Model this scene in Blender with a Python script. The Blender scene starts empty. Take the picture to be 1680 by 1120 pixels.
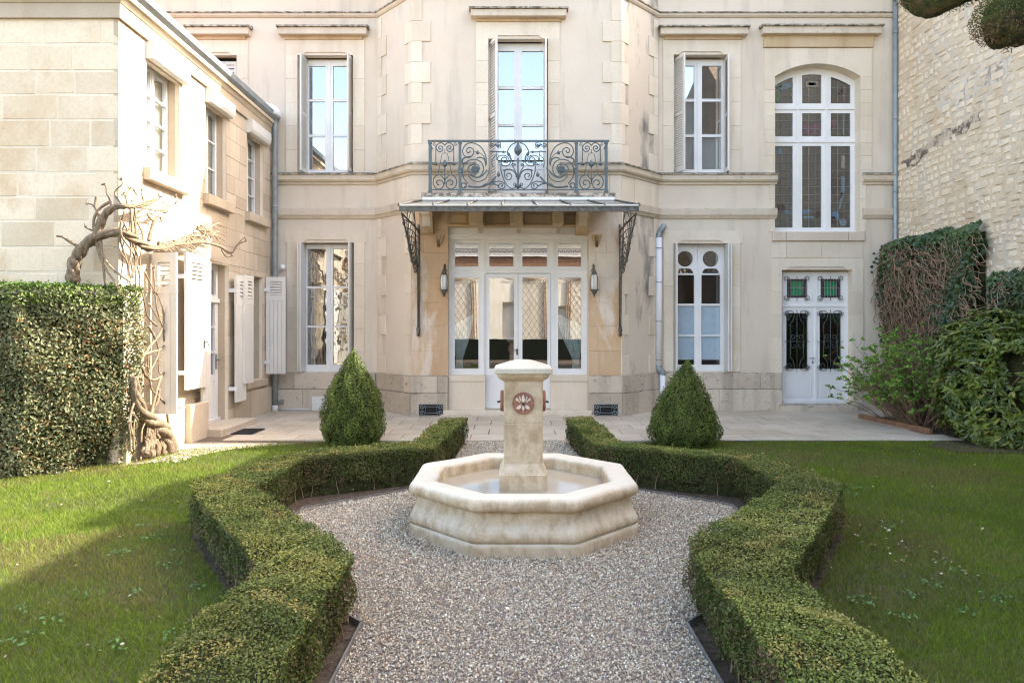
import bpy, math, random
import numpy as np
from mathutils import Vector, Matrix, noise as mnoise
R = math.radians
random.seed(7)
rng = np.random.default_rng(11)
scene = bpy.context.scene

# ---------------------------------------------------------------- camera, sky, sun, exposure
FOC = 1120.0      # focal length in photograph pixels (1680 wide)
HOR = 537.0       # horizon row
EYE = 1.6
cam_data = bpy.data.cameras.new('camera')
cam = bpy.data.objects.new('camera', cam_data)
scene.collection.objects.link(cam)
cam.location = (0, 0, EYE)
cam.rotation_euler = (R(90), 0, 0)
cam_data.sensor_width = 36.0
cam_data.lens = 36.0 * FOC / 1680.0
cam_data.shift_y = -(560 - HOR) / 1680.0
cam_data.clip_start = 0.05
cam_data.clip_end = 600
scene.camera = cam

SUN_T, SUN_E = 0.85, 0.287            # rise and north drift per metre towards +x
sun_vec = Vector((1, SUN_E, SUN_T)).normalized()
SUN_EL = math.asin(sun_vec.z)
world = bpy.data.worlds.new('World')
scene.world = world
world.use_nodes = True
wn = world.node_tree
bg = wn.nodes['Background']
sky = wn.nodes.new('ShaderNodeTexSky')
sky.sky_type = 'NISHITA'
sky.sun_disc = False
sky.sun_elevation = SUN_EL
sky.sun_rotation = math.atan2(sun_vec.x, sun_vec.y)
sky.air_density = 1.0
sky.dust_density = 2.5
sky.ozone_density = 0.6
wb = wn.nodes.new('ShaderNodeMix'); wb.data_type = 'RGBA'; wb.blend_type = 'MULTIPLY'; wb.inputs['Factor'].default_value = 1.0
wb.inputs[7].default_value = (1.12, 1.0, 0.885, 1)      # the camera's daylight white balance
wn.links.new(sky.outputs[0], wb.inputs[6]); wn.links.new(wb.outputs[2], bg.inputs['Color'])
bg.inputs['Strength'].default_value = 0.15
sun_data = bpy.data.lights.new('sun', 'SUN')
sun_data.energy = 2.3
sun_data.angle = R(0.5)
sun_data.color = (1.0, 0.93, 0.82)
sun = bpy.data.objects.new('sun', sun_data)
scene.collection.objects.link(sun)
sun.location = (20, 6, 20)
sun.rotation_euler = sun_vec.to_track_quat('Z', 'Y').to_euler()
scene.view_settings.view_transform = 'Standard'
scene.view_settings.look = 'None'
scene.view_settings.gamma = 1
scene.view_settings.use_curve_mapping = False
scene.view_settings.exposure = 2.82
scene.render.engine = 'CYCLES'
scene.cycles.filter_width = 1.15
scene.cycles.max_bounces = 8
scene.cycles.diffuse_bounces = 4
scene.cycles.transparent_max_bounces = 12
scene.cycles.sample_clamp_indirect = 6

# ---------------------------------------------------------------- helpers
col = scene.collection
LOC = {}

def X(px, Y): return (px - 840.0) * Y / FOC
def Z(py, Y): return EYE - (py - HOR) * Y / FOC
def P(px, py, Y): return Vector((X(px, Y), Y, Z(py, Y)))

def thing(name, label, cat, loc=(0, 0, 0), group=None):
    o = bpy.data.objects.new(name, None)
    col.objects.link(o)
    o.location = loc
    o.empty_display_size = 0.2
    o['label'] = label
    o['category'] = cat
    if group: o['group'] = group
    LOC[o.name] = Vector(loc)
    return o

def link(o, parent=None, kind=None, label=None):
    col.objects.link(o)
    if parent is not None:
        o.parent = parent
        o.matrix_parent_inverse = Matrix.Translation(-LOC[parent.name])
    LOC[o.name] = Vector((0, 0, 0))
    if kind: o['kind'] = kind
    if label: o['label'] = label
    return o

class Fr:
    """local frame: s along a wall, d into the wall (negative = proud of it), z up"""
    def __init__(self, A=(0, 0), B=(1, 0)):
        self.A = Vector((A[0], A[1])); d = Vector((B[0] - A[0], B[1] - A[1]))
        self.L = d.length; self.u = d / d.length; self.n = Vector((-self.u.y, self.u.x))
    def __call__(self, s, d, z):
        p = self.A + self.u * s + self.n * d
        return (p.x, p.y, z)
ID = Fr((0, 0), (1, 0))

class MB:
    def __init__(self, fr=None):
        self.v = []; self.f = []; self.m = []; self.fr = fr or ID; self.cur = 0; self.sm = []
        self.smooth = False
    def V(self, s, d, z):
        self.v.append(self.fr(s, d, z)); return len(self.v) - 1
    def F(self, *i):
        self.f.append(tuple(i)); self.m.append(self.cur); self.sm.append(self.smooth)
    def box(self, s0, s1, d0, d1, z0, z1):
        a = [self.V(s, d, z) for z in (z0, z1) for (s, d) in ((s0, d0), (s1, d0), (s1, d1), (s0, d1))]
        self.F(a[3], a[2], a[1], a[0]); self.F(a[4], a[5], a[6], a[7])
        for i in range(4):
            j = (i + 1) % 4
            self.F(a[i], a[j], a[4 + j], a[4 + i])
        return self
    def stone(self, s0, s1, z0, z1, d0, d1, c=0.008, jit=0.0):
        """block with its front (d0) face chamfered"""
        r = lambda: random.uniform(-jit, jit)
        cs = [(s0, z0), (s1, z0), (s1, z1), (s0, z1)]
        ic = [(s0 + c, z0 + c), (s1 - c, z0 + c), (s1 - c, z1 - c), (s0 + c, z1 - c)]
        b = [self.V(s, d1, z) for s, z in cs]
        m = [self.V(s, d0 + c, z) for s, z in cs]
        f = [self.V(s + r(), d0 + r() * 0.3, z + r()) for s, z in ic]
        for i in range(4):
            j = (i + 1) % 4
            self.F(b[i], b[j], m[j], m[i]); self.F(m[i], m[j], f[j], f[i])
        self.F(*f); self.F(*reversed(b))
        return self
    def prism(self, pts, d0, d1, hole=None):
        """polygon in (s,z) extruded from d0 (front) to d1"""
        n = len(pts)
        a = [self.V(s, d0, z) for s, z in pts]; b = [self.V(s, d1, z) for s, z in pts]
        self.F(*a); self.F(*reversed(b))
        for i in range(n):
            j = (i + 1) % n
            self.F(a[j], a[i], b[i], b[j])
        return self
    def ring(self, outer, inner, d0, d1):
        """closed ring between two polygons of the same count"""
        n = len(outer)
        A = [self.V(s, d0, z) for s, z in outer]; B = [self.V(s, d0, z) for s, z in inner]
        C = [self.V(s, d1, z) for s, z in outer]; D = [self.V(s, d1, z) for s, z in inner]
        for i in range(n):
            j = (i + 1) % n
            self.F(A[i], A[j], B[j], B[i]); self.F(C[j], C[i], D[i], D[j])
            self.F(A[j], A[i], C[i], C[j]); self.F(B[i], B[j], D[j], D[i])
        return self
    def tube(self, pts, r, n=6, closed=False, caps=True):
        """tube through points given in world coordinates"""
        pts = [Vector(p) for p in pts]
        if len(pts) < 2: return self
        rr = r if hasattr(r, '__len__') else [r] * len(pts)
        rings = []; up = None; N = len(pts)
        for i, p in enumerate(pts):
            if closed: t = pts[(i + 1) % N] - pts[i - 1]
            else: t = pts[min(i + 1, N - 1)] - pts[max(i - 1, 0)]
            if t.length < 1e-9: t = Vector((0, 0, 1))
            t.normalize()
            if up is None:
                up = Vector((0, 0, 1)) if abs(t.z) < 0.9 else Vector((1, 0, 0))
            a = t.cross(up)
            if a.length < 1e-6: a = t.orthogonal()
            a.normalize(); b = a.cross(t).normalized(); up = b
            ring = []
            for k in range(n):
                an = 2 * math.pi * k / n
                q = p + (a * math.cos(an) + b * math.sin(an)) * rr[i]
                self.v.append(tuple(q)); ring.append(len(self.v) - 1)
            rings.append(ring)
        s = self.smooth; self.smooth = n > 4
        m = N if closed else N - 1
        for i in range(m):
            A = rings[i]; B = rings[(i + 1) % N]
            for k in range(n):
                l = (k + 1) % n
                self.F(A[k], B[k], B[l], A[l])
        self.smooth = s
        if caps and not closed:
            self.F(*rings[0]); self.F(*reversed(rings[-1]))
        return self
    def lathe(self, prof, c, n=24, sx=1, sy=1, smooth=True, a0=0):
        """prof: (radius, z) list; c: centre (x, y)"""
        s = self.smooth; self.smooth = smooth
        rings = []
        for r, z in prof:
            ring = []
            for k in range(n):
                an = 2 * math.pi * k / n + a0
                self.v.append((c[0] + math.cos(an) * r * sx, c[1] + math.sin(an) * r * sy, z)); ring.append(len(self.v) - 1)
            rings.append(ring)
        for A, B in zip(rings, rings[1:]):
            for k in range(n):
                l = (k + 1) % n
                self.F(A[k], A[l], B[l], B[k])
        self.F(*reversed(rings[0])); self.F(*rings[-1])
        self.smooth = s
        return self
    def disc(self, s, d0, d1, z, r, n=20, rz=None):
        rz = rz or r
        self.prism([(s + math.cos(2 * math.pi * k / n) * r, z + math.sin(2 * math.pi * k / n) * rz) for k in range(n)], d0, d1)
        return self
    def build(self, name, mat, parent=None, kind=None, label=None):
        me = bpy.data.meshes.new(name)
        me.from_pydata(self.v, [], self.f)
        for mm in (mat if isinstance(mat, (list, tuple)) else [mat]): me.materials.append(mm)
        if any(self.m): me.polygons.foreach_set('material_index', self.m)
        me.polygons.foreach_set('use_smooth', self.sm)
        me.update()
        return link(bpy.data.objects.new(name, me), parent, kind, label)

def numpy_mesh(name, verts, tris, cols, mat, parent=None, kind=None, label=None, smooth=False, nper=3):
    """fast mesh; cols is one colour per vertex; nper = vertices per face"""
    me = bpy.data.meshes.new(name)
    nv, nf = len(verts), len(tris)
    me.vertices.add(nv); me.loops.add(nf * nper); me.polygons.add(nf)
    me.vertices.foreach_set('co', np.ascontiguousarray(verts, dtype=np.float32).ravel())
    me.loops.foreach_set('vertex_index', np.ascontiguousarray(tris, dtype=np.int32).ravel())
    me.polygons.foreach_set('loop_start', np.arange(nf, dtype=np.int32) * nper)
    me.polygons.foreach_set('use_smooth', np.full(nf, smooth))
    if cols is not None:
        at = me.color_attributes.new('tint', 'FLOAT_COLOR', 'POINT')
        c4 = np.ones((nv, 4), dtype=np.float32); c4[:, :3] = cols
        at.data.foreach_set('color', c4.ravel())
    me.materials.append(mat)
    me.update(calc_edges=True)
    return link(bpy.data.objects.new(name, me), parent, kind, label)

# ---------------------------------------------------------------- materials
def new_mat(name):
    m = bpy.data.materials.new(name); m.use_nodes = True
    nt = m.node_tree; b = nt.nodes['Principled BSDF']
    return m, nt, b
def N(nt, t, **kw):
    n = nt.nodes.new(t)
    for k, v in kw.items(): setattr(n, k, v)
    return n
def ramp(nt, fac, stops):
    r = N(nt, 'ShaderNodeValToRGB'); e = r.color_ramp.elements
    while len(e) < len(stops): e.new(0.5)
    for el, (p, c) in zip(e, stops):
        el.position = p; el.color = (*c, 1) if len(c) == 3 else c
    nt.links.new(fac, r.inputs[0]); return r.outputs[0]
def mapped(nt, sc=(1, 1, 1)):
    g = N(nt, 'ShaderNodeNewGeometry'); m = N(nt, 'ShaderNodeMapping')
    m.inputs['Scale'].default_value = sc
    nt.links.new(g.outputs['Position'], m.inputs['Vector']); return m.outputs[0]
def noise(nt, scale, detail=4, vec=None, rough=0.55, dist=0):
    n = N(nt, 'ShaderNodeTexNoise'); n.inputs['Scale'].default_value = scale
    n.inputs['Detail'].default_value = detail; n.inputs['Roughness'].default_value = rough
    n.inputs['Distortion'].default_value = dist
    nt.links.new(vec if vec is not None else mapped(nt), n.inputs['Vector']); return n.outputs['Fac']
def mix(nt, fac, a, b, mode='MIX'):
    m = N(nt, 'ShaderNodeMix', data_type='RGBA', blend_type=mode)
    for sock, v in ((m.inputs['Factor'], fac), (m.inputs[6], a), (m.inputs[7], b)):
        if isinstance(v, (int, float)): sock.default_value = v
        elif isinstance(v, tuple): sock.default_value = (*v, 1) if len(v) == 3 else v
        else: nt.links.new(v, sock)
    return m.outputs[2]
def bump(nt, b, height, strength=0.3, dist=0.01):
    n = N(nt, 'ShaderNodeBump'); n.inputs['Strength'].default_value = strength; n.inputs['Distance'].default_value = dist
    nt.links.new(height, n.inputs['Height']); nt.links.new(n.outputs[0], b.inputs['Normal'])
def mth(nt, op, a, b=None, clamp=False):
    n = N(nt, 'ShaderNodeMath', operation=op); n.use_clamp = clamp
    for i, v in enumerate((a, b)):
        if v is None: continue
        if isinstance(v, (int, float)): n.inputs[i].default_value = v
        else: nt.links.new(v, n.inputs[i])
    return n.outputs[0]

def stone_mat(name, base, alt, dark=(0.2, 0.17, 0.13), rnd=0.35, stain=0.35, lichen=0.0, rough=0.85, bmp=0.35, pale=None,
              streak=(2.5, 2.5, 0.35), scale=1.3, fine=45, lich_col=(0.07, 0.065, 0.055), stain_at=(0.5, 0.72), worn=None):
    m, nt, b = new_mat(name)
    oi = N(nt, 'ShaderNodeObjectInfo')
    c = mix(nt, ramp(nt, noise(nt, scale, 5), [(0.35, (0, 0, 0)), (0.65, (1, 1, 1))]), base, alt)
    c2 = mix(nt, mth(nt, 'MULTIPLY', oi.outputs['Random'], rnd), c, mix(nt, ramp(nt, oi.outputs['Random'], [(0.45, (0, 0, 0)), (0.55, (1, 1, 1))]), tuple(x * 0.72 for x in base), tuple(min(1, x * 1.12) for x in alt)))
    st = ramp(nt, noise(nt, 1.1, 6, mapped(nt, streak), 0.62), [(stain_at[0], (0, 0, 0)), (stain_at[1], (1, 1, 1))])
    c3 = mix(nt, mth(nt, 'MULTIPLY', st, stain), c2, dark)
    if pale:
        pf = ramp(nt, noise(nt, 0.9, 5, mapped(nt, (1.6, 1.6, 0.5)), 0.6, 0.4), [(0.52, (0, 0, 0)), (0.6, (1, 1, 1))])
        c3 = mix(nt, mth(nt, 'MULTIPLY', pf, 0.8), c3, pale)
    fn = noise(nt, fine, 6, rough=0.7)
    c4 = mix(nt, ramp(nt, fn, [(0.3, (0.25, 0.25, 0.25)), (0.55, (0, 0, 0))]), c3, tuple(x * 0.55 for x in base))
    if lichen:
        g = N(nt, 'ShaderNodeNewGeometry'); sx = N(nt, 'ShaderNodeSeparateXYZ'); nt.links.new(g.outputs['True Normal'], sx.inputs[0])
        up = mth(nt, 'ADD', mth(nt, 'MULTIPLY', sx.outputs['Z'], 0.35, clamp=True), lichen)
        lf = ramp(nt, mth(nt, 'ADD', noise(nt, 9, 8, mapped(nt, (1, 1, 1.6)), 0.72), mth(nt, 'MULTIPLY', up, 0.3)), [(0.58, (0, 0, 0)), (0.70, (1, 1, 1))])
        c4 = mix(nt, mth(nt, 'MULTIPLY', lf, 0.85), c4, lich_col)
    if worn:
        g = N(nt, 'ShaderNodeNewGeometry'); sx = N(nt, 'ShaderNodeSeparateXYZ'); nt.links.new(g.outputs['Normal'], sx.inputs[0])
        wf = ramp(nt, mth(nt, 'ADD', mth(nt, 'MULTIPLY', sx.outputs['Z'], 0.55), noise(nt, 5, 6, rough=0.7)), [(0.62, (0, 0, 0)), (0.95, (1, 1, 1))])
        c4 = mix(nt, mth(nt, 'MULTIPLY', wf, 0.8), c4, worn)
        pit = ramp(nt, noise(nt, 60, 5, rough=0.8), [(0.62, (0, 0, 0)), (0.70, (1, 1, 1))])
        c4 = mix(nt, mth(nt, 'MULTIPLY', pit, 0.35), c4, tuple(x * 0.45 for x in base))
    nt.links.new(c4, b.inputs['Base Color'])
    b.inputs['Roughness'].default_value = rough
    b.inputs['Specular IOR Level'].default_value = 0.25
    h = mth(nt, 'ADD', mth(nt, 'MULTIPLY', noise(nt, 6, 5), 0.6), mth(nt, 'MULTIPLY', fn, 0.4))
    bump(nt, b, h, bmp, 0.012)
    return m

def plain(name, c, rough=0.5, metal=0.0, spec=0.5, var=0.15, scale=8, bmp=0.0, c2=None):
    m, nt, b = new_mat(name)
    n = noise(nt, scale, 5)
    nt.links.new(mix(nt, ramp(nt, n, [(0.3, (0, 0, 0)), (0.7, (1, 1, 1))]), tuple(x * (1 - var) for x in c), c2 or tuple(min(1, x * (1 + var)) for x in c)), b.inputs['Base Color'])
    b.inputs['Roughness'].default_value = rough; b.inputs['Metallic'].default_value = metal
    b.inputs['Specular IOR Level'].default_value = spec
    if bmp: bump(nt, b, noise(nt, scale * 4, 5), bmp, 0.01)
    return m

def tint_mat(name, rough=0.6, spec=0.3, trans=0.0, gain=1.0):
    m, nt, b = new_mat(name)
    a = N(nt, 'ShaderNodeAttribute', attribute_name='tint')
    c = a.outputs['Color']
    if gain != 1: c = mix(nt, 1.0, c, (gain, gain, gain), 'MULTIPLY')
    nt.links.new(c, b.inputs['Base Color'])
    b.inputs['Roughness'].default_value = rough; b.inputs['Specular IOR Level'].default_value = spec
    if trans:
        t = N(nt, 'ShaderNodeBsdfTranslucent'); nt.links.new(c, t.inputs['Color'])
        mx = N(nt, 'ShaderNodeMixShader'); mx.inputs[0].default_value = trans
        out = nt.nodes['Material Output']
        nt.links.new(b.outputs[0], mx.inputs[1]); nt.links.new(t.outputs[0], mx.inputs[2]); nt.links.new(mx.outputs[0], out.inputs['Surface'])
    return m

def glass_mat(name, refl=0.35, tint=(0.8, 0.85, 0.85), rough=0.0, wav=0.02, wscale=3.0):
    m, nt, b = new_mat(name); nt.nodes.remove(b)
    tr = N(nt, 'ShaderNodeBsdfTransparent'); tr.inputs[0].default_value = (*tint, 1)
    gl = N(nt, 'ShaderNodeBsdfGlossy'); gl.inputs['Roughness'].default_value = rough
    gl.inputs['Color'].default_value = (0.92, 0.96, 1, 1)
    bp = N(nt, 'ShaderNodeBump'); bp.inputs['Strength'].default_value = wav; bp.inputs['Distance'].default_value = 0.02
    nt.links.new(noise(nt, wscale, 1), bp.inputs['Height']); nt.links.new(bp.outputs[0], gl.inputs['Normal'])
    lw = N(nt, 'ShaderNodeLayerWeight'); lw.inputs['Blend'].default_value = 0.25
    fac = mth(nt, 'ADD', mth(nt, 'MULTIPLY', lw.outputs['Fresnel'], 0.8), refl, clamp=True)
    mx = N(nt, 'ShaderNodeMixShader'); nt.links.new(fac, mx.inputs[0])
    nt.links.new(tr.outputs[0], mx.inputs[1]); nt.links.new(gl.outputs[0], mx.inputs[2])
    nt.links.new(mx.outputs[0], nt.nodes['Material Output'].inputs['Surface'])
    return m

M = {}
M['render'] = stone_mat('facade_render', (0.62, 0.525, 0.415), (0.68, 0.59, 0.48), dark=(0.36, 0.32, 0.27), rnd=0.0, stain=0.6, bmp=0.2, scale=0.7, fine=90, streak=(3.5, 3.5, 0.45), stain_at=(0.52, 0.78))
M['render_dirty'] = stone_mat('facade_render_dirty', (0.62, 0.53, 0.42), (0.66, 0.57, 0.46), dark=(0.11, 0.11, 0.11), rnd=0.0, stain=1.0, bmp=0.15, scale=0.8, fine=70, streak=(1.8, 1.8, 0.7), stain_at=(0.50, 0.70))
M['ashlar'] = stone_mat('dressed_stone', (0.66, 0.56, 0.43), (0.72, 0.63, 0.51), dark=(0.40, 0.32, 0.23), rnd=0.35, stain=0.35, bmp=0.3)
M['trim'] = stone_mat('moulded_stone', (0.58, 0.49, 0.38), (0.63, 0.54, 0.43), dark=(0.30, 0.22, 0.14), rnd=0.2, stain=0.35, lichen=-0.1, bmp=0.3)
M['mossy'] = stone_mat('lichen_covered_stone', (0.46, 0.40, 0.32), (0.56, 0.49, 0.39), dark=(0.2, 0.17, 0.13), rnd=0.2, stain=0.5, lichen=0.50, bmp=0.6)
M['plinth'] = stone_mat('plinth_stone', (0.43, 0.355, 0.265), (0.57, 0.49, 0.39), dark=(0.17, 0.145, 0.12), rnd=0.8, stain=0.65, lichen=0.02, bmp=0.45, fine=30)
M['pier'] = stone_mat('ochre_pier_stone', (0.56, 0.37, 0.21), (0.60, 0.44, 0.29), dark=(0.42, 0.24, 0.12), rnd=0.3, stain=0.5, bmp=0.3, pale=(0.72, 0.65, 0.56), streak=(2, 2, 0.3))
M['ochre'] = stone_mat('ochre_carved_stone', (0.52, 0.38, 0.22), (0.58, 0.46, 0.31), dark=(0.30, 0.18, 0.09), rnd=0.3, stain=0.5, bmp=0.3)
M['block'] = stone_mat('limestone_block', (0.68, 0.545, 0.37), (0.78, 0.66, 0.49), dark=(0.56, 0.36, 0.18), rnd=0.6, stain=0.6, bmp=0.6, fine=22, streak=(2.0, 2.0, 1.6), stain_at=(0.52, 0.7))
M['mortar'] = stone_mat('pale_mortar', (0.74, 0.63, 0.47), (0.82, 0.72, 0.57), rnd=0, stain=0.1, bmp=0.5)
M['side'] = stone_mat('smooth_limestone', (0.50, 0.405, 0.29), (0.59, 0.50, 0.385), dark=(0.38, 0.27, 0.16), rnd=0.7, stain=0.45, bmp=0.25)
M['rubble'] = stone_mat('rubble_stone', (0.62, 0.49, 0.34), (0.69, 0.58, 0.44), dark=(0.36, 0.29, 0.21), rnd=0.75, stain=0.3, bmp=0.7, fine=18)
M['brownwall'] = stone_mat('dark_weathered_wall', (0.13, 0.09, 0.06), (0.19, 0.14, 0.09), rnd=0, stain=0.5, bmp=1.0, scale=4)
M['brick'] = plain('brick_band', (0.22, 0.11, 0.07), 0.85, var=0.3, scale=10)
M['rubble_mortar'] = stone_mat('ochre_mortar', (0.60, 0.46, 0.31), (0.66, 0.54, 0.39), dark=(0.33, 0.24, 0.16), rnd=0, stain=0.4, bmp=0.9, fine=25, pale=(0.56, 0.50, 0.42))
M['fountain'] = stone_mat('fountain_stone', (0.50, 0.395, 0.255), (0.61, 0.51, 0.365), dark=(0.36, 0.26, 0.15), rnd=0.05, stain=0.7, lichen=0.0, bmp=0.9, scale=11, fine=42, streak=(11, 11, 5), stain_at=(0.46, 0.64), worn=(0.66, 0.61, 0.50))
M['fcap'] = stone_mat('fountain_cap_stone', (0.50, 0.46, 0.36), (0.60, 0.57, 0.47), dark=(0.34, 0.36, 0.28), rnd=0.05, stain=0.3, bmp=0.4, scale=3)
M['paving'] = stone_mat('exposed_aggregate_slab', (0.46, 0.385, 0.285), (0.56, 0.49, 0.39), dark=(0.28, 0.22, 0.17), rnd=0.35, stain=0.3, bmp=0.8, fine=120, streak=(1.5, 1.5, 1.5))
M['soil'] = plain('garden_soil', (0.085, 0.066, 0.048), 0.95, var=0.5, scale=25, bmp=1.0, spec=0.1)
M['joint'] = plain('dark_joint', (0.17, 0.13, 0.095), 0.95, var=0.3, scale=15, bmp=0.5, spec=0.1)
M['wpaint'] = plain('white_window_paint', (0.76, 0.75, 0.73), 0.42, var=0.04, scale=3)
M['shutter'] = plain('pale_shutter_paint', (0.66, 0.63, 0.58), 0.5, var=0.06, scale=3)
M['sshutter'] = plain('cream_shutter_paint', (0.70, 0.67, 0.61), 0.5, var=0.05, scale=2)
M['iron'] = plain('grey_blue_iron_paint', (0.075, 0.105, 0.115), 0.45, var=0.3, scale=30)
M['biron'] = plain('dark_bracket_iron', (0.065, 0.07, 0.068), 0.5, var=0.5, scale=14, c2=(0.16, 0.145, 0.12))
M['black'] = plain('black_iron', (0.022, 0.022, 0.026), 0.45, var=0.3, scale=20)
M['edge'] = plain('dull_metal_strip', (0.17, 0.16, 0.145), 0.6, var=0.3, scale=10)
M['zinc'] = plain('weathered_zinc', (0.27, 0.30, 0.31), 0.45, metal=0.3, var=0.15, scale=6)
M['pvc'] = plain('white_plastic_pipe', (0.74, 0.75, 0.76), 0.35, var=0.03)
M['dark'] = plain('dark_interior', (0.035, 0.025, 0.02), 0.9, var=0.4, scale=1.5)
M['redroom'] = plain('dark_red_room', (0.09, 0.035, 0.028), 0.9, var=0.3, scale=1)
M['void'] = plain('vent_darkness', (0.012, 0.011, 0.01), 0.9, var=0.2)
M['curtain'] = plain('grey_green_curtain', (0.80, 0.82, 0.78), 0.8, var=0.15, scale=12)
M['net'] = plain('white_net_curtain', (0.72, 0.68, 0.60), 0.8, var=0.06, scale=5)
M['clearglass'] = glass_mat('clear_low_glass', 0.10, wav=0.01)
M['blind'] = plain('blue_white_blind', (0.70, 0.78, 0.88), 0.7, var=0.06, scale=10)
M['panelw'] = plain('white_window_board', (0.55, 0.60, 0.66), 0.5, var=0.05, scale=2)
M['terra'] = plain('terracotta', (0.29, 0.135, 0.09), 0.8, var=0.25, scale=25, bmp=0.2)
M['relief'] = plain('cream_relief', (0.62, 0.52, 0.42), 0.8, var=0.2, scale=30)
M['timber'] = plain('reddish_timber', (0.24, 0.125, 0.07), 0.75, var=0.3, scale=12, bmp=0.3)
M['bark'] = plain('wisteria_bark', (0.20, 0.145, 0.09), 0.85, var=0.45, scale=22, bmp=0.9)
M['twig'] = plain('dry_brown_twig', (0.25, 0.165, 0.105), 0.85, var=0.4, scale=14)
M['palebark'] = plain('pale_twig', (0.24, 0.175, 0.11), 0.85, var=0.35, scale=14)
M['leaf'] = tint_mat('box_leaf', 0.55, 0.3, 0.2, gain=1.28)
M['hedge_leaf'] = tint_mat('broad_hedge_leaf', 0.5, 0.3, 0.2, gain=1.15)
M['gloss_leaf'] = tint_mat('glossy_leaf', 0.34, 0.5, 0.2, gain=1.15)
M['grass'] = tint_mat('grass_blade', 0.6, 0.2, 0.3)
M['pebble'] = tint_mat('gravel_stone', 0.8, 0.25)
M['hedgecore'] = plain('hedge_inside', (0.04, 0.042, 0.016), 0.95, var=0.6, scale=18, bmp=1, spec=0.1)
M['glass'] = glass_mat('window_glass', 0.42)
M['baylight'] = glass_mat('glazed_door_glass', 0.36, wav=0.01)
M['oldglass'] = glass_mat('old_wavy_glass', 0.30, wav=0.12, wscale=5)
M['leaded'] = glass_mat('leaded_glass', 0.16, tint=(0.45, 0.42, 0.38), wav=0.2, wscale=14)
M['canopyglass'] = plain('dusty_canopy_glass', (0.17, 0.165, 0.135), 0.25, var=0.2, scale=4, spec=0.8)
M['lead'] = plain('lead_came', (0.30, 0.29, 0.27), 0.5, var=0.1)
for nm, c in (('bluegl', (0.10, 0.15, 0.21)), ('pinkgl', (0.12, 0.075, 0.08)), ('greengl', (0.11, 0.15, 0.08)), ('tealgl', (0.13, 0.18, 0.20)), ('brightgreen', (0.03, 0.23, 0.10)), ('purplegl', (0.075, 0.035, 0.05)), ('browngl', (0.06, 0.04, 0.035)), ('creamgl', (0.22, 0.20, 0.17))):
    M[nm] = plain('stained_' + nm, c, 0.25, var=0.25, scale=20)
M['lampglass'] = plain('frosted_lamp_glass', (0.70, 0.70, 0.66), 0.3, var=0.05)
M['trellis'] = plain('brown_trellis', (0.26, 0.17, 0.10), 0.7, var=0.2)
M['doorgrey'] = plain('grey_door_ironwork', (0.075, 0.085, 0.082), 0.4, var=0.2)
M['tile'] = plain('old_roof_tile', (0.30, 0.17, 0.11), 0.8, var=0.3, scale=8, bmp=0.5)
M['rear'] = stone_mat('cream_rear_wall', (0.78, 0.70, 0.54), (0.84, 0.77, 0.63), rnd=0, stain=0.2)
# ================================================================ SETTING: ground, terrace, lawn, gravel
FCX, FCY = 0.09, 5.64
PATH_L = [(-0.81, 0.6), (-0.81, 3.67), (-1.84, 4.70), (-1.84, 6.02), (-0.98, 6.73), (-0.70, 7.3), (-0.66, 9.62)]
PATH_R = [(0.93, 0.6), (0.94, 3.67), (1.98, 4.72), (1.97, 6.12), (1.10, 6.82), (0.86, 7.3), (0.82, 9.62)]
HED_L = [(-1.30, 1.2), (-1.32, 3.55), (-2.48, 5.25), (-2.42, 6.15), (-2.0, 6.95), (-1.07, 7.30), (-0.97, 9.35),
         (-0.60, 9.35), (-0.80, 7.05), (-1.95, 6.42), (-2.03, 5.32), (-0.86, 3.72), (-0.83, 1.2)]
HED_R = [(1.42, 1.2), (1.44, 3.50), (2.58, 5.30), (2.56, 6.20), (2.1, 6.95), (1.20, 7.30), (1.09, 9.35),
         (0.73, 9.35), (0.87, 7.05), (2.10, 6.44), (2.12, 5.40), (1.0, 3.92), (0.93, 1.2)]

def inside(poly, x, y):
    x = np.asarray(x); y = np.asarray(y); c = np.zeros(x.shape, bool); n = len(poly)
    for i in range(n):
        x1, y1 = poly[i]; x2, y2 = poly[(i + 1) % n]
        cond = ((y1 > y) != (y2 > y))
        xi = (x2 - x1) * (y - y1) / ((y2 - y1) if y2 != y1 else 1e-9) + x1
        c ^= cond & (x < xi)
    return c

def sheet(name, poly, z, mat, kind='structure', parent=None):
    mb = MB()
    mb.F(*[mb.V(x, y, z) for x, y in poly])
    return mb.build(name, mat, parent, kind)

sheet('ground', [(-80, -60), (80, -60), (80, 90), (-80, 90)], -0.03, M['soil'])
m, nt, b = new_mat('turf_soil')
nt.links.new(ramp(nt, noise(nt, 3.0, 6), [(0.35, (0.045, 0.06, 0.018)), (0.7, (0.09, 0.075, 0.035))]), b.inputs['Base Color'])
b.inputs['Roughness'].default_value = 1
M['turf'] = m
sheet('lawn', [(-9, -2), (7.4, -2), (7.4, 9.75), (-4.0, 9.6), (-4.6, 8.95), (-9, 7.6)], -0.02, M['turf'])
path_poly = PATH_L + PATH_R[::-1]
bed_l = [(-1.30, 0.6), (-1.32, 3.55), (-2.48, 5.25), (-2.42, 6.15), (-2.0, 6.95), (-1.07, 7.30), (-0.97, 9.6), (-0.66, 9.6), (-0.70, 7.3), (-0.98, 6.73), (-1.84, 6.02), (-1.84, 4.70), (-0.81, 3.67), (-0.81, 0.6)]
bed_r = [(1.42, 0.6), (1.44, 3.50), (2.58, 5.30), (2.56, 6.20), (2.1, 6.95), (1.20, 7.30), (1.09, 9.6), (0.82, 9.6), (0.86, 7.3), (1.10, 6.82), (1.97, 6.12), (1.98, 4.72), (0.94, 3.67), (0.93, 0.6)]
sheet('hedge_bed_left', bed_l, -0.012, M['soil'])
sheet('hedge_bed_right', bed_r, -0.012, M['soil'])
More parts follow.
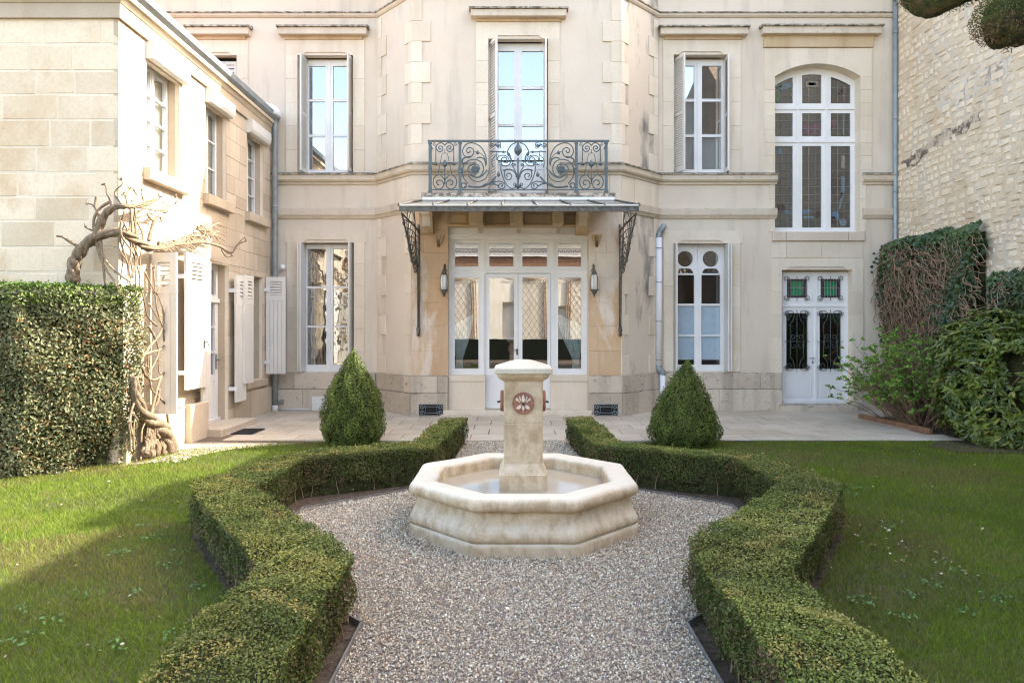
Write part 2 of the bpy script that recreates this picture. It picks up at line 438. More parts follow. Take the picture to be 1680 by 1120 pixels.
m, nt, b = new_mat('gravel_base')
nt.links.new(ramp(nt, noise(nt, 110, 6), [(0.35, (0.12, 0.095, 0.08)), (0.65, (0.36, 0.31, 0.27))]), b.inputs['Base Color'])
b.inputs['Roughness'].default_value = 1
bump(nt, b, noise(nt, 110, 4), 1.0, 0.02)
M['gravelbase'] = m
sheet('gravel_path', path_poly, -0.008, M['gravelbase'])

# terrace of square slabs
terr = [(-4.5, 9.62), (-2.9, 9.56), (-1.1, 9.62), (1.1, 9.66), (7.3, 9.72), (7.3, 13.4), (-4.6, 13.4), (-4.6, 10.0)]
terrace = sheet('terrace', terr, -0.004, M['joint'])
hx = []
row_y = [9.66, 10.16, 10.66, 11.16, 11.66, 12.16, 12.66, 13.20]
nslab = 0
for ri in range(len(row_y) - 1):
    y0, y1 = row_y[ri], row_y[ri + 1]
    x = -4.6 + (0.25 if ri % 2 else 0.0)
    if ri % 2: segs = [(-4.6, -4.36)]
    else: segs = []
    x = -4.6 + (0.25 if ri % 2 else 0)
    while x < 7.2:
        segs.append((x, min(x + 0.5, 7.3))); x += 0.5
    for xa, xb in segs:
        if xb - xa < 0.08: continue
        xm, ym = (xa + xb) / 2, (y0 + y1) / 2
        if xm > 6.15 and ym < 12.3: continue          # planting bed
        if ym > 12.5 and -1.9 < xm < 2.0: continue    # under the bay
        if y0 < 9.7 and xm < -4.1: continue
        mb = MB(); c = 0.004; g = 0.004
        z1 = 0.012 + random.uniform(-0.002, 0.002)
        t = random.uniform(-0.0015, 0.0015)
        a = [mb.V(*q) for q in ((xa + g, y0 + g, -0.003), (xb - g, y0 + g, -0.003), (xb - g, y1 - g, -0.003), (xa + g, y1 - g, -0.003))]
        d = [mb.V(*q) for q in ((xa + g + c, y0 + g + c, z1 + t), (xb - g - c, y0 + g + c, z1 - t), (xb - g - c, y1 - g - c, z1), (xa + g + c, y1 - g - c, z1 + t))]
        for i in range(4): mb.F(a[i], a[(i + 1) % 4], d[(i + 1) % 4], d[i])
        mb.F(*d)
        mb.build('paving_slab', M['paving'], terrace)
        nslab += 1
k = MB()
for x0_, x1_ in ((-2.9, -1.0), (-0.98, -0.2), (-0.18, 0.62), (0.64, 1.1), (1.12, 2.6)):
    k.box(x0_, x1_, 9.58, 9.645, -0.02, 0.018)
k.build('kerb_strip', M['paving'], terrace)

# gravel pebbles ----------------------------------------------------------
OCT = np.array([(1, 0, 0), (-1, 0, 0), (0, 1, 0), (0, -1, 0), (0, 0, 1), (0, 0, -1)], float)
OCT_F = np.array([(0, 2, 4), (2, 1, 4), (1, 3, 4), (3, 0, 4), (2, 0, 5), (1, 2, 5), (3, 1, 5), (0, 3, 5)])
def rand_rot(n):
    q = rng.normal(size=(n, 4)); q /= np.linalg.norm(q, axis=1)[:, None]
    w, x, y, z = q.T
    return np.stack([np.stack([1 - 2 * (y * y + z * z), 2 * (x * y - z * w), 2 * (x * z + y * w)], -1),
                     np.stack([2 * (x * y + z * w), 1 - 2 * (x * x + z * z), 2 * (y * z - x * w)], -1),
                     np.stack([2 * (x * z - y * w), 2 * (y * z + x * w), 1 - 2 * (x * x + y * y)], -1)], 1)
def pebbles(pts, size, cols, name, mat, parent=None, kind='stuff'):
    n = len(pts)
    jit = OCT[None] * rng.uniform(0.62, 1.15, (n, 6, 1)) * np.array([1.15, 0.95, 0.7])
    rot = rand_rot(n)
    v = np.einsum('nij,nkj->nki', rot, jit) * size[:, None, None] + pts[:, None, :]
    f = OCT_F[None] + (np.arange(n) * 6)[:, None, None]
    c = np.repeat(cols, 6, axis=0)
    return numpy_mesh(name, v.reshape(-1, 3), f.reshape(-1, 3), c, mat, parent, kind)
pal = np.array([(0.56, 0.45, 0.36), (0.40, 0.28, 0.20), (0.64, 0.55, 0.47), (0.40, 0.32, 0.26), (0.52, 0.37, 0.28), (0.42, 0.38, 0.34), (0.78, 0.72, 0.64), (0.28, 0.225, 0.18)])
pp = np.array([0.22, 0.14, 0.18, 0.12, 0.12, 0.11, 0.06, 0.05])
n = 210000
yy = 2.25 + (9.62 - 2.25) * rng.random(n) ** 1.35
xx = rng.uniform(-1.95, 2.1, n)
ok = inside(path_poly, xx, yy)
ok &= ~((np.maximum(np.abs(xx - FCX), np.abs(yy - FCY)) < 0.84) & (np.abs(xx - FCX) + np.abs(yy - FCY) < 1.15))
xx, yy = xx[ok], yy[ok]; n = len(xx)
sz = rng.uniform(0.0042, 0.0080, n) * (1 + 0.10 * (yy - 3)); sz[rng.random(n) < 0.02] *= 1.6
cidx = rng.choice(len(pal), n, p=pp)
pal = pal * np.array([1.04, 1.11, 1.02])
cc = pal[cidx] * rng.uniform(0.7, 1.22, (n, 1))
pebbles(np.stack([xx, yy, rng.uniform(-0.006, 0.008, n)], 1), sz, np.clip(cc, 0, 0.85), 'gravel', M['pebble'])

# grass -------------------------------------------------------------------
bx, by, bs = [], [], []
def grass_zone(xr, yr, dens):
    a = (xr[1] - xr[0]) * (yr[1] - yr[0]); k = int(a * dens)
    x = rng.uniform(*xr, k); y = rng.uniform(*yr, k)
    keep = (np.abs(x) < 0.78 * y + 0.3) & ~inside(bed_l, x, y) & ~inside(bed_r, x, y) & ~inside(path_poly, x, y)
    wob = 0.04 * np.sin(x * 5.3) + 0.03 * np.sin(x * 13.1)
    keep &= (y < np.where(x < -2.9, 9.55, 9.64) + wob)
    lim = np.where(x < -4.3, 8.62 + (x + 4.6) * 1.7, 99); keep &= (y < lim)
    keep &= ~((x < -3.2) & (y > 9.0 + (x + 4.3) * 0.45 + wob))
    keep &= ~((x < -4.95) & (y > 7.45))
    keep &= ~((x > 6.15) & (y > 9.2))
    keep &= x < 7.3
    bx.append(x[keep]); by.append(y[keep])
for (y0, y1, dn) in ((2.3, 4.0, 15000), (4.0, 6.0, 10000), (6.0, 8.0, 6500), (8.0, 9.8, 4200)):
    grass_zone((-7.2, -0.8), (y0, y1), dn); grass_zone((0.8, 7.35), (y0, y1), dn)
gx = np.concatenate(bx); gy = np.concatenate(by); n = len(gx)
pn = np.array([mnoise.fractal(Vector((a * 1.1, c * 1.1, 0)), 1, 2, 3) for a, c in zip(gx[::40], gy[::40])])
pn = np.repeat(pn, 40)[:n] if len(pn) * 40 >= n else np.resize(pn, n)
def vnoise(x, y, s, o=0.0):
    return (np.sin(x * s + o + 1.7 * np.sin(y * s * 0.71 + o)) + np.sin(y * s * 1.13 + 2.1 + 1.3 * np.sin(x * s * 0.83 + o * 2)) ) * 0.25 + 0.5
pn = 0.6 * vnoise(gx, gy, 2.1) + 0.4 * vnoise(gx, gy, 5.7, 1.3)
h = rng.uniform(0.014, 0.034, n) * (0.8 + 0.5 * pn) * (1 + 0.04 * gy)
w = rng.uniform(0.0011, 0.0021, n) * (1 + 0.16 * np.maximum(gy - 2, 0))
an = rng.uniform(0, 2 * np.pi, n); lean = rng.uniform(0.2, 1.3, n) * h; la = rng.uniform(0, 2 * np.pi, n)
base = np.stack([gx, gy, np.full(n, -0.02)], 1)
dx = np.stack([np.cos(an) * w, np.sin(an) * w, np.zeros(n)], 1)
tip = base + np.stack([np.cos(la) * lean, np.sin(la) * lean, h], 1)
v = np.stack([base - dx, base + dx, tip], 1)
pat = vnoise(gx, gy, 1.3, 4.0); dry = rng.random(n) < 0.08 + 0.35 * (pn > 0.62) + 0.30 * (pat > 0.74)
c = np.array([0.135, 0.205, 0.018]) * (0.75 + 0.7 * pn)[:, None] * rng.uniform(0.7, 1.3, (n, 1)) + np.array([0.022, 0.006, 0.0]) * rng.random((n, 1))
c[dry] = np.array([0.21, 0.185, 0.06]) * rng.uniform(0.7, 1.2, (dry.sum(), 1))
c3 = np.repeat(c[:, None, :], 3, 1)
numpy_mesh('grass', v.reshape(-1, 3), np.arange(n * 3).reshape(-1, 3), c3.reshape(-1, 3), M['grass'], None, 'stuff')
print('grass', n)

# leaf cloud ---------------------------------------------------------------
def leaves(pts, nrm, size, cols, name, mat, parent, kind=None, aspect=0.55, spread=0.9, fold=0.25, label=None, droop=0.0, six=False):
    """one folded leaf (2 quads-in-tris) per point, facing roughly along nrm"""
    n = len(pts)
    d = nrm + rng.normal(size=(n, 3)) * spread * 0.6
    d /= np.linalg.norm(d, axis=1)[:, None] + 1e-9
    t = rng.normal(size=(n, 3)); t[:, 2] -= droop; t -= (t * d).sum(1)[:, None] * d
    t /= np.linalg.norm(t, axis=1)[:, None] + 1e-9
    s = np.cross(d, t)
    L = size[:, None]; W = L * aspect
    p0 = pts - t * L * 0.5; p1 = pts + t * L * 0.5
    if not six:
        a = pts + s * W * 0.5 + d * L * fold * 0.3; b_ = pts - s * W * 0.5 + d * L * fold * 0.3
        v = np.stack([p0, a, p1, b_], 1)
        f = np.array([(0, 1, 2), (0, 2, 3)])[None] + (np.arange(n) * 4)[:, None, None]
        c = np.repeat(cols, 4, axis=0)
    else:
        p1 = p1 - d * L * 0.18
        m1 = pts + t * L * 0.15 + d * L * 0.02
        a = pts - t * L * 0.12 + s * W * 0.5 + d * L * fold * 0.3; b_ = pts - t * L * 0.12 - s * W * 0.5 + d * L * fold * 0.3
        a2 = pts + t * L * 0.25 + s * W * 0.38 + d * L * fold * 0.1; b2 = pts + t * L * 0.25 - s * W * 0.38 + d * L * fold * 0.1
        v = np.stack([p0, a, a2, p1, b2, b_, m1], 1)
        f = np.array([(0, 1, 6), (1, 2, 6), (2, 3, 6), (3, 4, 6), (4, 5, 6), (5, 0, 6)])[None] + (np.arange(n) * 7)[:, None, None]
        c = np.repeat(cols, 7, axis=0)
    return numpy_mesh(name, v.reshape(-1, 3), f.reshape(-1, 3), c, mat, parent, kind, label)

def tri_sample(poly, n):
    """uniform points in a simple polygon by rejection"""
    xs = [p[0] for p in poly]; ys = [p[1] for p in poly]; out = np.zeros((0, 2))
    while len(out) < n:
        x = rng.uniform(min(xs), max(xs), n * 3); y = rng.uniform(min(ys), max(ys), n * 3)
        k = inside(poly, x, y); out = np.concatenate([out, np.stack([x[k], y[k]], 1)])
    return out[:n]

# ================================================================ BOX HEDGES
def box_hedge(poly, label, seed):
    root = thing('box_hedge', label, 'hedge', (sum(p[0] for p in poly) / len(poly), 5.2, 0), 'clipped box hedges round the gravel')
    H = 0.375
    # area
    A = 0.5 * abs(sum(poly[i][0] * poly[(i + 1) % len(poly)][1] - poly[(i + 1) % len(poly)][0] * poly[i][1] for i in range(len(poly))))
    ccw = sum(poly[i][0] * poly[(i + 1) % len(poly)][1] - poly[(i + 1) % len(poly)][0] * poly[i][1] for i in range(len(poly))) > 0
    pts, nr, cl, szs = [], [], [], []
    def hz(x, y): return H + 0.024 * (vnoise(x, y, 4.1, seed) - 0.5) * 2 + 0.014 * (vnoise(x, y, 17, seed) - 0.5) * 2
    nt_ = int(A * 17000)
    q = tri_sample(poly, nt_)
    q = q[rng.random(len(q)) < np.clip(3.4 / q[:, 1], 0.28, 1)]; q = q[q[:, 1] > 1.9]
    n = len(q)
    z = hz(q[:, 0], q[:, 1]) - rng.random(n) ** 2 * 0.03 + (rng.random(n) < 0.04) * rng.random(n) * 0.028
    pts.append(np.stack([q[:, 0], q[:, 1], z], 1)); nr.append(np.tile([0, 0, 1.0], (n, 1)))
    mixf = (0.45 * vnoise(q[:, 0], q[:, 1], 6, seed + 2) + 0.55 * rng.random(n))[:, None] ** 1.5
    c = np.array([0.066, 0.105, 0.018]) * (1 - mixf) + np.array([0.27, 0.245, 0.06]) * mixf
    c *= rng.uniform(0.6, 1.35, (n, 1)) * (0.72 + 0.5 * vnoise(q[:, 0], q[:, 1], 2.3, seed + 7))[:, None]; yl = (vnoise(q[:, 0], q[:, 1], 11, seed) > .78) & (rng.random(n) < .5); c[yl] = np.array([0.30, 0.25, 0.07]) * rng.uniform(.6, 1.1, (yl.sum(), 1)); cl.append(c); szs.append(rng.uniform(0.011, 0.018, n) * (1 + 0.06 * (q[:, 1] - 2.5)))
    twp = []
    for i in range(len(poly)):
        a = np.array(poly[i]); b_ = np.array(poly[(i + 1) % len(poly)]); e = b_ - a; L = np.linalg.norm(e)
        u = e / L; no = np.array([u[1], -u[0]]) if ccw else np.array([-u[1], u[0]])
        n = int(L * H * 17000); t = rng.random(n) * L; zz = H * rng.random(n) ** 0.75
        p = a[None] + u[None] * t[:, None]
        k = (rng.random(n) < np.clip(3.6 / p[:, 1], 0.28, 1)) & (p[:, 1] > 1.9)
        k &= (zz > 0.07) | (rng.random(n) < 0.6)
        t, zz, p = t[k], zz[k], p[k]; n = len(t)
        bulge = 0.022 * (vnoise(t * 1.0, zz, 9, seed + i) - 0.5) * 2 + 0.02 * (vnoise(t, zz, 27, seed + i) - 0.5) - 0.03 * (zz < 0.1)
        dep = bulge * 1.4 - rng.random(n) ** 1.5 * 0.05 + (rng.random(n) < 0.04) * rng.random(n) * 0.03
        hh = hz(p[:, 0], p[:, 1]); zz = zz / H * (hh - 0.004)
        P3 = np.stack([p[:, 0] + no[0] * dep, p[:, 1] + no[1] * dep, zz], 1)
        pts.append(P3); nn = np.tile([no[0], no[1], 0.25], (n, 1)); nr.append(nn)
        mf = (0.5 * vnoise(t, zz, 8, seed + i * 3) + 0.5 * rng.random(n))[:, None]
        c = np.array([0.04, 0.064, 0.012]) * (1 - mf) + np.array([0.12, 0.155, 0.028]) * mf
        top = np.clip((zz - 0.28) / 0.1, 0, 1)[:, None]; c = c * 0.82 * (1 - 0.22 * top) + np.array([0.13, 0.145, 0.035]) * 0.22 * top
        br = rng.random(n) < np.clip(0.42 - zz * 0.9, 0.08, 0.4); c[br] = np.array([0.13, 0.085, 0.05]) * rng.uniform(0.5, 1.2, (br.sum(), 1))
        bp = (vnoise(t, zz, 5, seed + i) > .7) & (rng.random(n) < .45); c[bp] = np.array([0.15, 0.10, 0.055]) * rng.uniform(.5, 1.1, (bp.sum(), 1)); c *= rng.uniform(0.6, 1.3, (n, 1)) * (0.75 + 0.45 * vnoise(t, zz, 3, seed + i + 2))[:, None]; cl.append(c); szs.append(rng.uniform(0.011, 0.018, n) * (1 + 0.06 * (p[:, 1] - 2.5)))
    pts = np.concatenate(pts); nr = np.concatenate(nr); cl = np.concatenate(cl); szs = np.concatenate(szs)
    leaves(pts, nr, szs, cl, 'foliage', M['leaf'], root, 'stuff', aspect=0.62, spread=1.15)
    print('hedge leaves', len(pts))
    # twiggy dark core, a little smaller than the clipped outline
    cen = []
    ins = []
    m_ = len(poly)
    for i in range(m_):
        a = np.array(poly[i - 1]); b_ = np.array(poly[i]); c_ = np.array(poly[(i + 1) % m_])
        u1 = (b_ - a) / np.linalg.norm(b_ - a); u2 = (c_ - b_) / np.linalg.norm(c_ - b_)
        s_ = -1 if ccw else 1
        n1 = np.array([u1[1], -u1[0]]) * s_; n2 = np.array([u2[1], -u2[0]]) * s_
        k = (n1 + n2); k /= max(0.35, np.dot(k, n1)); ins.append(b_ + k * 0.05)
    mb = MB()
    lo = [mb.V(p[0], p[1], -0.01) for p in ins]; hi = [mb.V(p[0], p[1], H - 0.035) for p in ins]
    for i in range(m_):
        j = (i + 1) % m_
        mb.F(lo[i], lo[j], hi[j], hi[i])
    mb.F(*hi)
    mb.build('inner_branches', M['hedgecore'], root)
    # bare stems along the foot of the clipped sides
    st = MB()
    rs = random.Random(seed)
    for i in range(m_):
        a = Vector(ins[i]); b_ = Vector(ins[(i + 1) % m_]); L = (b_ - a).length; k = 0.0
        while k < L:
            p = a + (b_ - a) * (k / L); k += rs.uniform(0.12, 0.35)
            if p.y < 2: continue
            q_ = Vector((sum(v_[0] for v_ in ins) / m_, p.y))
            x = p.x + rs.uniform(-0.02, 0.02); y = p.y + rs.uniform(-0.02, 0.02)
            st.tube([(x + rs.uniform(-.02, .02), y, -0.015), (x, y, 0.06), (x + rs.uniform(-.03, .03), y + rs.uniform(-.03, .03), 0.16)], [0.005, 0.004, 0.002], 4, caps=False)
    st.build('stems', M['twig'], root, 'stuff')
    return root
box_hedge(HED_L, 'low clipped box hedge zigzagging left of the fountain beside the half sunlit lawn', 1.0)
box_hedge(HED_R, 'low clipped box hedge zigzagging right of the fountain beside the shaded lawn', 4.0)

# metal edging strips
def edging(path, label):
    root = thing('garden_edging', label, 'garden edging', (path[0][0], path[0][1], 0), 'metal edging strips of the gravel')
    for a, b_ in zip(path[:-1], path[1:]):
        fr = Fr(a, b_); mb = MB(fr); mb.box(-0.003, fr.L + 0.003, -0.005, 0.005, -0.03, 0.022)
        mb.build('edging_strip', M['edge'], root)
edging(PATH_L, 'thin grey metal strip between the gravel and the left box hedge')
edging(PATH_R, 'thin grey metal strip between the gravel and the right box hedge')

# ================================================================ FOUNTAIN
ft = thing('fountain', 'octagonal stone fountain basin with a square central pillar on the gravel', 'fountain', (FCX, FCY, 0))
def octa(w, z):   # flat-to-flat width
    r = w / 2 / math.cos(math.pi / 8)
    return [(FCX + r * math.cos(math.pi / 8 + k * math.pi / 4), FCY + r * math.sin(math.pi / 8 + k * math.pi / 4), z) for k in range(8)]
def octa_shell(prof, name, mat, parent):
    """profile (width,z) closed loop swept round the octagon with softened corners"""
    mb = MB(); mb.smooth = True; sub = 10; rings = []
    for w_, z in prof:
        o = octa(w_, z); ring = []
        for k in range(8):
            a = Vector(o[k]); b_ = Vector(o[(k + 1) % 8])
            for t in (0.02, 0.06, 0.2, 0.35, 0.5, 0.65, 0.8, 0.94, 0.98):
                p = a.lerp(b_, t)
                jn = mnoise.noise(Vector((p.x * 5, p.y * 5, z * 7))) * 0.004 + mnoise.noise(Vector((p.x * 19, p.y * 19, z * 25))) * 0.0018
                d = Vector((p.x - FCX, p.y - FCY, 0)).normalized()
                p = p + d * jn + Vector((0, 0, jn * 0.7))
                mb.v.append(tuple(p)); ring.append(len(mb.v) - 1)
        rings.append(ring)
    n = len(rings[0])
    for i in range(len(rings) - 1):
        A, B = rings[i], rings[i + 1]
        for k in range(n):
            l = (k + 1) % n
            mb.F(A[k], A[l], B[l], B[k])
    return mb.build(name, mat, parent)
octa_shell([(1.775, -0.03), (1.775, 0.02), (1.772, 0.055), (1.765, 0.078), (1.748, 0.084), (1.74, 0.087)], 'footing', M['fountain'], ft)
octa_shell([(1.735, 0.084), (1.765, 0.098), (1.775, 0.115), (1.768, 0.14), (1.74, 0.17), (1.70, 0.20), (1.672, 0.24), (1.66, 0.28), (1.662, 0.30)], 'basin_wall', M['fountain'], ft)
octa_shell([(1.662, 0.295), (1.69, 0.300), (1.735, 0.308), (1.765, 0.325), (1.778, 0.35), (1.77, 0.375), (1.745, 0.395), (1.71, 0.405), (1.66, 0.408), (1.45, 0.404), (1.40, 0.398), (1.372, 0.385), (1.362, 0.36), (1.36, 0.10)], 'rim', M['fountain'], ft)
mb = MB(); mb.F(*[mb.V(*p) for p in octa(1.40, 0.15)]); mb.build('basin_floor', M['fountain'], ft)
m, nt, b = new_mat('still_cloudy_water')
b.inputs['Base Color'].default_value = (0.42, 0.36, 0.27, 1); b.inputs['Roughness'].default_value = 0.08
b.inputs['Specular IOR Level'].default_value = 0.6
bump(nt, b, noise(nt, 6, 3), 0.06, 0.02)
M['water'] = m
mb = MB(); mb.F(*[mb.V(*p) for p in octa(1.38, 0.292)]); mb.build('water', M['water'], ft)
def sq_lathe(mb, prof, cx, cy, sub=5):
    rings = []
    for hw, z in prof:
        ring = []
        cor = [(-1, -1), (1, -1), (1, 1), (-1, 1)]
        for k in range(4):
            a = Vector(cor[k]); b_ = Vector(cor[(k + 1) % 4])
            for t in (0.03, 0.12, 0.5, 0.88, 0.97):
                p = a.lerp(b_, t) * hw
                j = mnoise.noise(Vector((p.x * 14, p.y * 14, z * 14))) * 0.0018
                mb.v.append((cx + p.x * (1 + j / max(hw, .01)), cy + p.y * (1 + j / max(hw, .01)), z)); ring.append(len(mb.v) - 1)
        rings.append(ring)
    n = len(rings[0])
    for A, B in zip(rings, rings[1:]):
        for k in range(n): mb.F(A[k], A[(k + 1) % n], B[(k + 1) % n], B[k])
    mb.F(*rings[-1]); mb.F(*reversed(rings[0]))
mb = MB(); sq_lathe(mb, [(0.193, 0.12), (0.193, 0.42), (0.189, 0.428), (0.164, 0.488), (0.160, 0.50), (0.158, 0.502)], FCX, FCY); mb.build('pillar_base', M['fountain'], ft)
mb = MB(); sq_lathe(mb, [(0.155, 0.498), (0.157, 0.503), (0.157, 0.80), (0.157, 0.826), (0.153, 0.83)], FCX, FCY); mb.build('lower_pillar', M['fountain'], ft)
mb = MB(); sq_lathe(mb, [(0.153, 0.829), (0.157, 0.834), (0.157, 1.0), (0.157, 1.165), (0.160, 1.172)], FCX, FCY); mb.build('upper_pillar', M['fountain'], ft)
mb = MB(); mb.smooth = True; sq_lathe(mb, [(0.158, 1.170), (0.166, 1.172), (0.172, 1.18), (0.19, 1.19), (0.205, 1.205), (0.212, 1.222), (0.214, 1.232)], FCX, FCY); mb.build('pillar_moulding', M['fountain'], ft)
mb = MB(); sq_lathe(mb, [(0.226, 1.230), (0.233, 1.234), (0.234, 1.27), (0.226, 1.279), (0.17, 1.298), (0.10, 1.322), (0.05, 1.334), (0.012, 1.337)], FCX, FCY); mb.build('pillar_cap', M['fcap'], ft)
def medallion(ang):
    """terracotta rosette on the pillar; ang turns it round the pillar"""
    ca, sa = math.cos(ang), math.sin(ang)
    def tf(s, d, z): # d: outwards
        x = s; y = -(0.157 + d)
        return (FCX + x * ca - y * sa, FCY + x * sa + y * ca, z)
    zc = 0.995
    mb = MB(tf); mb.smooth = False
    n = 28
    rr = [(0.086, 0.0), (0.088, 0.02), (0.083, 0.028), (0.078, 0.024), (0.0, 0.022)]
    rings = []
    for r, d in rr[:-1]:
        rings.append([mb.V(math.cos(2 * math.pi * k / n) * r, d, zc + math.sin(2 * math.pi * k / n) * r) for k in range(n)])
    for A, B in zip(rings, rings[1:]):
        for k in range(n): mb.F(A[k], A[(k + 1) % n], B[(k + 1) % n], B[k])
    mb.F(*rings[-1])
    md = mb.build('rosette', M['terra'], ft)
    pet = MB(tf); 
    def petal(pts, d=0.034):
        a = [pet.V(s, 0.02, zc + z) for s, z in pts]; cx_ = sum(p[0] for p in pts) / len(pts); cz_ = sum(p[1] for p in pts) / len(pts)
        b_ = [pet.V(cx_ + (s - cx_) * 0.7, d, zc + cz_ + (z - cz_) * 0.7) for s, z in pts]
        for i in range(len(pts)): pet.F(a[i], a[(i + 1) % len(pts)], b_[(i + 1) % len(pts)], b_[i])
        pet.F(*b_)
    petal([(-0.010, 0.0), (0.010, 0.0), (0.016, 0.03), (0.012, 0.055), (0, 0.075), (-0.012, 0.055), (-0.016, 0.03)])
    petal([(-0.008, -0.01), (0.008, -0.01), (0.012, -0.045), (0, -0.072), (-0.012, -0.045)])
    for s in (-1, 1):
        petal([(s * 0.012, 0.012), (s * 0.022, 0.05), (s * 0.034, 0.064), (s * 0.034, 0.04), (s * 0.024, 0.012)])
        petal([(s * 0.018, 0.0), (s * 0.03, 0.022), (s * 0.05, 0.045), (s * 0.064, 0.03), (s * 0.056, 0.016), (s * 0.046, 0.022), (s * 0.034, 0.004)])
        petal([(s * 0.012, -0.012), (s * 0.03, -0.014), (s * 0.046, -0.022), (s * 0.06, -0.045), (s * 0.045, -0.052), (s * 0.026, -0.05), (s * 0.012, -0.035)])
    c_ = pet.build('relief', M['relief'], md)
    hole = MB(); p0 = tf(0, 0.02, zc); p1 = tf(0, 0.055 if ang else 0.045, zc - 0.012)
    hole.tube([p0, p1], 0.0085, 8); hole.build('spout', M['black'], md)
for a_ in (0, math.pi / 2, -math.pi / 2): medallion(a_)

# ================================================================ TOPIARIES
def topiary(cx, cy, prof, label, seed, tip=(0, 0), n=26000):
    root = thing('topiary', label, 'topiary', (cx, cy, 0), 'clipped conical topiaries before the house')
    zs = np.array([p[1] for p in prof]); rs_ = np.array([p[0] for p in prof]); H = zs[-1]
    core = MB(); core.smooth = True
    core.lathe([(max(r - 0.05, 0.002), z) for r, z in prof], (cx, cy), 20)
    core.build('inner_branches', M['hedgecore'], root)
    st = MB(); st.tube([(cx, cy, -0.03), (cx, cy, 0.2)], 0.035, 7); st.build('stem', M['twig'], root)
    z = rng.random(n * 3) * H; r = np.interp(z, zs, rs_)
    k = rng.random(n * 3) < (r + 0.04) / (rs_.max() + 0.04); z, r = z[k][:n], r[k][:n]; m_ = len(z)
    a = rng.uniform(0, 2 * np.pi, m_)
    lump = 0.036 * (vnoise(a * 3, z * 3, 2.6, seed) - 0.5) * 2 + 0.025 * (vnoise(a * 3, z * 3, 8, seed) - 0.5) * 2
    rr = np.maximum(r + lump * np.minimum(1, r * 5 + 0.2) - rng.random(m_) ** 1.6 * 0.05, 0.003)
    tx = tip[0] * np.clip(z / H, 0, 1) ** 6; 
    pts = np.stack([cx + np.cos(a) * rr + tx, cy + np.sin(a) * rr, z + rng.normal(size=m_) * 0.01], 1)
    dr = np.gradient(rs_, zs); sl = np.interp(z, zs, dr)
    nr = np.stack([np.cos(a), np.sin(a), 0.35 - sl * 0.5], 1)
    mf = (0.5 * vnoise(a * 3, z * 3, 6, seed + 1) + 0.5 * rng.random(m_))[:, None]
    c = np.array([0.05, 0.072, 0.013]) * (1 - mf) + np.array([0.13, 0.17, 0.03]) * mf
    c *= rng.uniform(0.6, 1.35, (m_, 1)) * (0.72 + 0.55 * vnoise(a * 2, z * 4, 3.3, seed + 4))[:, None]
    leaves(pts, nr, rng.uniform(0.016, 0.028, m_), c, 'foliage', M['leaf'], root, 'stuff', aspect=0.6, spread=1.1)
topiary(-2.2, 9.45, [(0.34, 0.02), (0.41, 0.12), (0.435, 0.25), (0.43, 0.38), (0.39, 0.55), (0.33, 0.72), (0.26, 0.88), (0.185, 1.02), (0.12, 1.13), (0.06, 1.22), (0.02, 1.285), (0.006, 1.31)],
        'pear shaped clipped topiary left of the fountain with its tip in the sun', 2.0)
topiary(2.36, 9.35, [(0.38, 0.02), (0.46, 0.10), (0.485, 0.2), (0.46, 0.32), (0.40, 0.47), (0.33, 0.62), (0.26, 0.76), (0.20, 0.88), (0.15, 0.97), (0.10, 1.05), (0.045, 1.11), (0.008, 1.15)],
        'squat conical topiary right of the fountain with a bent tip, all in shade', 5.0, tip=(0.05, 0))
# ================================================================ MAIN HOUSE
YW, YB = 13.18, 12.34
FW = Fr((0, YW), (1, YW)); FB = Fr((0, YB), (1, YB))
XL, XR = -4.61, 7.376
CL, CR = (X(619, YW), YW), (X(1080, YW), YW)
BL, BR = (X(676, YB), YB), (X(1019, YB), YB)
FAL = Fr(CL, BL); FAR = Fr(BR, CR)
WTOP, BTOP = 8.55, 9.2
house = thing('town_house', 'pale rendered town house with canted bay, balcony and white windows across the terrace', 'house', (0, YW, 0))

def plate(mb, s0, s1, z0, z1, holes, d0, d1, ends=True):
    """slab with rectangular holes; holes = (s0,s1,z0,z1)"""
    S = sorted({s0, s1, *[h[0] for h in holes], *[h[1] for h in holes]}); S = [s for s in S if s0 <= s <= s1]
    T = sorted({z0, z1, *[h[2] for h in holes], *[h[3] for h in holes]}); T = [t for t in T if z0 <= t <= z1]
    V = {}
    def g(i, j, d):
        if (i, j, d) not in V: V[(i, j, d)] = mb.V(S[i], (d0, d1)[d], T[j])
        return V[(i, j, d)]
    def solid(i, j):
        if i < 0 or j < 0 or i >= len(S) - 1 or j >= len(T) - 1: return False
        cs, ct = (S[i] + S[i + 1]) / 2, (T[j] + T[j + 1]) / 2
        return not any(h[0] < cs < h[1] and h[2] < ct < h[3] for h in holes)
    for i in range(len(S) - 1):
        for j in range(len(T) - 1):
            if not solid(i, j): continue
            mb.F(g(i, j, 0), g(i + 1, j, 0), g(i + 1, j + 1, 0), g(i, j + 1, 0))
            mb.F(g(i, j + 1, 1), g(i + 1, j + 1, 1), g(i + 1, j, 1), g(i, j, 1))
            if not solid(i - 1, j): mb.F(g(i, j, 0), g(i, j + 1, 0), g(i, j + 1, 1), g(i, j, 1))
            if not solid(i + 1, j): mb.F(g(i + 1, j + 1, 0), g(i + 1, j, 0), g(i + 1, j, 1), g(i + 1, j + 1, 1))
            if not solid(i, j - 1): mb.F(g(i + 1, j, 0), g(i, j, 0), g(i, j, 1), g(i + 1, j, 1))
            if not solid(i, j + 1): mb.F(g(i, j + 1, 0), g(i + 1, j + 1, 0), g(i + 1, j + 1, 1), g(i, j + 1, 1))
    return mb
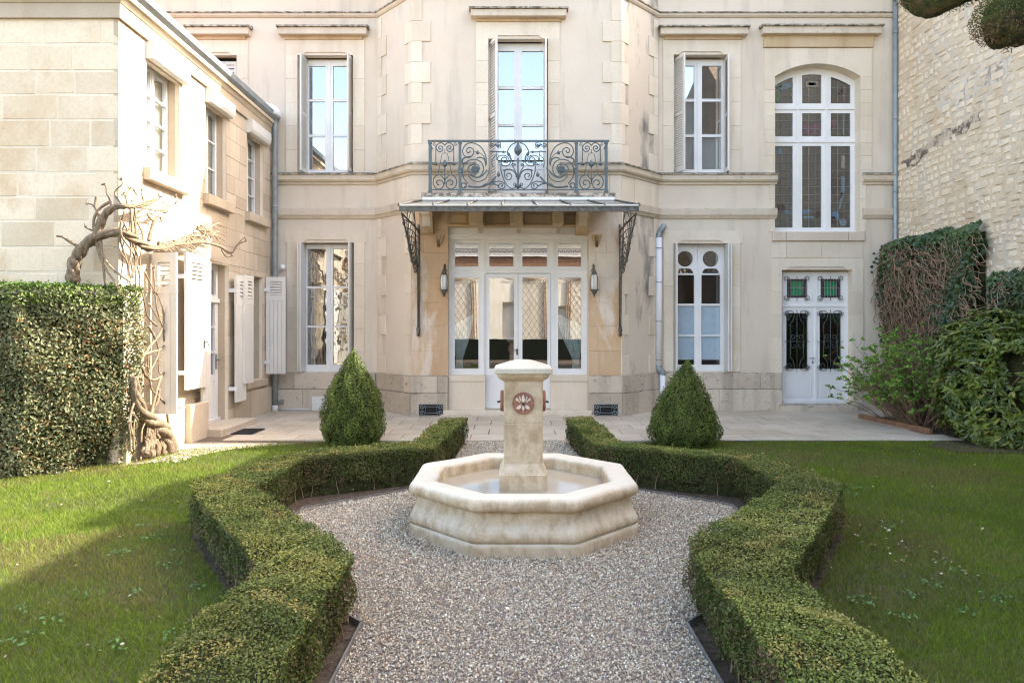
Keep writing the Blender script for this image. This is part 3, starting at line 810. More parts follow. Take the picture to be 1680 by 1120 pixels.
def free_spans(s0, s1, za, zb, holes):
    cuts = sorted((h[0], h[1]) for h in holes if h[2] < zb - 1e-4 and h[3] > za + 1e-4)
    out = []; s = s0
    for a, b_ in cuts:
        if a > s: out.append((s, min(a, s1)))
        s = max(s, b_)
    if s < s1: out.append((s, s1))
    return out
def ashlar(fr, s0, s1, zs, ln, holes, d0, d1, mat, parent, name='stone', c=0.006, g=0.003, jit=0.0, seed=0, djit=0.004, minlen=0.12, offs=None):
    rs = random.Random(seed); k = 0
    Z_ = sorted(set(zs) | {h[2] for h in holes if zs[0] < h[2] < zs[-1] and min(abs(h[2] - z) for z in zs) > 0.06} | {h[3] for h in holes if zs[0] < h[3] < zs[-1] and min(abs(h[3] - z) for z in zs) > 0.06})
    for ri, (za, zb) in enumerate(zip(Z_, Z_[1:])):
        hs = [h for h in holes if min(h[3], zb) - max(h[2], za) > 0.4 * (zb - za)]
        for a, b_ in free_spans(s0, s1, za, zb, hs):
            pos = [a]; p = a + ln * (rs.uniform(0.35, 1.0))
            while p < b_ - minlen * 1.3:
                pos.append(p); p += ln * rs.uniform(0.75, 1.25)
            pos.append(b_)
            for u, v_ in zip(pos, pos[1:]):
                if v_ - u < 0.03: continue
                mb = MB(fr); dj = rs.uniform(-djit, djit)
                mb.stone(u + g, v_ - g, za + g, zb - g, d0 + dj, d1, c, jit)
                mb.build(name, mat, parent); k += 1
    return k

# ---- openings (s0,s1,z0,z1) in the wing plane
def R_(l, r, t, b_, Y): return (X(l, Y), X(r, Y), Z(b_, Y), Z(t, Y))
O_UL = R_(488, 579.7, 91, 285, YW); O_LL = R_(489.5, 581, 398, 610.5, YW); O_FL = R_(335, 389, 91, 285, YW)
O_UR = R_(1105, 1195.4, 90, 285, YW); O_LR = R_(1104.6, 1195.4, 399, 609.6, YW)
O_AR = R_(1271, 1411.5, 79, 380, YW); O_DR = R_(1282, 1397.5, 442.5, 664, YW)
O_BU = R_(801, 899, 64, 318, YB); O_BD = R_(735.5, 965, 372, 686, YB)
w = plate(MB(FW), XL - 3.0, CL[0], 0, WTOP, [O_UL, O_LL, O_FL], 0, 0.32); w.build('wall', M['render'], house)
w = plate(MB(FW), CR[0], XR, 0, WTOP, [O_UR, O_LR, O_AR, O_DR], 0, 0.32); w.build('wall', M['render'], house)
w = plate(MB(FB), BL[0], BR[0], 0, BTOP, [O_BU, (O_BD[0], O_BD[1], -0.1, O_BD[3])], 0, 0.32); w.build('wall', M['render'], house)
w = plate(MB(FAL), 0, FAL.L, 0, BTOP, [], 0, 0.2); w.build('wall', M['render'], house)
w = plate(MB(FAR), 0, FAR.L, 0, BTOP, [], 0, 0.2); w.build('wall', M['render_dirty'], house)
# far ends, roof and dark rooms
mb = MB(); mb.box(XR + 0.002, XR + 0.3, YW + 0.01, 22, 0, WTOP - 0.3); mb.box(XL - 3.3, XL - 3.002, YW + 0.01, 22, 0, WTOP - 0.3); mb.box(XL - 3.0, XR, 21.7, 22, 0, WTOP - 0.3); mb.build('rear_walls', M['render'], house)
mb = MB(); mb.box(XL - 3.2, XR + 0.2, YW - 0.3, 22.2, WTOP + 0.004, WTOP + 0.14); mb.prism([(BL[0] - 0.4, BTOP + 0.003), (BR[0] + 0.4, BTOP + 0.003), (BR[0] + 0.4, BTOP + 0.12), (BL[0] - 0.4, BTOP + 0.12)], YB - 0.3, YW + 2); mb.build('eaves', M['trim'], house)
mb = MB(); a = [mb.V(*p) for p in ((XL - 3.2, YW - 0.3, WTOP + 0.15), (XR + 0.2, YW - 0.3, WTOP + 0.15), (XR + 0.2, 17.5, WTOP + 2.6), (XL - 3.2, 17.5, WTOP + 2.6), (XL - 3.2, 22.2, WTOP + 0.15), (XR + 0.2, 22.2, WTOP + 0.15))]
mb.F(a[0], a[1], a[2], a[3]); mb.F(a[3], a[2], a[5], a[4]); mb.F(a[0], a[3], a[4]); mb.F(a[1], a[5], a[2]); mb.build('roof', M['tile'], house)
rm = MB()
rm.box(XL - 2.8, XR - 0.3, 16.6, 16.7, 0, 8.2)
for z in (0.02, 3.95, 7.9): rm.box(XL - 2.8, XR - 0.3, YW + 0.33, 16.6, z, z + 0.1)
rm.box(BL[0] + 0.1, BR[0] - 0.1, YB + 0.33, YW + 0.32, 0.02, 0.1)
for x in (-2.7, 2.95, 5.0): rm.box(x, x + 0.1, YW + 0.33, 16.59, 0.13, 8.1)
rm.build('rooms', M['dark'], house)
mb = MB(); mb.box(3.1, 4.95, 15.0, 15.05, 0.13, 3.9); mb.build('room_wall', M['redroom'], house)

# ---- string courses
def moulding(path, prof, mat, name, parent=house, ends=(0, 0), label=None):
    """sweep prof [(out, z)...] along plan path; outward is on the right-hand side turned to -y"""
    mb = MB(); P_ = [Vector(p) for p in path]; rings = []
    for i, p in enumerate(P_):
        ns = []
        if i > 0: u = (p - P_[i - 1]).normalized(); ns.append(Vector((u.y, -u.x)))
        if i < len(P_) - 1: u = (P_[i + 1] - p).normalized(); ns.append(Vector((u.y, -u.x)))
        nn = sum(ns, Vector((0, 0))); nn.normalize(); k = 1 / max(0.3, nn.dot(ns[0]))
        rings.append([len(mb.v) + j for j in range(len(prof))])
        for o, z in prof: q = p + nn * (o * k); mb.v.append((q.x, q.y, z))
    for A, B in zip(rings, rings[1:]):
        for j in range(len(prof)):
            l = (j + 1) % len(prof); mb.F(A[l], A[j], B[j], B[l])
    mb.F(*rings[0]); mb.F(*reversed(rings[-1]))
    return mb.build(name, mat, parent, None, label)
zu0, zu1 = Z(29.5, YW), Z(22, YW)
pw = [(XL - 3, YW), CL, BL, BR, CR, (XR, YW)]
moulding(pw, [(-0.02, zu0), (0.02, zu0), (0.045, zu0 + 0.03), (0.05, zu1 - 0.02), (-0.02, zu1 - 0.02)], M['trim'], 'string_course')
moulding(pw, [(-0.02, zu1 - 0.019), (0.07, zu1 - 0.019), (0.07, zu1 + 0.005), (-0.02, zu1 + 0.035)], M['mossy'], 'string_course')
zm0, zm1, zm2 = Z(300.5, YW), Z(297, YW), Z(288, YW)
def mid_string(path):
    moulding(path, [(-0.02, zm0 - 0.03), (0.03, zm0 - 0.03), (0.04, zm0 + 0.02), (-0.02, zm0 + 0.02)], M['trim'], 'string_course')
    moulding(path, [(-0.02, zm0 + 0.021), (0.075, zm0 + 0.021), (0.10, zm0 + 0.05), (0.11, zm2 - 0.01), (-0.02, zm2 - 0.01)], M['trim'], 'string_course')
    moulding(path, [(-0.02, zm2 - 0.009), (0.13, zm2 - 0.009), (0.13, zm2 + 0.012), (0.05, zm2 + 0.045), (-0.02, zm2 + 0.05)], M['mossy'], 'string_course')
mid_string([(XL, YW), CL, BL, (X(781, YB), YB)])
mid_string([(X(918, YB), YB), BR, CR, (X(1273, YW), YW)])
mid_string([(X(1413.5, YW), YW), (X(1463, YW), YW)])
zl0, zl1 = Z(359, YW), Z(343, YW)
def low_string(path):
    moulding(path, [(-0.02, zl0), (0.025, zl0), (0.05, zl0 + 0.04), (0.05, zl0 + 0.06), (-0.02, zl0 + 0.06)], M['trim'], 'string_course')
    moulding(path, [(-0.02, zl0 + 0.061), (0.075, zl0 + 0.061), (0.085, zl1 - 0.01), (0.02, zl1 + 0.015), (-0.02, zl1 + 0.015)], M['trim'], 'string_course')
low_string([(XL, YW), CL, BL, (X(700, YB), YB)])
low_string([(X(1001, YB), YB), BR, CR, (X(1273, YW), YW)])
low_string([(X(1413.5, YW), YW), (X(1463, YW), YW)])

# ---- plinth blocks
zp1, zp0 = Z(637.7, YW), Z(611, YW)
def plinth(fr, s0, s1, holes=(), seed=0, mat='plinth'):
    ashlar(fr, s0, s1, [zp1, zp0], 0.95, holes, -0.045, 0.05, M[mat], house, 'plinth_stone', 0.006, 0.0025, seed=seed, djit=0.002)
    ashlar(fr, s0, s1, [-0.02, zp1], 1.15, holes, -0.07, 0.05, M[mat], house, 'plinth_stone', 0.006, 0.0025, seed=seed + 50, djit=0.002)
plinth(FW, XL, CL[0] - 0.03, seed=1); plinth(FAL, 0.02, FAL.L + 0.02, seed=2)
plinth(FB, BL[0] - 0.02, X(735, YB), seed=3); plinth(FB, X(965.5, YB), BR[0] + 0.02, seed=4)
plinth(FAR, -0.02, FAR.L - 0.02, seed=5); plinth(FW, CR[0] + 0.03, X(1281.5, YW), seed=6); plinth(FW, X(1398, YW), XR, seed=7)

# ---- quoins (raised long and short stones)
def quoins(fr, s_edge, sign, z0, z1, nar, wide, h, start_wide=True, mat='ashlar', proud=0.022):
    z = z1; k = 0; wd = start_wide
    while z > z0 + 0.05:
        za = max(z0, z - h); L = wide if wd else nar
        a, b_ = (s_edge, s_edge + L) if sign > 0 else (s_edge - L, s_edge)
        mb = MB(fr); mb.stone(a, b_, za + 0.0015, z - 0.0015, -proud, 0.03, 0.004); mb.build('quoin', M[mat], house)
        z = za; wd = not wd; k += 1
hq = 0.371
zs_ = Z(35, YB)
for (zt, zb, sw) in ((zs_ + hq * 1.0, zm2 + 0.05, False),):
    quoins(FB, BL[0] - 0.01, 1, zb, zt, 0.19, 0.345, hq, sw); quoins(FB, BR[0] + 0.01, -1, zb, zt, 0.19, 0.345, hq, sw)
    quoins(FAL, FAL.L + 0.01, -1, zb, zt, 0.10, 0.22, hq, sw); quoins(FAR, -0.01, 1, zb, zt, 0.10, 0.22, hq, sw)
    quoins(FAL, 0.03, 1, zb, zt, 0.14, 0.30, hq, sw); quoins(FAR, FAR.L - 0.03, -1, zb, zt, 0.14, 0.30, hq, sw)
zt = zl0 - 0.01
quoins(FAL, 0.03, 1, zp0, zt, 0.14, 0.30, hq, False); quoins(FAR, FAR.L - 0.03, -1, zp0, zt, 0.14, 0.30, hq, False)
quoins(FAL, FAL.L + 0.01, -1, zp0, zt, 0.10, 0.22, hq, False); quoins(FAR, -0.01, 1, zp0, zt, 0.10, 0.22, hq, False)
# apron blocks between the two strings on the bay
for fr, a, b_ in ((FAL, 0.03, FAL.L), (FAR, 0.0, FAR.L - 0.03)):
    ashlar(fr, a, b_, [zl1 + 0.016, zm0 - 0.031], 0.6, [], -0.012, 0.03, M['ashlar'], house, 'stone', 0.004, 0.002, seed=9)
ashlar(FB, BL[0], X(735, YB), [zl1 + 0.016, zm0 - 0.031], 0.6, [], -0.012, 0.03, M['ashlar'], house, 'stone', 0.004, 0.002, seed=10)
ashlar(FB, X(965, YB), BR[0], [zl1 + 0.016, zm0 - 0.031], 0.6, [], -0.012, 0.03, M['ashlar'], house, 'stone', 0.004, 0.002, seed=11)
# ochre piers either side of the glazed front
ashlar(FB, BL[0] + 0.0, X(735, YB), [zp0 + 0.001, 1.18, 1.62, 2.05, 2.5, 2.95, 3.35, zl1], 0.36, [], -0.014, 0.03, M['pier'], house, 'pier_stone', 0.003, 0.0015, seed=12, minlen=0.2)
ashlar(FB, X(965.5, YB), BR[0] - 0.0, [zp0 + 0.001, 1.18, 1.62, 2.05, 2.5, 2.95, 3.35, zl1], 0.36, [], -0.014, 0.03, M['pier'], house, 'pier_stone', 0.003, 0.0015, seed=13, minlen=0.2)

# ---- window surrounds
def surround(fr, O, Y, l, r, top, head=None, band=None, seed=0, hj=0.43, blocks=True, mat='ashlar'):
    """jamb stones at both sides of opening O out to pixel columns l, r; lintel up to pixel row top"""
    z0, z1 = O[2], O[3]; zt = Z(top, Y); xl, xr = X(l, Y), X(r, Y); ov = 0.003
    n = max(1, round((z1 - z0) / hj)) if blocks else 1
    for a, b_ in ((xl, O[0] + ov), (O[1] - ov, xr)):
        for i in range(n):
            za, zb = z0 + (z1 - z0) * i / n, z0 + (z1 - z0) * (i + 1) / n
            mb = MB(fr); mb.stone(a, b_, za + 0.001, zb - 0.001, -0.018, 0.28, 0.003); mb.build('jamb_stone', M[mat], house)
    # lintel with a raised segmental recess
    xa, xb = (X(band[0], Y), X(band[1], Y)) if band else (xl, xr)
    zb_ = Z(band[2], Y) if band else z1
    c = 0.10
    rise = 0.055
    pts = [(xa, z1 - 0.002), (O[0], z1 - 0.002), (O[0] + c, z1 - 0.002), (O[0] + c + 0.07, z1 + rise), (O[1] - c - 0.07, z1 + rise), (O[1] - c, z1 - 0.002), (O[1], z1 - 0.002), (xb, z1 - 0.002), (xb, zt), (xa, zt)]
    mb = MB(fr); mb.prism(pts, -0.018, 0.14); mb.build('lintel', M[mat], house)
    mb = MB(fr); mb.prism([(O[0] + c, z1 + 0.0), (O[1] - c, z1 + 0.0), (O[1] - c - 0.07, z1 + rise + 0.02), (O[0] + c + 0.07, z1 + rise + 0.02)], 0.142, 0.26); mb.build('lintel', M['ochre'], house)
def hood(fr, Y, l, r, t, b_, seed=0):
    """projecting window hood: bed mould, fascia and lichen covered top"""
    xl, xr = X(l, Y), X(r, Y); zt, zb = Z(t, Y), Z(b_, Y); h = zt - zb
    mb = MB(fr); mb.box(xl + 0.13, xr - 0.13, -0.045, 0.02, zb, zb + h * 0.25); mb.build('hood_bed', M['ochre'], house)
    n = 1 if xr - xl < 1.9 else 3
    for i in range(n):
        xa, xb = xl + 0.035 + (xr - xl - 0.07) * i / n, xl + 0.035 + (xr - xl - 0.07) * (i + 1) / n
        mb = MB(fr); mb.stone(xa + 0.001, xb - 0.001, zb + h * 0.252, zb + h * 0.80, -0.145, 0.02, 0.006); mb.build('hood_stone', M['trim'], house)
    mb = MB(fr)
    a = [(xl, -0.18, zb + h * 0.805), (xr, -0.18, zb + h * 0.805), (xr, 0.02, zb + h * 0.805), (xl, 0.02, zb + h * 0.805), (xl, -0.18, zb + h * 0.93), (xr, -0.18, zb + h * 0.93), (xr - 0.0, 0.02, zt + 0.02), (xl + 0.0, 0.02, zt + 0.02)]
    i = [mb.V(*p) for p in a]
    mb.F(i[0], i[1], i[5], i[4]); mb.F(i[4], i[5], i[6], i[7]); mb.F(i[3], i[2], i[1], i[0]); mb.F(i[0], i[4], i[7], i[3]); mb.F(i[1], i[2], i[6], i[5]); mb.F(i[2], i[3], i[7], i[6])
    mb.build('hood_top', M['mossy'], house)
surround(FW, O_UL, YW, 469.5, 598.5, 66); hood(FW, YW, 457.6, 606.4, 46, 66)
surround(FW, O_FL, YW, 320, 407, 66); hood(FW, YW, 308, 415, 46, 66)
surround(FW, O_UR, YW, 1087.5, 1215, 66); hood(FW, YW, 1078.6, 1226.8, 46.4, 66)
surround(FB, O_BU, YB, 781, 918, 37); hood(FB, YB, 770, 931.5, 16.7, 37)
surround(FW, O_LL, YW, 471, 598.5, 379.5, band=(468, 602, 402)); surround(FW, O_LR, YW, 1088, 1214.5, 379, band=(1088, 1218.5, 403), seed=3)
surround(FW, O_DR, YW, 1265, 1416, 424, seed=5)
# arched window: jambs, arch, frieze, sill and the blocks between it and the door
xa0, xa1 = X(1253.6, YW), X(1429.7, YW); zsp = Z(126, YW); zap = Z(105, YW)
for a, b_ in ((xa0, O_AR[0] + 0.003), (O_AR[1] - 0.003, xa1)):
    n = 8; zb0 = Z(300, YW)
    for i in range(n):
        za, zb = zb0 + (zsp - zb0) * i / n, zb0 + (zsp - zb0) * (i + 1) / n
        mb = MB(FW); mb.stone(a, b_, za + 0.001, zb - 0.001, -0.018, 0.24, 0.003); mb.build('jamb_stone', M['ashlar'], house)
for a, b_ in ((X(1262, YW), O_AR[0] + 0.003), (O_AR[1] - 0.003, X(1420, YW))):
    for i in range(3):
        za, zb = O_AR[2] + (Z(300, YW) - O_AR[2]) * i / 3, O_AR[2] + (Z(300, YW) - O_AR[2]) * (i + 1) / 3
        mb = MB(FW); mb.stone(a, b_, za + 0.001, zb - 0.001, -0.012, 0.24, 0.003); mb.build('jamb_stone', M['ashlar'], house)
xm = (O_AR[0] + O_AR[1]) / 2; hw = (O_AR[1] - O_AR[0]) / 2 + 0.0; rise = zap - zsp
Rarc = (hw * hw + rise * rise) / (2 * rise); zc_ = zap - Rarc; th = math.asin(hw / Rarc)
nv = 5; zt_ = Z(79.5, YW)
for i in range(nv):   # voussoirs of the segmental head
    t0, t1 = -th + 2 * th * i / nv, -th + 2 * th * (i + 1) / nv
    pts = [(xm + Rarc * math.sin(t), zc_ + Rarc * math.cos(t)) for t in np.linspace(t0, t1, 6)]
    sp = 1.55
    xo1 = xa1 if i == nv - 1 else xm + (pts[-1][0] - xm) * 1.12; xo0 = xa0 if i == 0 else xm + (pts[0][0] - xm) * 1.12
    poly = pts + ([(xa1, pts[-1][1])] if i == nv - 1 else []) + [(xo1 - 0.001, zt_), (xo0 + 0.001, zt_)] + ([(xa0, pts[0][1])] if i == 0 else [])
    mb = MB(FW); mb.prism(poly, -0.018, 0.24); mb.build('voussoir', M['ashlar'], house)
mb = MB(FW); mb.stone(X(1252, YW), X(1431, YW), Z(79, YW), Z(65, YW), -0.05, 0.03, 0.005); mb.build('frieze', M['ochre'], house)
hood(FW, YW, 1245, 1443.6, 44.6, 65)
for a, b_ in ((1266, 1288), (1289, 1390.5), (1391.5, 1417)):
    mb = MB(FW); mb.stone(X(a, YW), X(b_, YW), Z(395.5, YW), Z(381, YW), -0.05, 0.2, 0.008); mb.build('sill_stone', M['trim'], house)
ashlar(FW, X(1266, YW), X(1416, YW), [Z(423.5, YW), Z(396.5, YW)], 0.62, [], -0.012, 0.04, M['ashlar'], house, 'stone', 0.004, 0.002, seed=21)

# ---- joinery
def leafline(mb, s0, s1, z0, z1, d, t=0.012, p=0.010):
    """thin raised bead round a sash"""
    for a in ((s0, s1, z0, z0 + t), (s0, s1, z1 - t, z1), (s0, s0 + t, z0 + t, z1 - t), (s1 - t, s1, z0 + t, z1 - t)):
        mb.box(a[0], a[1], d - p, d + 0.002, a[2], a[3])
def joinery(parent, fr, Y, box, holes, mat='wpaint', glass='glass', dep=0.19, name='window', label=None, beads=True, knob=None, groove=None, thick=0.05, fill=None):
    """box & holes in pixels (l,r,t,b) at plane Y+dep; frame with panes"""
    Yf = Y + dep
    B = R_(*box, Yf); H = [R_(*h, Yf) for h in holes]
    mb = plate(MB(fr), B[0], B[1], B[2], B[3], H, dep, dep + thick)
    for h in H if beads else []:   # glazing rebate
        t = 0.010
        for a in ((h[0] - t, h[1] + t, h[2] - t, h[2]), (h[0] - t, h[1] + t, h[3], h[3] + t), (h[0] - t, h[0], h[2], h[3]), (h[1], h[1] + t, h[2], h[3])):
            mb.box(a[0], a[1], dep - 0.007, dep + 0.003, a[2], a[3])
    for g in groove or []:
        q = R_(*g, Yf); mb.box(q[0], q[1], dep - 0.018, dep + 0.002, q[2], q[3])
    w_ = mb.build(name, M[mat], parent, None, label)
    if fill:
        o = fill; f_ = plate(MB(fr), o[0] - 0.004, o[1] + 0.004, max(o[2] - 0.004, -0.02), o[3] + 0.09, [(B[0] + .004, B[1] - .004, B[2] + .004, B[3] - .004)], dep + 0.012, dep + 0.05)
        f_.build('reveal_stone', M['ochre' if dep < .17 else 'trim'], parent)
    for h in H:
        p = MB(fr); i = [p.V(h[0] - 0.004, dep + 0.022, h[2] - 0.004), p.V(h[1] + 0.004, dep + 0.022, h[2] - 0.004), p.V(h[1] + 0.004, dep + 0.022, h[3] + 0.004), p.V(h[0] - 0.004, dep + 0.022, h[3] + 0.004)]
        p.F(*i); p.build('pane', M[glass], w_)
    return w_
LOCW = {}
def shutter_leaf(parent, A, B_, z0, z1, mat='shutter', slats=0, planks=0, louv=None, thick=0.03, knob=True, nm='shutter', louvmat=None):
    """shutter leaf between two plan points; fully louvred (slats) or boarded with a louvred head"""
    fr = Fr(A, B_); L = fr.L; mb = MB(fr); t = thick / 2; st = min(0.045, L * 0.2)
    if slats:
        mb.box(0, st, -t, t, z0, z1); mb.box(L - st, L, -t, t, z0, z1)
        mb.box(st, L - st, -t, t, z0, z0 + 0.08); mb.box(st, L - st, -t, t, z1 - 0.06, z1); mb.box(st, L - st, -t, t, (z0 + z1) / 2 - 0.03, (z0 + z1) / 2 + 0.03)
        n = slats; h = (z1 - z0 - 0.14) / n
        for i in range(n):
            z = z0 + 0.08 + h * (i + 0.5)
            a = [mb.V(st, -t * 0.9, z - h * 0.42), mb.V(L - st, -t * 0.9, z - h * 0.42), mb.V(L - st, t * 0.9, z + h * 0.42), mb.V(st, t * 0.9, z + h * 0.42)]
            b_ = [mb.V(st, -t * 0.9, z - h * 0.42 + 0.006), mb.V(L - st, -t * 0.9, z - h * 0.42 + 0.006), mb.V(L - st, t * 0.9, z + h * 0.42 + 0.006), mb.V(st, t * 0.9, z + h * 0.42 + 0.006)]
            mb.F(*reversed(a)); mb.F(*b_); mb.F(a[0], a[1], b_[1], b_[0]); mb.F(a[2], a[3], b_[3], b_[2])
        return mb.build(nm, M[mat], parent)
    if planks:
        n = planks; w_ = L / n
        if louv:
            l0, l1, v0, v1 = louv    # louvre opening fractions and heights below top
            hz0, hz1 = z1 - v1, z1 - v0
            plate(mb, 0, L, z1 - v1 - 0.10, z1, [(L * l0, L * l1, hz0, hz1)], -t - 0.004, t + 0.004)
            zt = z1 - v1 - 0.1005
        else: zt = z1
        for i in range(n):
            mb.box(i * w_ + (0.0025 if i else 0), (i + 1) * w_ - (0.0025 if i < n - 1 else 0), -t, t, z0, zt)
        mb.box(0.006, L - 0.006, -t * 0.4, t * 0.4, z0 + 0.004, zt)
        sh = mb.build(nm, M[mat], parent)
        if louv:
            k = 5; h = (hz1 - hz0) / k
            for i in range(k):
                m2 = MB(fr); z = hz0 + h * (i + 0.5)
                a = [(L * l0, -t * 1.15, z - h * 0.35), (L * l1, -t * 1.15, z - h * 0.35), (L * l1, t * 1.0, z + h * 0.40), (L * l0, t * 1.0, z + h * 0.40)]
                q = [m2.V(*p) for p in a] + [m2.V(p[0], p[1], p[2] + 0.008) for p in a]
                m2.F(q[3], q[2], q[1], q[0]); m2.F(q[4], q[5], q[6], q[7]); m2.F(q[0], q[1], q[5], q[4]); m2.F(q[2], q[3], q[7], q[6])
                if 'category' in parent.keys(): m2.build('louvre_slat', M[mat], sh)
                else: m2.build('louvre_slat', M[mat], parent)
        return sh
    mb.box(0, L, -t, t, z0, z1)
    return mb.build(nm, M[mat], parent)

def three_rows(l1, r1, l2, r2, rows): return [(l1, r1, t, b_) for t, b_ in rows] + [(l2, r2, t, b_) for t, b_ in rows]
# upper left window
wu = joinery(house, FW, YW, (505, 571.5, 99, 285.5), three_rows(505.8 + 1, 533.5, 546.5, 570, [(108.7, 163), (167, 221), (224.7, 278.8)]), fill=O_UL, groove=[(538.5, 541.5, 104, 283)])
shutter_leaf(wu, (-4.01, 13.36), (-4.035, 13.02), O_UL[2] + 0.03, Z(93, 13.18), slats=46); shutter_leaf(wu, (-3.10, 13.36), (-3.135, 13.02), O_UL[2] + 0.03, Z(93, 13.18), slats=46)
# upper right window
wu = joinery(house, FW, YW, (1119, 1187.5, 99, 284), three_rows(1120.5, 1139, 1151.5, 1183.6, [(108.2, 162.5), (167, 220.5), (225, 278)]), fill=O_UR, groove=[(1143.8, 1146.6, 103, 282)])
shutter_leaf(wu, (3.15, 13.34), (3.29, 13.0), O_UR[2] + 0.03, Z(93, 13.18), slats=46); shutter_leaf(wu, (4.165, 13.36), (4.14, 13.04), O_UR[2] + 0.03, Z(93, 13.18), slats=46)
mb = MB(FW); q = R_(1139, 1184, 225, 282, YW + 0.3); mb.box(q[0], q[1], 0.30, 0.31, q[2], q[3]); q = R_(1119, 1146, 100, 282, YW + 0.3); mb.box(q[0], q[1], 0.315, 0.325, q[2], q[3]); mb.build('net_curtain', M['panelw'], wu)
# far left upper window with closed louvred shutters
Yf = YW + 0.12
mb = MB(FW); mb.box(O_FL[0] - 0.02, O_FL[1] + 0.02, 0.18, 0.2, O_FL[2], O_FL[3]); wf = mb.build('window', M['void'], house)
for a, b_ in ((336, 367.5), (368.5, 388.5)):
    shutter_leaf(wf, (X(a, Yf), Yf), (X(b_, Yf), Yf), O_FL[2] + 0.02, O_FL[3] - 0.08, slats=26)
# balcony door
bd = joinery(house, FB, YB, (815, 895.5, 72, 318), [(816.8, 843.4, 84.4, 142), (816.8, 843.4, 146.4, 203.5), (816.8, 843.4, 207.2, 271), (856.3, 891.5, 84.4, 142), (856.3, 891.5, 146.4, 203.5), (856.3, 891.5, 207.2, 271)], fill=O_BU, groove=[(848.5, 851.5, 78, 316)], name='balcony_door')
shutter_leaf(bd, (X(801.5, 12.5) , 12.5), (X(815, 12.14), 12.14), O_BU[2] + 0.03, O_BU[3] - 0.03, slats=50); shutter_leaf(bd, (0.635, 12.5), (0.605, 12.2), O_BU[2] + 0.03, O_BU[3] - 0.03, slats=50)
q = R_(818, 846, 278, 313, YB + 0.19); mb = MB(FB); leafline(mb, q[0], q[1], q[2], q[3], 0.19); mb.build('panel_moulding', M['wpaint'], bd); mb = MB(FB); q = R_(854, 892, 278, 313, YB + 0.19); leafline(mb, q[0], q[1], q[2], q[3], 0.19); mb.build('panel_moulding', M['wpaint'], bd)
# lower left window
wl = joinery(house, FW, YW, (499.5, 575, 401, 609.5), three_rows(504.3, 535.6, 546.3, 574, [(408.2, 469.5), (473, 534), (537.2, 598)]), glass='oldglass', fill=O_LL, groove=[(539.5, 542.5, 404, 606)])
shutter_leaf(wl, (-4.075, 13.36), (-4.10, 13.06), O_LL[2] + 0.01, O_LL[3] - 0.01); shutter_leaf(wl, (-4.045, 13.36), (-4.06, 13.08), O_LL[2] + 0.01, O_LL[3] - 0.01); shutter_leaf(wl, (-3.10, 13.36), (-3.12, 13.04), O_LL[2] + 0.01, O_LL[3] - 0.01)
# scrollwork grille behind its glass
gr = MB()
def gt(px, py, Y): return P(px, py, Y)
Yg = YW + 0.29
for (cx_, cw) in ((519, 13.5), (560, 13)):
    for i in range(6):
        x = cx_ - cw + 2 * cw * i / 5; top = 430 if abs(x - cx_) < cw * .75 else 412
        gr.tube([gt(x, top, Yg), gt(x, 600, Yg)], 0.005, 4, caps=False)
    gr.tube([gt(cx_ + 11 * math.cos(a), 425 + 14 * math.sin(a), Yg) for a in np.linspace(0, 2 * math.pi, 18, endpoint=False)], 0.006, 4, closed=True)
    for dx in (-4, 0, 4): gr.tube([gt(cx_ + dx, 415, Yg), gt(cx_ + dx, 436, Yg)], 0.005, 4, caps=False)
    for s in (-1, 1):
        gr.tube([gt(cx_ + s * (8 + (5 - 4 * t) * math.cos(t * 9)) , 447 + (5 - 4 * t) * math.sin(t * 9), Yg) for t in np.linspace(0, 1, 16)], 0.005, 4, caps=False)
        for a in (-1, 1): gr.tube([gt(cx_ + s * 7, 425 + a * 9, Yg), gt(cx_ + s * 13, 425 + a * 17, Yg)], 0.005, 4, caps=False)
    for k_ in range(4): 
        for t0 in (480, 508, 540, 566): gr.tube([gt(cx_ - cw + 2 * cw * (k_ + .5) / 4.0 + 2.4 * math.cos(a), t0 + 6 * math.sin(a), Yg) for a in np.linspace(0, 2 * math.pi, 8, endpoint=False)], 0.004, 3, closed=True)
gr.build('scroll_grille', M['lampglass'], wl)
# lower right window with round lights
Yf = YW + 0.19
rows = [(451, 498), (501.6, 549), (551.5, 598)]
wr = joinery(house, FW, YW, (1109, 1188, 449.2, 608.5), three_rows(1110.5, 1139, 1150.6, 1181.5, rows), glass='clearglass', groove=[(1143.4, 1146.2, 450, 606)])
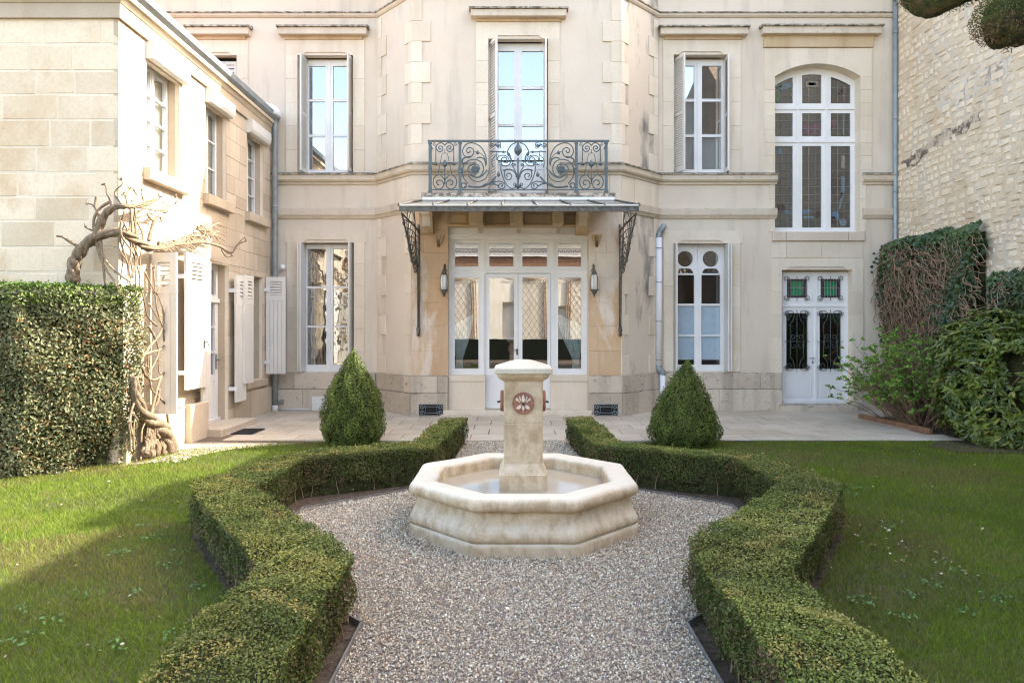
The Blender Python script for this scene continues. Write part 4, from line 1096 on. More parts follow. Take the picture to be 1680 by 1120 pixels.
# head of the sashes: board with round and half-round holes
def round_board(l, r, cxp, rp, parent):
    q = R_(l, r, 401, 449, Yf); cxw, czw, rw = X(cxp, Yf), Z(424.6, Yf), rp * Yf / FOC
    n = 24
    mb = MB(FW)
    zmid = Z(439.3, Yf)
    # ring between the circle and the upper rectangle
    out = []
    for k in range(n):
        a = 2 * math.pi * k / n; dx, dz = math.cos(a), math.sin(a)
        tx = (q[1] - cxw) / dx if dx > 1e-6 else ((q[0] - cxw) / dx if dx < -1e-6 else 1e9)
        tz = (q[3] - czw) / dz if dz > 1e-6 else ((zmid - czw) / dz if dz < -1e-6 else 1e9)
        t = min(tx, tz); out.append((cxw + dx * t, czw + dz * t))
    corners = [(q[1], q[3]), (q[0], q[3]), (q[0], zmid), (q[1], zmid)]
    for c_ in corners:
        j = min(range(n), key=lambda k: (out[k][0] - c_[0]) ** 2 + (out[k][1] - c_[1]) ** 2); out[j] = c_
    inn = [(cxw + rw * math.cos(2 * math.pi * k / n), czw + rw * math.sin(2 * math.pi * k / n)) for k in range(n)]
    mb.ring(out, inn, 0.19, 0.24)
    # lower part with the lunette
    zl, zh = Z(448.4, Yf), Z(440.3, Yf); wl_ = rw * 1.02
    lun = [(cxw + wl_, zl), (cxw + wl_, zl + 0.02)] + [(cxw + wl_ * (0.97 if i in (0, 5) else 0.72 if i in (1, 4) else 0.4) * (1 if i < 3 else -1), zl + (zh - zl) * (0.45 if i in (0, 5) else 0.92 if i in (1, 4) else 1.0)) for i in range(6)] + [(cxw - wl_, zl + 0.02), (cxw - wl_, zl)]
    zb = Z(449.1, Yf)
    outp = [(q[1], zb), (q[1], zl + 0.02), (q[1], zl + 0.05), (q[1], zmid), (cxw + wl_ * .4, zmid), (cxw - wl_ * .4, zmid), (q[0], zmid), (q[0], zl + 0.05), (q[0], zl + 0.02), (q[0], zb)]
    mb.ring(outp, lun, 0.19, 0.24)
    mb.build('sash_head', M['wpaint'], parent)
    g = MB(FW); g.F(*[g.V(s, 0.212, z) for s, z in inn]); g.build('pane', M['glass'], parent)
    g = MB(FW); g.F(*[g.V(s, 0.212, z) for s, z in lun]); g.build('pane', M['leaded'], parent)
round_board(1109, 1144.6, 1124, 13, wr); round_board(1144.9, 1188, 1166, 13.2, wr)
for l, r in ((1111, 1138.5), (1151.2, 1180.8)):
    mb = MB(FW); q = R_(l, r, 501.8, 590, YW + 0.235); mb.box(q[0], q[1], 0.235, 0.24, q[2], q[3]); mb.build('blind', M['blind'], wr)
shutter_leaf(wr, (3.135, 13.33), (3.155, 13.05), O_LR[2] + 0.01, O_LR[3] - 0.01); shutter_leaf(wr, (4.165, 13.36), (4.145, 13.05), O_LR[2] + 0.01, O_LR[3] - 0.01); shutter_leaf(wr, (4.205, 13.34), (4.195, 13.06), O_LR[2] + 0.01, O_LR[3] - 0.01)

# arched stained glass window
Yf = YW + 0.22
arched_frame_top = lambda x: zc_ + math.sqrt(max(0.01, (Rarc - 0.02) ** 2 - (x - xm) ** 2)) - 0.03
fl, frr = X(1268, Yf), X(1402.4, Yf)
lights = [(1271.5, 1300.7), (1316, 1347.7), (1363, 1395.4)]
aw = MB(FW)
rowsA = [(186, 224), (239.7, 373.5)]
holes = [R_(l, r, t, b_, Yf) for l, r in lights for t, b_ in rowsA]
zt0 = Z(170, Yf)
plate(aw, fl, frr, Z(380.5, Yf), zt0, holes, 0.22, 0.27)
# posts and arched head above the top transom
def arc_top(x, off): return zc_ + math.sqrt((Rarc - off) ** 2 - (x - xm) ** 2)
posts = [(fl, X(1271.5, Yf)), (X(1300.7, Yf), X(1316, Yf)), (X(1347.7, Yf), X(1363, Yf)), (X(1395.4, Yf), frr)]
lo = 0.072
for a, b_ in posts:
    b2 = min(b_, xm + Rarc * math.sin(th)); aw.prism([(a, zt0 + 0.0005), (b_, zt0 + 0.0005), (b_, arc_top(min(b_, O_AR[1]), lo + 0.04)), (a, arc_top(max(a, O_AR[0] + .0), lo + 0.04))], 0.22, 0.27)
xsx = np.linspace(fl, frr, 25)
for a, b_ in zip(xsx, xsx[1:]):
    aw.prism([(a, arc_top(a, lo + 0.05)), (b_, arc_top(b_, lo + 0.05)), (b_, arc_top(b_, -0.03)), (a, arc_top(a, -0.03))], 0.2215, 0.268)
for zz, hh in ((Z(178, Yf), 0.05), (Z(232, Yf), 0.05)): aw.box(fl, frr, 0.20, 0.221, zz - hh / 2, zz + hh / 2)
for xx in (1308.4, 1355.4): aw.box(X(xx - 2.2, Yf), X(xx + 2.2, Yf), 0.205, 0.2195, Z(379, Yf), Z(125, Yf))
aw.box(fl, frr + 0.02, 0.18, 0.2, Z(381, Yf), Z(377.5, Yf))
awin = aw.build('arched_window', M['wpaint'], house, None, 'arched white window with leaded stained glass')
Yq = Yf + 0.022; dq = 0.242
def colored(pts, mat, nm='stained_glass'):
    g = MB(FW); g.F(*[g.V(X(x, Yq), dq - 0.006, Z(y, Yq)) for x, y in pts]); return g.build(nm, M[mat], awin)
ldm = MB(FW)
def lead(pts, t=0.0035):
    ldm.tube([(X(x, Yq - 0.012), Yq - 0.012, Z(y, Yq - 0.012)) for x, y in pts], t, 4, caps=False)
for li, (l, r) in enumerate(lights):
    for t, b_ in rowsA:
        q = R_(l, r, t, b_, Yf); g = MB(FW); g.F(g.V(q[0] - .004, dq, q[2] - .004), g.V(q[1] + .004, dq, q[2] - .004), g.V(q[1] + .004, dq, q[3] + .004), g.V(q[0] - .004, dq, q[3] + .004)); g.build('pane', M['leaded'], awin)
        nr_ = max(1, round((b_ - t) / 13.2))
        for i in range(1, nr_): lead([(l, t + (b_ - t) * i / nr_), (r, t + (b_ - t) * i / nr_)])
        for i in (1, 2): x = l + (r - l) * i / 3; lead([(x, t), (x, b_)])
    xs2 = np.linspace(X(l, Yf), X(r, Yf), 7)
    g = MB(FW); ids = [g.V(x, dq, arc_top(x, lo + 0.045)) for x in reversed(xs2)] + [g.V(xs2[0], dq, zt0), g.V(xs2[-1], dq, zt0)]
    g.F(*ids); g.build('pane', M['leaded'], awin)
    for yy_ in (157, 144, 131):
        if li == 1 or yy_ > 135: lead([(l, yy_), (r, yy_)])
    for i in (1, 2): x = l + (r - l) * i / 3; lead([(x, 170), (x, 126 if li == 1 else 134)])
colored([(1271.5, 150), (1276, 146), (1279, 152), (1281, 160), (1277, 169), (1272, 166)], 'greengl'); colored([(1277, 143), (1287, 137), (1299, 135), (1300, 141), (1290, 147), (1280, 149)], 'tealgl'); colored([(1272, 143), (1278, 136), (1283, 141), (1277, 148)], 'greengl')
colored([(1322, 133), (1342, 133), (1342, 143.5), (1322, 143.5)], 'creamgl'); colored([(1325, 136), (1339, 136), (1339, 140.5), (1325, 140.5)], 'browngl')
colored([(1380, 142), (1386, 140), (1387, 168), (1382, 168)], 'pinkgl'); colored([(1374, 150), (1382, 147), (1382, 153), (1376, 156)], 'purplegl')
lead([(1363, 143), (1372, 148), (1381, 154)], 0.003)
colored([(1317, 200), (1330, 204), (1346, 200), (1346, 214), (1330, 222), (1317, 222)], 'pinkgl'); colored([(1364, 196), (1374, 199), (1371, 212), (1364, 214)], 'pinkgl'); colored([(1382, 188), (1385, 188), (1385, 222), (1382, 222)], 'tealgl')
colored([(1275, 243), (1283, 243), (1281, 254), (1277, 254)], 'bluegl')
colored([(1380, 255), (1386, 255), (1386, 276), (1380, 276)], 'creamgl'); colored([(1380, 290), (1386, 290), (1386, 312), (1382, 330), (1378, 344), (1375, 344), (1379, 325), (1380, 312)], 'tealgl')
colored([(1373, 322), (1379, 316), (1384, 317), (1378, 328), (1373, 328)], 'pinkgl')
colored([(1364, 349), (1370, 346), (1376, 350), (1377, 360), (1371, 362), (1366, 357)], 'bluegl'); colored([(1376, 361), (1384, 358), (1389, 364), (1386, 371), (1378, 370)], 'tealgl'); colored([(1364, 356), (1369, 355), (1372, 362), (1368, 368), (1364, 366)], 'browngl')
colored([(1316.5, 344), (1328, 344), (1329, 350), (1316.5, 352)], 'bluegl'); colored([(1318, 355), (1335, 355), (1335, 358), (1318, 358)], 'tealgl'); colored([(1337, 346), (1344, 344), (1346, 352), (1341, 359), (1337, 356)], 'browngl')
colored([(1275, 336), (1284, 335), (1288, 341), (1284, 349), (1277, 347)], 'browngl'); colored([(1284, 345), (1290, 345), (1298, 347), (1298, 351), (1286, 351)], 'bluegl')
lead([(1279, 300), (1275, 312), (1280, 320), (1277, 332)], 0.003); lead([(1281, 372), (1284, 362), (1290, 356), (1292, 364), (1287, 372)], 0.003)
ldm.build('lead_came', M['lead'], awin)

# garden door on the right
Yd = YW + 0.16; dd = 0.16
door = joinery(house, FW, YW, (1283.5, 1394.8, 446, 662), [(1291, 1324, 457.5, 488.5), (1346, 1379, 457.5, 488.5), (1289.8, 1325.2, 513.5, 605), (1344.4, 1379.8, 513.5, 605)], dep=dd, glass='leaded', name='garden_door', fill=O_DR, groove=[(1283.5, 1395, 500.5, 503.5), (1336.6, 1339.4, 504, 660)])
def panel(q, holes_t=0.012, pr=0.010, rais=None):
    mb = MB(FW); leafline(mb, *q, dd, holes_t, pr)
    mb.build('panel_moulding', M['wpaint'], door)
    if rais: mb = MB(FW); mb.box(rais[0], rais[1], dd - 0.006, dd + .002, rais[2], rais[3]); mb.build('door_panel', M['wpaint'], door)
for l, r in ((1287, 1330.5), (1341, 1385)):
    panel(R_(l, r, 615.5, 651, Yd), rais=R_(l + 3, r - 3, 619, 648, Yd)); panel(R_(l - 1, r + 1, 452, 494, Yd), 0.008, 0.008); panel(R_(l - 1, r + 1, 508, 611, Yd), 0.008, 0.008)
mb = MB(FW); mb.box(X(1284, Yd), X(1391, Yd), dd - 0.03, dd + .002, Z(661, Yd), Z(656, Yd)); mb.build('weather_bar', M['wpaint'], door)
mb = MB(FW); mb.box(X(1388, Yd), X(1395, Yd), dd - 0.012, dd + .002, Z(655, Yd), Z(505, Yd)); mb.build('door_post', M['wpaint'], door)
for cx_ in (1307.5, 1362.5):    # little stained glass lights
    for (a, b_, mt, o) in (((-16, -10, 457.5, 488.5), 0, 'purplegl', 0), ((10, 16, 457.5, 488.5), 0, 'purplegl', 0), ((-10, 10, 457.5, 461), 0, 'purplegl', 0), ((-10, 10, 485, 488.5), 0, 'purplegl', 0), ((-10, 10, 461, 485), 0, 'brightgreen', 0)):
        q = R_(cx_ + a[0], cx_ + a[1], a[2], a[3], Yd); g = MB(FW); g.F(g.V(q[0], dd + 0.018, q[2]), g.V(q[1], dd + 0.018, q[2]), g.V(q[1], dd + 0.018, q[3]), g.V(q[0], dd + 0.018, q[3])); g.build('stained_glass', M[mt], door)
    lm = MB()
    for x in (-10, -5, 0, 5, 10): lm.tube([P(cx_ + x, 457.5, Yd - 0.002), P(cx_ + x, 488.5, Yd - 0.002)], 0.004, 4, caps=False)
    lm.tube([P(cx_ - 16, 472, Yd - 0.002), P(cx_ + 16, 472, Yd - 0.002)], 0.004, 4, caps=False)
    lm.tube([P(cx_ + 5 + 2.5 * math.cos(a), 472 + 3 * math.sin(a), Yd - .004) for a in np.linspace(0, 6.28, 8, endpoint=False)], 0.004, 4, closed=True)
    lm.build('lead_came', M['lead'], door)
mb = MB(FW); q = R_(1344.4, 1379.8, 513.5, 533, Yd); g = mb; g.F(g.V(q[0], dd + 0.06, q[3] - .06), g.V(q[1], dd + .06, q[2]), g.V(q[1], dd + .06, q[3]), g.V(q[0], dd + .06, q[3])); mb.build('stained_glass', M['brightgreen'], door)
def spiral(cx_, cy_, r0, r1, a0, turns, n=None):
    n = n or max(10, int(abs(turns) * 16))
    return [(cx_ + (r0 + (r1 - r0) * t) * math.cos(a0 + 2 * math.pi * turns * t), cy_ + (r0 + (r1 - r0) * t) * math.sin(a0 + 2 * math.pi * turns * t)) for t in np.linspace(0, 1, n)]
Yi = Yd - 0.035
def iron(pts, r=0.007, nm='ironwork', par=None, mat='doorgrey', Y=None, n=5):
    mb = MB(); mb.tube([P(x, y, Y or Yi) for x, y in pts], r, n); return mb.build(nm, M[mat], par)
for cx_ in (1307.5, 1362.5):
    for s in (-1, 1):
        for (yt, ys) in ((515, 1), (602, -1)):  # corner scrolls
            iron([(cx_ + s * 11, 558)] + [(cx_ + s * 11, yt + ys * 16)] + [(cx_ + s * (11 - 4.5), yt + ys * 11)] + spiral(cx_ + s * 12.5, yt + ys * 1.5, 8.5, 2.2, math.pi if s > 0 else 0, (0.5 if s > 0 else -0.5) * ys * -1 * 2.3 * -1, 26), 0.0068, par=door)
        # outer corner scrolls
        for yy_ in (513, 604): iron(spiral(cx_ + s * 17, yy_, 4.6, 1.4, 0 if s > 0 else math.pi, 1.2 * s * (1 if yy_ < 550 else -1), 16), 0.0068, par=door)
        # centre lyre
        iron([(cx_, 548)] + [(cx_ + s * 2, 552)] + spiral(cx_ + s * 5.5, 553, 4.2, 1.2, -math.pi / 2, 0.9 * s, 12), 0.005, par=door)
        iron([(cx_ + s * 5, 548.5), (cx_ + s * 9, 550), (cx_ + s * 10.2, 556), (cx_ + s * 10.2, 563), (cx_ + s * 8.5, 569.5), (cx_ + s * 5, 571), (cx_ + s * 2.4, 568), (cx_ + s * 3.5, 564.5), (cx_ + s * 5.4, 566)], 0.005, par=door)
        for yy_, sg in ((457, 1), (488.5, -1)): iron([(cx_ + s * 14, 472), (cx_ + s * 14, yy_ + sg * 7)] + spiral(cx_ + s * 17, yy_, 4.6, 1.6, math.pi * 0.9 if s > 0 else 0.1 * math.pi, -1.3 * s * sg * -1, 18), 0.0062, par=door)
    iron([(cx_, 508), (cx_, 610)], 0.006, par=door); iron([(cx_ - 21, 560), (cx_ + 21, 560)], 0.006, par=door)
    iron([(cx_ - 13, 461), (cx_ + 13, 461)], 0.0062, par=door); iron([(cx_ - 13, 485), (cx_ + 13, 485)], 0.0062, par=door); iron([(cx_, 453), (cx_, 460)], 0.006, par=door); iron([(cx_, 486), (cx_, 493)], 0.006, par=door)
hd = MB(); hd.tube([P(1328, 587.5, Yd - 0.05), P(1335.5, 587.5, Yd - 0.05), P(1335.5, 587.5, Yd - .002)], 0.009, 6); hd.tube([P(1333.6, 592, Yd - 0.012), P(1333.6, 595.5, Yd - 0.012)], 0.009, 6); hd.build('handle', M['black'], door)
mb = MB(FW); mb.stone(X(1281, 13.0), X(1407, 13.0), -0.01, Z(664.3, 13.0), -0.22, 0.14, 0.01); mb.build('door_step', M['plinth'], house)

# ---- glazed front of the bay
Yg = YB + 0.14; dg = 0.14
fb = joinery(house, FB, YB, (735.6, 964.8, 393, 614.5), [(746.3, 784.5, 399.3, 437), (802.7, 842.5, 399.3, 437), (857, 897.5, 399.3, 437), (915.4, 953.4, 399.3, 437), (746, 785, 455.4, 604.2), (915.4, 953.4, 455.4, 604.2), (797, 903.4, 448, 614.6)], glass='baylight', dep=dg, name='glazed_screen', beads=True,
             groove=[(735.6, 964.8, 441, 443.2), (791.5, 795, 394, 440), (906.5, 909.5, 394, 440), (848.5, 851, 394, 440), (791.5, 794.5, 448, 614), (905.5, 908.5, 448, 614)])
kids = [c_ for c_ in list(bpy.data.objects) if c_.parent == fb and c_.name.startswith('pane')]
bpy.data.objects.remove(kids[-1])   # the door leaves carry their own glass
for (l, r, pl, pr) in ((797.4, 849.6, 802.7, 843), (850.2, 903, 857, 898)):
    lf = joinery(house, FB, YB, (l, r, 449, 669.6), [(pl, pr, 455.4, 604.2)], glass='baylight', dep=dg + 0.004, name='door_leaf')
    q = R_(l + 4, r - 4, 617, 658, Yg); mb = MB(FB); leafline(mb, *q, dg + 0.004, 0.016, 0.010); mb.build('panel_moulding', M['wpaint'], lf)
hd = MB(); hd.tube([P(843.5, 574.5, Yg - 0.05), P(848.5, 574.5, Yg - 0.05), P(848.5, 574.5, Yg)], 0.009, 6); hd.box(X(846.8, Yg), X(849.6, Yg), YB + dg - 0.012, YB + dg + .003, Z(582, Yg), Z(572, Yg)); hd.build('handle', M['biron'], lf)
fz = MB(FB); q = R_(735.6, 964.8, 371.5, 386, Yg - 0.03); fz.box(q[0], q[1], 0.10, 0.18, q[2], q[3]); q = R_(735.6, 964.8, 387, 392.6, Yg - 0.06); fz.box(q[0], q[1], 0.08, 0.18, q[2], q[3]); q = R_(735.6, 964.8, 384.5, 388.5, Yg - .09); fz.box(q[0], q[1], 0.055, 0.13, q[2] + .004, q[3])
fzo = fz.build('frieze_board', M['wpaint'], house)
for x in (787, 851, 915.5):
    mb = MB(); c_ = P(x, 379, YB + 0.1)
    for k in range(3): pass
    mb2 = MB(FB); mb2.disc(c_.x, 0.075, 0.101, c_.z, 0.042, 18); mb2.disc(c_.x, 0.062, 0.0755, c_.z, 0.03, 12); mb2.disc(c_.x, 0.052, 0.0625, c_.z, 0.014, 10)
    for k in range(8):
        a = k * math.pi / 4; mb2.disc(c_.x + 0.033 * math.cos(a), 0.066, 0.076, c_.z + 0.033 * math.sin(a), 0.009, 6)
    mb2.build('rosette', M['relief'], fzo)
for l, r, s in ((735.6, 796.6, 0), (903.6, 965, 1)):
    mb = MB(FB); q = R_(l, r, 626, 673, YB); mb.stone(q[0] + .002, q[1] - .002, q[2], q[3], 0.035, 0.3, 0.004); mb.build('apron_stone', M['ashlar'], house)
    mb = MB(FB); q = R_(l, r, 615.4, 625.6, YB); mb.stone(q[0] + .002, q[1] - .002, q[2], q[3], 0.015, 0.3, 0.006); mb.build('apron_stone', M['ashlar'], house)
mb = MB(FB); mb.stone(X(727, 12.2), X(971, 12.2), Z(681, 12.2) - .1, Z(673.8, 12.2), -0.14, 0.3, 0.01); mb.build('door_step', M['ashlar'], house)
mb = MB(FB); mb.stone(X(722, 12.1), X(976, 12.1), -0.02, Z(681, 12.15), -0.19, 0.0, 0.01); mb.build('door_step', M['trim'], house)
# curtains gathered behind the side lights
def tieback(px_l, px_r, pxt, side):
    mb = MB(); mb.smooth = True
    Yc = YB + 0.30; rowsY = [(515, 0.0), (535, 0.12), (560, 0.40), (583, 0.78), (592, 0.9), (606, 0.95)]
    n = 30; rings = []
    for py, t in rowsY:
        l = px_l + (pxt - 3.5 - px_l) * t; r = px_r + (pxt + 3.5 - px_r) * t
        if py > 592: l -= 3; r += 3
        ring = []
        for i in range(n + 1):
            u = i / n
            p = P(l + (r - l) * u, py + (12 * u if side < 0 else 12 * (1 - u)) * (1 - t) * 1.6, Yc + 0.025 * math.sin(u * math.pi * 14))
            mb.v.append(tuple(p)); ring.append(len(mb.v) - 1)
        rings.append(ring)
    for A, B in zip(rings, rings[1:]):
        for i in range(n): mb.F(A[i], A[i + 1], B[i + 1], B[i])
    mb.build('curtain', M['curtain'], fb)
tieback(742, 777, 753, 1); tieback(914, 956, 946, -1)

# consoles and modillions under the balcony
def console(l, r, Y0=YB):
    q = R_(l, r, 346, 368, YB - 0.25)
    mb = MB(Fr((q[0], YB), (q[0], YB + 1)))
    # profile in (y, z), extruded across x
    w_ = q[1] - q[0]; c_ = Fr((q[0], YB), (q[0], YB - 1)); 
    z = lambda p: Z(p, YB)
    prof = [(0.0, 3.83), (0.44, 3.83), (0.46, 3.76), (0.42, 3.70), (0.36, 3.66), (0.33, 3.60), (0.24, 3.56), (0.20, 3.48), (0.19, 3.40), (0.12, 3.30), (0.0, 3.26)]
    m2 = MB(c_); m2.prism([(s, zz) for s, zz in prof], -w_, 0) ; m2.build('console', M['ochre'], house)
    # fold plate on the face
    m3 = MB(c_); m3.prism([(s * 1.03 + 0.004, zz) for s, zz in prof[1:9]] + [(0.1, 3.40), (0.1, 3.83)], -w_ * 0.8, -w_ * 0.2); m3.build('console', M['ashlar'], house)
    # carved leaf pendant
    m4 = MB(FB); cx_ = X((l + r) / 2, YB - .05); rs = random.Random(int(l))
    for i in range(9):
        zz = 3.26 - i * 0.022; hw = 0.095 * (1 - i / 10.5)
        for s in (-1, 0, 1): m4.disc(cx_ + s * hw * 0.6, -0.06 + 0.003 * i, 0.01, zz - 0.01, 0.022 + hw * 0.18, 8, 0.026)
    m4.disc(cx_ + 0.015, -0.085, -0.05, 3.235, 0.028, 12); m4.disc(cx_ + 0.015, -0.095, -0.08, 3.235, 0.012, 8)
    m4.build('carved_leaf', M['ochre'], house)
console(709, 730); console(968, 990.5)
for l, r in ((771, 793), (837, 858), (907, 924)):
    q = R_(l, r, 347, 370, YB - 0.25); mb = MB(FB); mb.stone(q[0], q[1], Z(369.5, YB - .2), 3.83, -0.40, 0.02, 0.008); mb.box(q[0] - 0.012, q[1] + 0.012, -0.415, -0.0, 3.79, 3.829); mb.build('modillion', M['ochre'], house)
zb, zt = Z(371.3, YB), 3.829
mb = MB(FB); mb.box(X(735, YB), X(965, YB), -0.006, 0.1, zb, zt); mb.build('panel_back', M['ochre'], house)
px_ = [735, 765, 768, 834, 838, 902, 906, 965]
for l, r in ((737, 766), (797, 833), (861, 903), (927, 963)):
    q = R_(l, r, 352, 367, YB); mb = MB(FB); leafline(mb, q[0], q[1], q[2], q[3] , -0.007, 0.02, 0.02); mb.build('panel_moulding', M['ochre'], house)
mb = MB(FB); mb.box(X(733, YB), X(966, YB), -0.06, 0.12, zb - 0.012, zb + 0.02); mb.build('panel_ledge', M['ochre'], house)
# balcony slab
for i in range(3):
    a, b_ = X(691, 11.75) + (X(1010, 11.75) - X(691, 11.75)) * i / 3, X(691, 11.75) + (X(1010, 11.75) - X(691, 11.75)) * (i + 1) / 3
    mb = MB(FB); mb.stone(a + .001, b_ - .001, 3.832, 3.915, -0.60, 0.0, 0.012); mb.build('balcony_slab', M['mossy'], house)
# ---- balcony railing
Yr = 11.84
rail = MB(); a, b_ = X(702, Yr), X(999, Yr)
def ubox(mb, l, r, t, b_, dy=0.02, Y=Yr): mb.box(X(l, Y), X(r, Y), Y - dy, Y + dy, Z(b_, Y), Z(t, Y))
ubox(rail, 702, 999, 230.3, 232.6, 0.028); 
railing = rail.build('balcony_railing', M['iron'], house, None, 'grey blue wrought iron balcony railing with scrolls and rosettes')
mb = MB(); ubox(mb, 704, 997, 310.5, 312, 0.012); mb.build('bottom_rail', M['iron'], railing)
for x in (705.5, 754.7, 945.5, 994.5):
    mb = MB(); ubox(mb, x - 2.2, x + 2.2, 232.6, 317.5, 0.022); ubox(mb, x - 3, x + 3, 233, 236, 0.03); ubox(mb, x - 3, x + 3, 275, 277, 0.028); ubox(mb, x - 2.8, x + 2.8, 280, 284, 0.027); ubox(mb, x - 3.6, x + 3.6, 314, 318, 0.032)
    mb.build('post', M['iron'], railing)
for x in (703.3, 997.6):
    mb = MB(); xx = X(x, Yr)
    mb.box(xx - .012, xx + .012, Yr + 0.03, YB, Z(232.6, Yr), Z(230.5, Yr)); mb.box(xx - .008, xx + .008, Yr + 0.03, YB, Z(312, Yr), Z(310.8, Yr))
    for k in range(1, 5): mb.box(xx - .006, xx + .006, Yr + 0.1 * k - .006, Yr + .1 * k + .006, Z(311, Yr), Z(232.4, Yr))
    mb.build('side_rail', M['iron'], railing)
KS = 10.18
def rp(u, v, m_): # crop coordinates to photo pixels, mirrored about x=850 when m_
    x = 690 + u / KS; y = 220 + v / KS
    return (1700 - x if m_ else x, y)
def sc(pts, m_, r=0.0105, nm='scroll', n=5):
    mb = MB(); mb.tube([P(*rp(u, v, m_), Yr) for u, v in pts], r, n); return mb.build(nm, M['iron'], railing)
def smooth_pts(pts, k=5):
    out = []
    n = len(pts)
    for i in range(n - 1):
        p0 = pts[max(i - 1, 0)]; p1 = pts[i]; p2 = pts[i + 1]; p3 = pts[min(i + 2, n - 1)]
        for j in range(k):
            t = j / k
            out.append(tuple(0.5 * ((2 * p1[d]) + (-p0[d] + p2[d]) * t + (2 * p0[d] - 5 * p1[d] + 4 * p2[d] - p3[d]) * t * t + (-p0[d] + 3 * p1[d] - 3 * p2[d] + p3[d]) * t ** 3) for d in range(len(p1))))
    out.append(pts[-1]); return out
def blob(cx_, cy_, w_, h_, m_, nm='bud'):
    p = P(*rp(cx_, cy_, m_), Yr); k = Yr / FOC / KS; mb = MB()
    prof = [(0.02, -0.5), (0.30, -0.42), (0.5, -0.2), (0.48, 0.0), (0.28, 0.25), (0.1, 0.42), (0.01, 0.5)]
    mb.lathe([(r * w_ * k, p.z + z * h_ * k) for r, z in prof], (p.x, p.y), 8); mb.build(nm, M['iron'], railing)
for m_ in (0, 1):
    for s, cx_ in ((1, 325), (-1, 485)):
        sc(smooth_pts([(405, 195), (405 - s * 30, 160), (325 if s > 0 else 485, 148), (405 - s * 140, 200), (405 - s * 135, 260), (405 - s * 80, 298), (405 - s * 35, 260), (405 - s * 40, 215), (405 - s * 80, 200), (405 - s * 105, 235), (405 - s * 80, 255), (405 - s * 65, 235)]), m_)
        sc(smooth_pts([(405, 320), (405 - s * 45, 335), (405 - s * 75, 480), (405 - s * 115, 680)], 2), m_, 0.006)
        sc([(405 - s * 150, 200), (405 - s * 150, 450)], m_, 0.008); blob(405 - s * 150, 490, 75, 75, m_, 'bell')
        sc(smooth_pts([(405, 780), (405 - s * 40, 720), (405 - s * 100, 680), (405 - s * 180, 730), (405 - s * 195, 830), (405 - s * 150, 905), (405 - s * 80, 915), (405 - s * 25, 870), (405 - s * 35, 800), (405 - s * 90, 768), (405 - s * 135, 800), (405 - s * 120, 845), (405 - s * 90, 840)]), m_)
        sc(spiral(405 - s * 175, 165, 32, 8, 0, 1.2, 14), m_, 0.007)
        sc(spiral(405 - s * 55, 645, 22, 8, -1.5, 1.0 * s, 10), m_, 0.006)
    sc([(405, 260), (405, 320)], m_, 0.007); sc([(405, 560), (405, 840)], m_, 0.012, 'stem'); blob(405, 490, 85, 130, m_)
    # large rose panel
    sc(smooth_pts([(1105, 500), (1085, 360), (1010, 220), (880, 150), (760, 175), (702, 280), (745, 375), (820, 390), (880, 330), (878, 260), (820, 225), (768, 262), (785, 310), (825, 300), (822, 275)]), m_)
    sc(smooth_pts([(880, 300), (930, 300), (1000, 325), (1050, 370), (1085, 430)]), m_, 0.007); blob(955, 308, 55, 70, m_)
    sc(smooth_pts([(695, 470), (705, 420), (760, 385), (840, 375)]), m_, 0.014, 'leaf')
    sc(smooth_pts([(790, 830), (715, 720), (700, 590), (760, 470), (880, 425), (1000, 460), (1050, 560), (1030, 660), (950, 720), (850, 690), (790, 610), (810, 540), (880, 505), (960, 520), (990, 590)]), m_)
    sc(smooth_pts([(800, 700), (880, 780), (990, 790), (1090, 740), (1135, 640), (1150, 560)]), m_, 0.009)
    sc(smooth_pts([(840, 665), (900, 715), (980, 720), (1060, 670), (1115, 600)]), m_, 0.013, 'leaf')
    sc(smooth_pts([(935, 410), (990, 390), (1060, 420), (1090, 500), (1085, 530)]), m_, 0.012, 'leaf')
    sc(smooth_pts([(770, 880), (720, 905), (680, 870), (700, 820), (755, 830), (760, 870), (725, 875)]), m_)
    sc(smooth_pts([(800, 870), (900, 885), (1020, 880), (1120, 840), (1190, 790), (1260, 710)]), m_, 0.017, 'leaf'); blob(1300, 670, 60, 100, m_)
    sc(smooth_pts([(1040, 860), (1090, 830), (1150, 820), (1230, 835), (1300, 870)]), m_, 0.012, 'leaf')
    p = P(*rp(910, 605, m_), Yr); mb = MB(Fr((0, Yr), (1, Yr))); k = Yr / FOC / KS
    for i in range(8):
        a = i * math.pi / 4; mb.disc(p.x + 48 * k * math.cos(a), -0.02, 0.0, p.z + 48 * k * math.sin(a), 27 * k, 8)
    mb.disc(p.x, -0.032, 0.0, p.z, 26 * k, 10); mb.build('rosette', M['iron'], railing)
    # centre panel
    sc(smooth_pts([(1600, 140), (1520, 180), (1470, 250), (1450, 310), (1490, 350), (1515, 430), (1480, 510), (1400, 530), (1345, 490), (1350, 420), (1400, 385), (1440, 420), (1430, 470), (1390, 470), (1385, 440)]), m_)
    sc(smooth_pts([(1280, 440), (1300, 380), (1370, 355), (1440, 375), (1475, 430), (1440, 490)]), m_, 0.009)
    sc(smooth_pts([(1340, 530), (1345, 620), (1390, 760), (1450, 860), (1520, 910), (1590, 890)]), m_, 0.010)
    sc(smooth_pts([(1530, 520), (1560, 580), (1600, 660), (1615, 760)]), m_, 0.010)
    sc(smooth_pts([(1380, 610), (1450, 590), (1520, 600), (1580, 650), (1600, 720)]), m_, 0.012, 'leaf')
    sc(smooth_pts([(1410, 610), (1400, 690), (1430, 750), (1490, 760), (1520, 710), (1500, 665), (1455, 660), (1435, 695), (1465, 715)]), m_)
